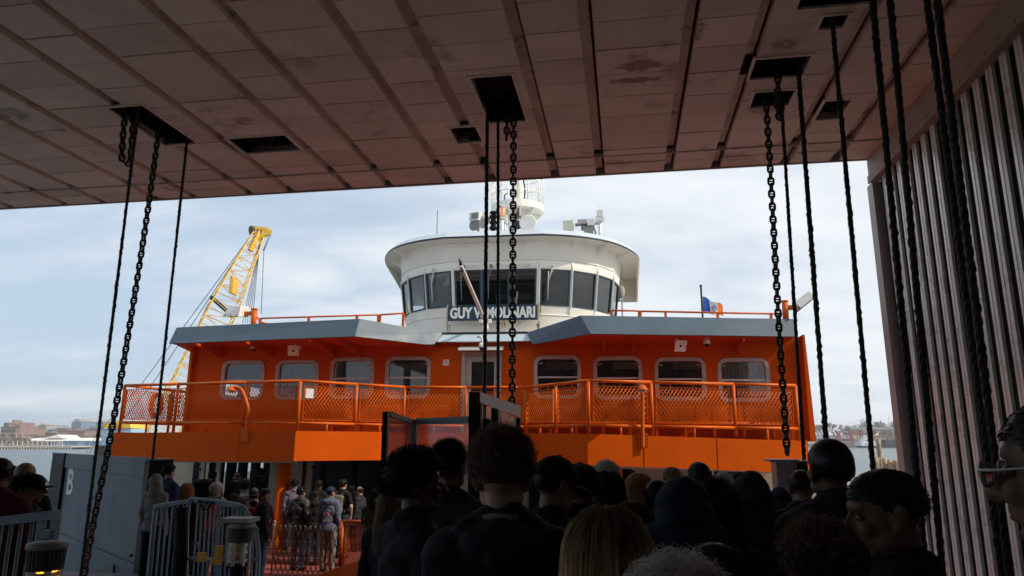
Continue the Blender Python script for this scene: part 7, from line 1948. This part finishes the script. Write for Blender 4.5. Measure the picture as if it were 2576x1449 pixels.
def dome(g, rx, ry, z0, h, cy=-.012, seg=28, ring=10, m=0):
    rings = []
    for i in range(ring):
        a = (math.pi / 2) * i / (ring - 1); r = math.cos(a)
        rings.append([V3((rx * max(r, .02) * math.cos(6.283 * j / seg), cy + ry * max(r, .02) * math.sin(6.283 * j / seg), z0 + h * math.sin(a))) for j in range(seg)])
    g.loft(rings, m, True)
def cap_mesh():
    g = G(); dome(g, .092, .112, 1.665, .105); g.ell((0, -.012, 1.772), (.01, .01, .006), seg=8, ring=5)
    n = 14; up = []; dn = []
    for i in range(n + 1):
        a = math.pi * i / n
        x = .078 * math.cos(a); y = .075 + .10 * math.sin(a); z = 1.668 - .018 * (x / .078) ** 2 - .01 * math.sin(a)
        up.append(V3((x, y, z))); dn.append(V3((x, .06 if 0 < i < n else .05, 1.672 - .018 * (x / .078) ** 2)))
    g.loft([dn, up], 0, True, closed=False); g.loft([[p - V3((0, 0, .005)) for p in up], [p - V3((0, 0, .005)) for p in dn]], 0, True, closed=False); g.loft([up, [p - V3((0, 0, .005)) for p in up]], 0, True, closed=False)
    for k in range(6):
        a = k * 1.047; g.path([V3((.0925 * math.cos(b) * math.cos(a), -.012 + .1125 * math.cos(b) * math.sin(a), 1.665 + .1055 * math.sin(b))) for b in [i * .174 for i in range(9)]], .0016, 4)
    return g.mesh('cap', [])
def beanie_mesh():
    g = G(); dome(g, .094, .114, 1.64, .15); g.path([V3((.096 * math.cos(6.283 * j / 24), -.012 + .116 * math.sin(6.283 * j / 24), 1.655)) for j in range(24)], .016, 8, closed=True)
    return g.mesh('beanie', [])
def glasses_mesh():
    g = G()
    for s in (-1, 1):
        g.path([V3((.034 * s + .026 * math.cos(6.283 * i / 18), .112 - .006 * abs(math.cos(6.283 * i / 18)), 1.642 + .02 * math.sin(6.283 * i / 18))) for i in range(18)], .0026, 5, closed=True)
        g.path([V3((.06 * s, .108, 1.648)), V3((.078 * s, .08, 1.648)), V3((.084 * s, -.005, 1.65)), V3((.083 * s, -.03, 1.635))], .0026, 5)
    g.path([V3((-.01, .114, 1.646)), V3((0, .118, 1.648)), V3((.01, .114, 1.646))], .0026, 5)
    return g.mesh('glasses', [])
CAPM, BEANIE, SPECS = cap_mesh(), beanie_mesh(), glasses_mesh()
LENS = G()
for s in (-1, 1): LENS.ell((.034 * s, .110, 1.642), (.025, .0015, .019), seg=14, ring=8)
LENS = LENS.mesh('lens', [])
LENSM = glass('spectacle_lens', (.9, .9, .9), .9, .05)

def floor_at(p):
    q = MTi @ p
    if q.y < 8.8: return 3.05 if q.x < -4.3 else floorz(q.y)
    if q.y < 10.3 and q.x < -6.45: return 3.05
    if q.y < 16.35: return floorz(q.y)
    return DKZ
HLOG = []
CROWD_ = 'people waiting to board'
def person(label, px, py, Y, yaw=0, hair=('short', 'dark'), top='jacket', topc='black', legs='char', skin='tan', arms='down', hyaw=0, pitch=0, vx=.009, hat=None, hatc='black', glasses=False, extra_h=.0, seed=0, wide=1.0, floor=None, group=CROWD_, glc=None, dens=1.0, eyes=False, L=0.0, hsc=1.0):
    tp = at(px, py, Y); fz_ = floor_at(tp) if floor is None else floor
    eh = {'afro': .045, 'curly': .045, 'curlyshort': .025, 'curlylong': .03, 'long': .014, 'bob': .014, 'bun': .03, 'short': .018, 'fade': .012, 'buzz': .006, 'ponytail': .012}.get(hair[0], 0) if hair else 0
    if hat: eh = .03 if hat == 'cap' else .045
    if top in ('hoodup', 'veil'): eh = .055
    s = (tp.z - fz_) / (1.75 + eh)
    HLOG.append((round(tp.z - fz_, 2), label[:50]))
    o = thing('person', label, 'person', (tp.x, Y, fz_), rad(yaw), group)
    o.scale = (s * wide, s * wide, s)
    hy, hp = rad(hyaw), rad(pitch)
    linkmesh('body', bm_with(body_mesh(arms, hy, hp, vx)), o, mats=[SKIN[skin]])
    linkmesh('top', bm_with(top_mesh(top, arms, max(vx, .009), seed % 3)), o, mats=[CL[topc] if topc in CL else topc])
    linkmesh('trousers', bm_with(trousers_mesh(.012)), o, mats=[CL[legs]])
    linkmesh('shoes', bm_with(shoes_mesh(.01)), o, mats=[CL['black']])
    Rm = Matrix.Rotation(hy, 4, 'Z') @ Matrix.Rotation(hp, 4, 'X'); piv = Matrix.Translation(V3((0, -.01, 1.55))); HM = piv @ Rm @ piv.inverted()
    def onhead(name, me, mm):
        c = linkmesh(name, bm_with(me), o, mats=mm); c.matrix_local = HM @ (Matrix.Translation(SKC) @ Matrix.Diagonal((hsc, hsc, hsc, 1)) @ Matrix.Translation(-SKC)); return c
    if hair and top not in ('hoodup', 'veil'):
        onhead('hair', cached(('hair', hair[0], seed % 4, dens, L), lambda: hair_mesh(hair[0], seed % 4, dens, L)), [HAIRM[hair[1]] if hair[1] in HAIRM else hair[1]])
    if hat: onhead(hat, CAPM if hat == 'cap' else BEANIE, [CL[hatc]])
    if glasses:
        gl = onhead('glasses', SPECS, [glc or BLACKM]); l_ = linkmesh('lens', bm_with(LENS), gl, mats=[LENSM])
    if eyes:
        for sx in (-1, 1):
            g = cached(('eye', sx), lambda: eye_mesh(sx)); e = linkmesh('eye', g, o); e.matrix_local = HM
    return o
def eye_mesh(sx):
    g = G(); g.ell((.033 * sx, .0745, 1.645), (.0125, .0115, .0098), seg=14, ring=9, m=0); g.ell((.033 * sx, .0815, 1.645), (.0055, .0068, .0055), seg=10, ring=6, m=1)
    return g.mesh('eye', [EYEW, IRIS])
def bm_with(me):
    if not me.materials: me.materials.append(CL['black'] if False else None)
    return me
HAIRM['ombre'] = None
def ombre(name, c0, c1, z0, z1):
    m = hairmat(name, c0); t = m.node_tree; b = t.nodes['Principled BSDF']; L_ = t.links.new
    tc = nd(t, 'ShaderNodeTexCoord'); sp = nd(t, 'ShaderNodeSeparateXYZ'); L_(tc.outputs['Object'], sp.inputs[0])
    n = nd(t, 'ShaderNodeTexNoise'); n.inputs['Scale'].default_value = 30; mp = nd(t, 'ShaderNodeMapping'); mp.inputs['Scale'].default_value = (1, 1, .1); L_(tc.outputs['Object'], mp.inputs[0]); L_(mp.outputs[0], n.inputs['Vector'])
    a = nd(t, 'ShaderNodeMath', operation='MULTIPLY_ADD'); a.inputs[1].default_value = .18; L_(n.outputs['Fac'], a.inputs[0]); L_(sp.outputs[2], a.inputs[2])
    mr = nd(t, 'ShaderNodeMapRange', clamp=True); mr.inputs[1].default_value = z0 + .09; mr.inputs[2].default_value = z1 + .09; L_(a.outputs[0], mr.inputs[0])
    mx = nd(t, 'ShaderNodeMix', data_type='RGBA'); L_(mr.outputs[0], mx.inputs[0]); L_(b.inputs['Base Color'].links[0].from_socket, mx.inputs[6]); mx.inputs[7].default_value = (*c1, 1); L_(mx.outputs[2], b.inputs['Base Color']); L_(mx.outputs[2], [n_ for n_ in t.nodes if n_.type == 'VECT_MATH' and n_.outputs[0].links and n_.outputs[0].links[0].to_node.type == 'BSDF_TRANSLUCENT'][0].inputs[0])
    return m
HAIRM['ombre'] = ombre('hair_ombre', (.6, .44, .27), (.16, .10, .055), 1.62, 1.76)

# ---- the crowd under the canopy (nearest ones first)
person('man with dark afro and stud earring turned to the right in black top', 1052, 1118, 3.0, -58, ('afro', 'black'), 'jacket', 'black', 'black', 'brown', vx=.007, seed=1, eyes=True, hyaw=-12)
mc = person('man with tousled curly brown hair seen from behind in dark hoodie with white collar', 1263, 1068, 2.35, 0, ('curly', 'brown'), 'hoodie', 'char', 'navy', 'pale', vx=.007, seed=2, dens=1.15)
g = G(); g.path([V3((.068 * math.cos(6.283 * i / 24), -.012 + .066 * math.sin(6.283 * i / 24), 1.502 - .012 * math.sin(6.283 * i / 24))) for i in range(24)], .017, 8, closed=True); c = g.obj('shirt_collar', cloth('cloth_collar', (.26, .25, .24)), mc)
person('person in dark cap with curly hair below it behind the afro man', 1132, 1101, 3.9, -25, ('curlyshort', 'black'), 'jacket', 'char', 'black', 'tan', vx=.009, hat='cap', hatc='navy', seed=0)
person('man in black cap and glasses looking down to the right', 1388, 1139, 3.35, -62, ('buzz', 'black'), 'jacket', 'black', 'black', 'tan', vx=.007, hat='cap', hatc='black', glasses=True, pitch=-14, seed=1, eyes=True)
person('person in dark hooded fleece right of the black cap', 1457, 1160, 4.3, 20, ('short', 'dark'), 'hoodie', 'black', 'black', 'tan', hat='cap', hatc='char', seed=2, wide=1.12)
person('woman with long straight dark hair in the middle of the crowd', 1528, 1190, 4.6, 5, ('long', 'black'), 'hoodie', 'black', 'char', 'tan', seed=1)
person('person with grey hair and a headband further down the ramp', 1524, 1158, 5.4, 0, ('curlyshort', 'grey'), 'hoodie', 'char', 'black', 'pale', seed=2)
g_ = person('woman with wavy blonde hair and sunglasses pushed up on her head', 1606, 1194, 5.6, 0, ('bob', 'blonde'), 'hoodie', 'char', 'black', 'pale', seed=3, L=.05)
gs = linkmesh('sunglasses', SPECS, g_, V3((0, -.02, .098)), [BLACKM])
person('person with cropped dark hair left of the big hood', 1653, 1204, 4.4, 10, ('fade', 'black'), 'hoodie', 'char', 'black', 'brown', seed=0)
person('person under a large navy hood draped over the shoulders', 1715, 1199, 2.75, -4, None, 'veil', 'navy', 'navy', 'tan', vx=.009, wide=1.0)
person('woman with long dark curls and an olive jacket', 1793, 1206, 3.2, 8, ('curlylong', 'dark'), 'jacket', 'olive', 'black', 'tan', seed=1, dens=1.1)
person('person in a charcoal pointed hood left of the shaven headed man', 1886, 1180, 3.9, -10, None, 'hoodup', 'char', 'char', 'tan', vx=.009)
person('man with greying curls far down the ramp by the doorway', 1690, 1176, 7.6, 0, ('curlyshort', 'sand'), 'jacket', 'char', 'char', 'pale', seed=3, vx=.012)
person('man with close-cropped dark hair and visible ears far down the ramp', 1756, 1160, 6.2, 4, ('fade', 'dark'), 'jacket', 'char', 'char', 'brown', seed=1, vx=.012)
person('white haired person far down the ramp right of the cropped man', 1818, 1186, 8.0, -10, ('short', 'white'), 'jacket', 'maroon', 'char', 'pale', seed=2, vx=.012)
person('man with a shaven head in a dark coat with upturned collar', 2080, 1102, 3.05, 6, ('buzz', 'dark'), 'coat', 'char', 'black', 'olive', vx=.007, seed=1)  # dark buzz shell added to darken the scalp, standing in for shade
person('man with short hair half hidden between cabinet and shaven headed man', 2012, 1180, 5.4, -8, ('fade', 'dark'), 'jacket', 'char', 'black', 'tan', seed=2)
person('person in a knitted dark beanie beside the pinkish cabinet', 1958, 1222, 5.8, 10, ('short', 'dark'), 'jacket', 'navyb', 'black', 'pale', hat='beanie', hatc='navyb', seed=1)
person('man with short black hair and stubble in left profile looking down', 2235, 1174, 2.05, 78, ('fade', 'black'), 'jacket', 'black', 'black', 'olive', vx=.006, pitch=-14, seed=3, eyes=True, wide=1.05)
person('girl with frizzy brown hair tied in a golden bun at the bottom right', 2052, 1302, 1.85, 6, ('bun', 'brown'), 'jacket', 'char', 'black', 'tan', seed=2)
person('woman with long blonde ombre hair at the bottom centre', 1522, 1288, 1.62, 4, ('long', 'ombre'), 'jacket', 'black', 'black', 'pale', seed=2, dens=1.3)
person('woman with loose brown hair between blonde woman and navy hood', 1590, 1268, 3.1, -14, ('long', 'brown'), 'hoodie', 'navy', 'black', 'pale', seed=3)
person('person with fuzzy grey curls at the bottom edge of the picture', 1700, 1392, 1.15, 0, ('curly', 'grey'), 'hoodie', 'char', 'black', 'pale', seed=0)
person('person with dark hair in navy top behind the grey curls', 1795, 1362, 1.75, 12, ('short', 'black'), 'jacket', 'navy', 'black', 'tan', seed=1)
DOTS = cloth('cloth_pale_blue_print', (.42, .47, .52), dirt=(.16, .2, .25), dscale=9, dthr=.52)
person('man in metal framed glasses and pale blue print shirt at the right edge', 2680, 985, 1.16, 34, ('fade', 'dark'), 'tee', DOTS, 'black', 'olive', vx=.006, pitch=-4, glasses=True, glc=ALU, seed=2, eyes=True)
person('woman with windblown light hair beside the orange mesh barrier', 985, 1236, 5.6, -20, ('long', 'sand'), 'jacket', 'char', 'black', 'pale', seed=1)
# ---- left walkway behind the barred railing
person('man cut by the left edge with dark hair and bare ear', 4, 1150, 5.6, 30, ('fade', 'dark'), 'jacket', 'maroon', 'black', 'tan', seed=1)
person('man in glasses and red plaid shirt at the left edge', 22, 1166, 6.3, -55, ('fade', 'black'), 'jacket', PLAID, 'black', 'brown', glasses=True, seed=2)
person('bald man on the left walkway behind the capped person', 68, 1163, 6.2, 10, None, 'jacket', 'black', 'black', 'tan', seed=2)
person('person in dark cap and black jacket in front of the bald man at the left', 77, 1186, 5.9, -75, ('short', 'black'), 'jacket', 'black', 'black', 'tan', hat='cap', hatc='black', seed=0, wide=1.2)
person('person with dark hair between plaid shirt and black jacket at the left', 40, 1203, 6.6, 20, ('short', 'black'), 'jacket', 'char', 'black', 'tan', seed=3)
# ---- sunlit queue at the apron
bp = dict(vx=.012)
person('young man in a navy jacket standing right of the lettered panel', 428, 1166, 11.0, -25, ('curlyshort', 'black'), 'jacket', 'navyb', 'black', 'pale', seed=1, **bp)
person('person in a grey hooded jacket half hidden by the lettered panel', 398, 1190, 10.7, -10, ('short', 'dark'), 'hoodup', 'grey', 'black', 'tan', **bp)
person('woman with orange blonde hair and black coat behind the barred gate', 471, 1217, 11.6, 12, ('bob', 'orange'), 'jacket', 'black', 'black', 'pale', seed=2, L=.03, **bp)
person('person with dark bun of hair near the cream wall', 500, 1204, 13.2, 10, ('short', 'black'), 'jacket', 'brown', 'char', 'tan', seed=3, **bp)
person('person with dark hair in a brown top beside the cream wall', 517, 1207, 12.6, -15, ('bob', 'dark'), 'jacket', 'brown', 'char', 'tan', seed=1, **bp)
person('dark silhouetted person in a cap before the bright openings', 536, 1184, 19.5, 0, ('short', 'black'), 'jacket', 'black', 'black', 'brown', seed=2, **bp)
gh = person('grey haired man in a grey hoodie wearing a bright red backpack', 547, 1211, 12.4, -8, ('short', 'grey'), 'hoodie', 'grey', 'jeans', 'pale', arms='front', seed=0, **bp)
person('person in a beige beanie before the bright openings', 597, 1188, 20.5, 10, ('short', 'dark'), 'jacket', 'brown', 'char', 'pale', hat='beanie', hatc='beige', **bp)
person('person with dark hair between red backpack and pale hoodie', 586, 1212, 13.0, 20, ('bob', 'black'), 'jacket', 'black', 'char', 'tan', seed=0, **bp)
person('young man in a pale grey hoodie with the hood down', 618, 1203, 13.4, 8, ('short', 'black'), 'hoodie', 'pale', 'taupe', 'tan', arms='pocket', seed=1, **bp)
person('person with a dark afro against the bright openings', 655, 1176, 22.4, 0, ('afro', 'black'), 'jacket', 'black', 'black', 'brown', seed=2, dens=.5, **bp)
person('person in a grey knitted cap behind the maroon backpack', 641, 1226, 13.4, 0, ('short', 'dark'), 'jacket', 'black', 'char', 'tan', hat='beanie', hatc='grey', **bp)
mb = person('man with short dark hair in right profile carrying a maroon backpack', 667, 1227, 13.0, -58, ('fade', 'dark'), 'jacket', 'char', 'jeans', 'tan', pitch=-12, seed=2, **bp)
QUILT = cloth('cloth_quilted_brown', (.055, .047, .042), .5)
person('man in a long dark quilted jacket and jeans right of the orange pillar', 759, 1223, 15.8, -22, ('curlyshort', 'black'), 'puffer', QUILT, 'jeans', 'tan', arms='pocket', seed=2, **bp)
hd = person('man in navy cap and slate hoodie with a ring emblem on the back', 833, 1222, 15.6, -10, ('buzz', 'black'), 'hoodie', 'slate', 'taupe', 'tan', hat='cap', hatc='navy', hyaw=-30, seed=1, **bp)
bt_ = person('man in a black T-shirt with a grey rucksack by the dark doorway', 864, 1204, 17.5, -18, ('short', 'black'), 'tee', 'black', 'char', 'pale', arms='pocket', seed=3, **bp)
person('dark silhouetted person between quilted jacket and navy cap', 803, 1206, 18.0, 0, ('short', 'black'), 'jacket', 'black', 'black', 'brown', seed=1, **bp)
person('person in a cream cap inside the dark doorway', 907, 1223, 18.6, 70, ('short', 'dark'), 'jacket', 'char', 'black', 'pale', hat='cap', hatc='beige', pitch=-15, **bp)
person('person in a lavender top behind the orange pillar', 742, 1205, 18.6, 10, ('short', 'black'), 'jacket', 'lav', 'char', 'tan', seed=0, **bp)
person('helmsman in a dark jacket standing behind the middle wheelhouse window', 1231, 713, 27.0, 172, ('short', 'black'), 'jacket', 'black', 'black', 'pale', floor=9.26, seed=1, group=None, **bp)

person('woman with phone raised in both hands beside the dark doorway', 944, 1232, 12.2, -12, ('ponytail', 'dark'), 'jacket', 'brown', 'char', 'pale', arms='phone', seed=2, **bp)
person('short person in a brown top in front of the pale hoodie', 590, 1243, 11.4, -10, ('bob', 'brown'), 'jacket', 'brown', 'char', 'tan', seed=1, **bp)
person('person in a black jacket between the quilted jacket and the ring emblem', 795, 1231, 16.9, 8, ('curlyshort', 'dark'), 'hoodie', 'black', 'char', 'brown', arms='front', seed=0, **bp)
person('person with long black hair deep inside the dark doorway', 884, 1222, 18.9, 10, ('long', 'black'), 'jacket', 'black', 'black', 'tan', seed=0, **bp)
person('woman with a dark ponytail behind the grey hooded jacket', 447, 1226, 12.4, 6, ('ponytail', 'black'), 'jacket', 'char', 'black', 'tan', seed=1, **bp)
# emblem and lettering on the slate hoodie
EMB = M('print_rose', (.42, .16, .18), .8); EMBW = M('print_pale', (.5, .44, .46), .8)
def back_patch(o, items):
    pass
top_o = [c for c in hd.children if c.name.startswith('top')][0]
g = G(); cz = 1.20; yb = min(v.co.y for v in top_o.data.vertices if abs(v.co.x) < .07 and 1.03 < v.co.z < 1.27) + .004
for r0, a0, a1, mi in ((.074, .4, 3.6, 0), (.074, 3.9, 6.2, 0), (.052, 2.6, 6.0, 1), (.030, 0, 6.283, 0)):
    n = 18; pts = [V3((r0 * math.cos(a0 + (a1 - a0) * i / n), yb - .003, cz + r0 * math.sin(a0 + (a1 - a0) * i / n))) for i in range(n + 1)]
    g.path(pts, .0065 if r0 > .04 else .012, 5, mi)
top_o = [c for c in hd.children if c.name.startswith('top')][0]
g.obj('ring_emblem', [EMB, EMBW], top_o)
for tx, z_, sz, wd in (('UNITED', 1.09, .04, .12), ('WE STAND', 1.05, .045, .17)):
    me = text_mesh(tx, sz, .002, .002, wd); me.materials.append(EMBW); l_ = linkmesh('lettering', me, top_o, V3((0, yb - .006, z_))); l_.rotation_euler = (rad(90), 0, 0)

# backpacks are things of their own
def backpack(o, label, c0, c1, size=1.0, grey=False):
    b = thing('backpack', label, 'backpack', o.location + Vector((0, 0, 1.05 * o.scale.z)), o.rotation_euler.z, 'backpacks worn in the queue'); b.scale = o.scale
    me = blob_mesh('bag', [('e', V3((0, -.22, .17)), (.14, .085, .2)), ('e', V3((0, -.23, .05)), (.145, .095, .15)), ('e', V3((0, -.29, .03)), (.10, .06, .10)), ('c', V3((-.08, -.2, .3)), .07, V3((.08, -.2, .3)), .07)], .012, 2, .003)
    me.materials.append(c0); linkmesh('bag', me, b)
    for s in (-1, 1):
        g = G(); pts = polycurve([V3((.09 * s, -.17, .36)), V3((.10 * s, -.06, .455)), V3((.11 * s, .07, .40)), V3((.135 * s, .135, .22)), V3((.16 * s, .10, .06)), V3((.13 * s, -.14, .0))])
        vs = []; 
        for i in range(len(pts) - 1): g.beam(pts[i], pts[i + 1], .05, .014, up=V3((.2 * s, -1, 1)) if i < 14 else V3((1, 0, 0)))
        g.obj('strap', c1, b)
    g = G()
    for z_ in (.22, .06): g.path([V3((.135 * math.cos(a), -.225 - .085 * math.sin(a), z_)) for a in [math.pi * i / 12 for i in range(13)]], .004, 5)
    g.obj('zip', CL['black'], b)
    return b
backpack(gh, 'bright red backpack on the grey haired man', CL['red'], CL['char'])
backpack(mb, 'maroon backpack on the man in right profile', CL['crimson'], CL['crimson'])
backpack(bt_, 'grey and black rucksack on the man in the T-shirt', CL['taupe'], CL['char'])
for h in HLOG:
    if not 1.5 < h[0] < 1.93: print('HEIGHT', h)
ph_o = [o for o in bpy.data.objects if o.get('label', '').startswith('woman with phone')][0]
bpy.context.view_layer.update()
g = G(); g.bx((0, 0, 0), (.075, .009, .155)); c = ph_o.matrix_world @ Vector((0, .30, 1.56))
ph = g.obj('phone', BLACKM, None, loc=c, rot=(rad(-8), 0, ph_o.rotation_euler.z)); tag(ph, 'black phone held up by the woman beside the dark doorway', 'phone')
# ---------------------------------------------------------------- harbour haze
hm = bpy.data.materials.new('harbour_haze'); hm.use_nodes = True
t = hm.node_tree; t.nodes.remove(t.nodes['Principled BSDF'])
pv = nd(t, 'ShaderNodeVolumePrincipled'); pv.inputs['Color'].default_value = (.86, .91, .96, 1); pv.inputs['Density'].default_value = .00030; pv.inputs['Anisotropy'].default_value = .2
t.links.new(pv.outputs[0], t.nodes['Material Output'].inputs['Volume'])
g = G(); g.bb((-4100, -400, -2.0), (4100, 5100, 46)); hz = g.obj('haze', hm); tag(hz, kind='stuff')
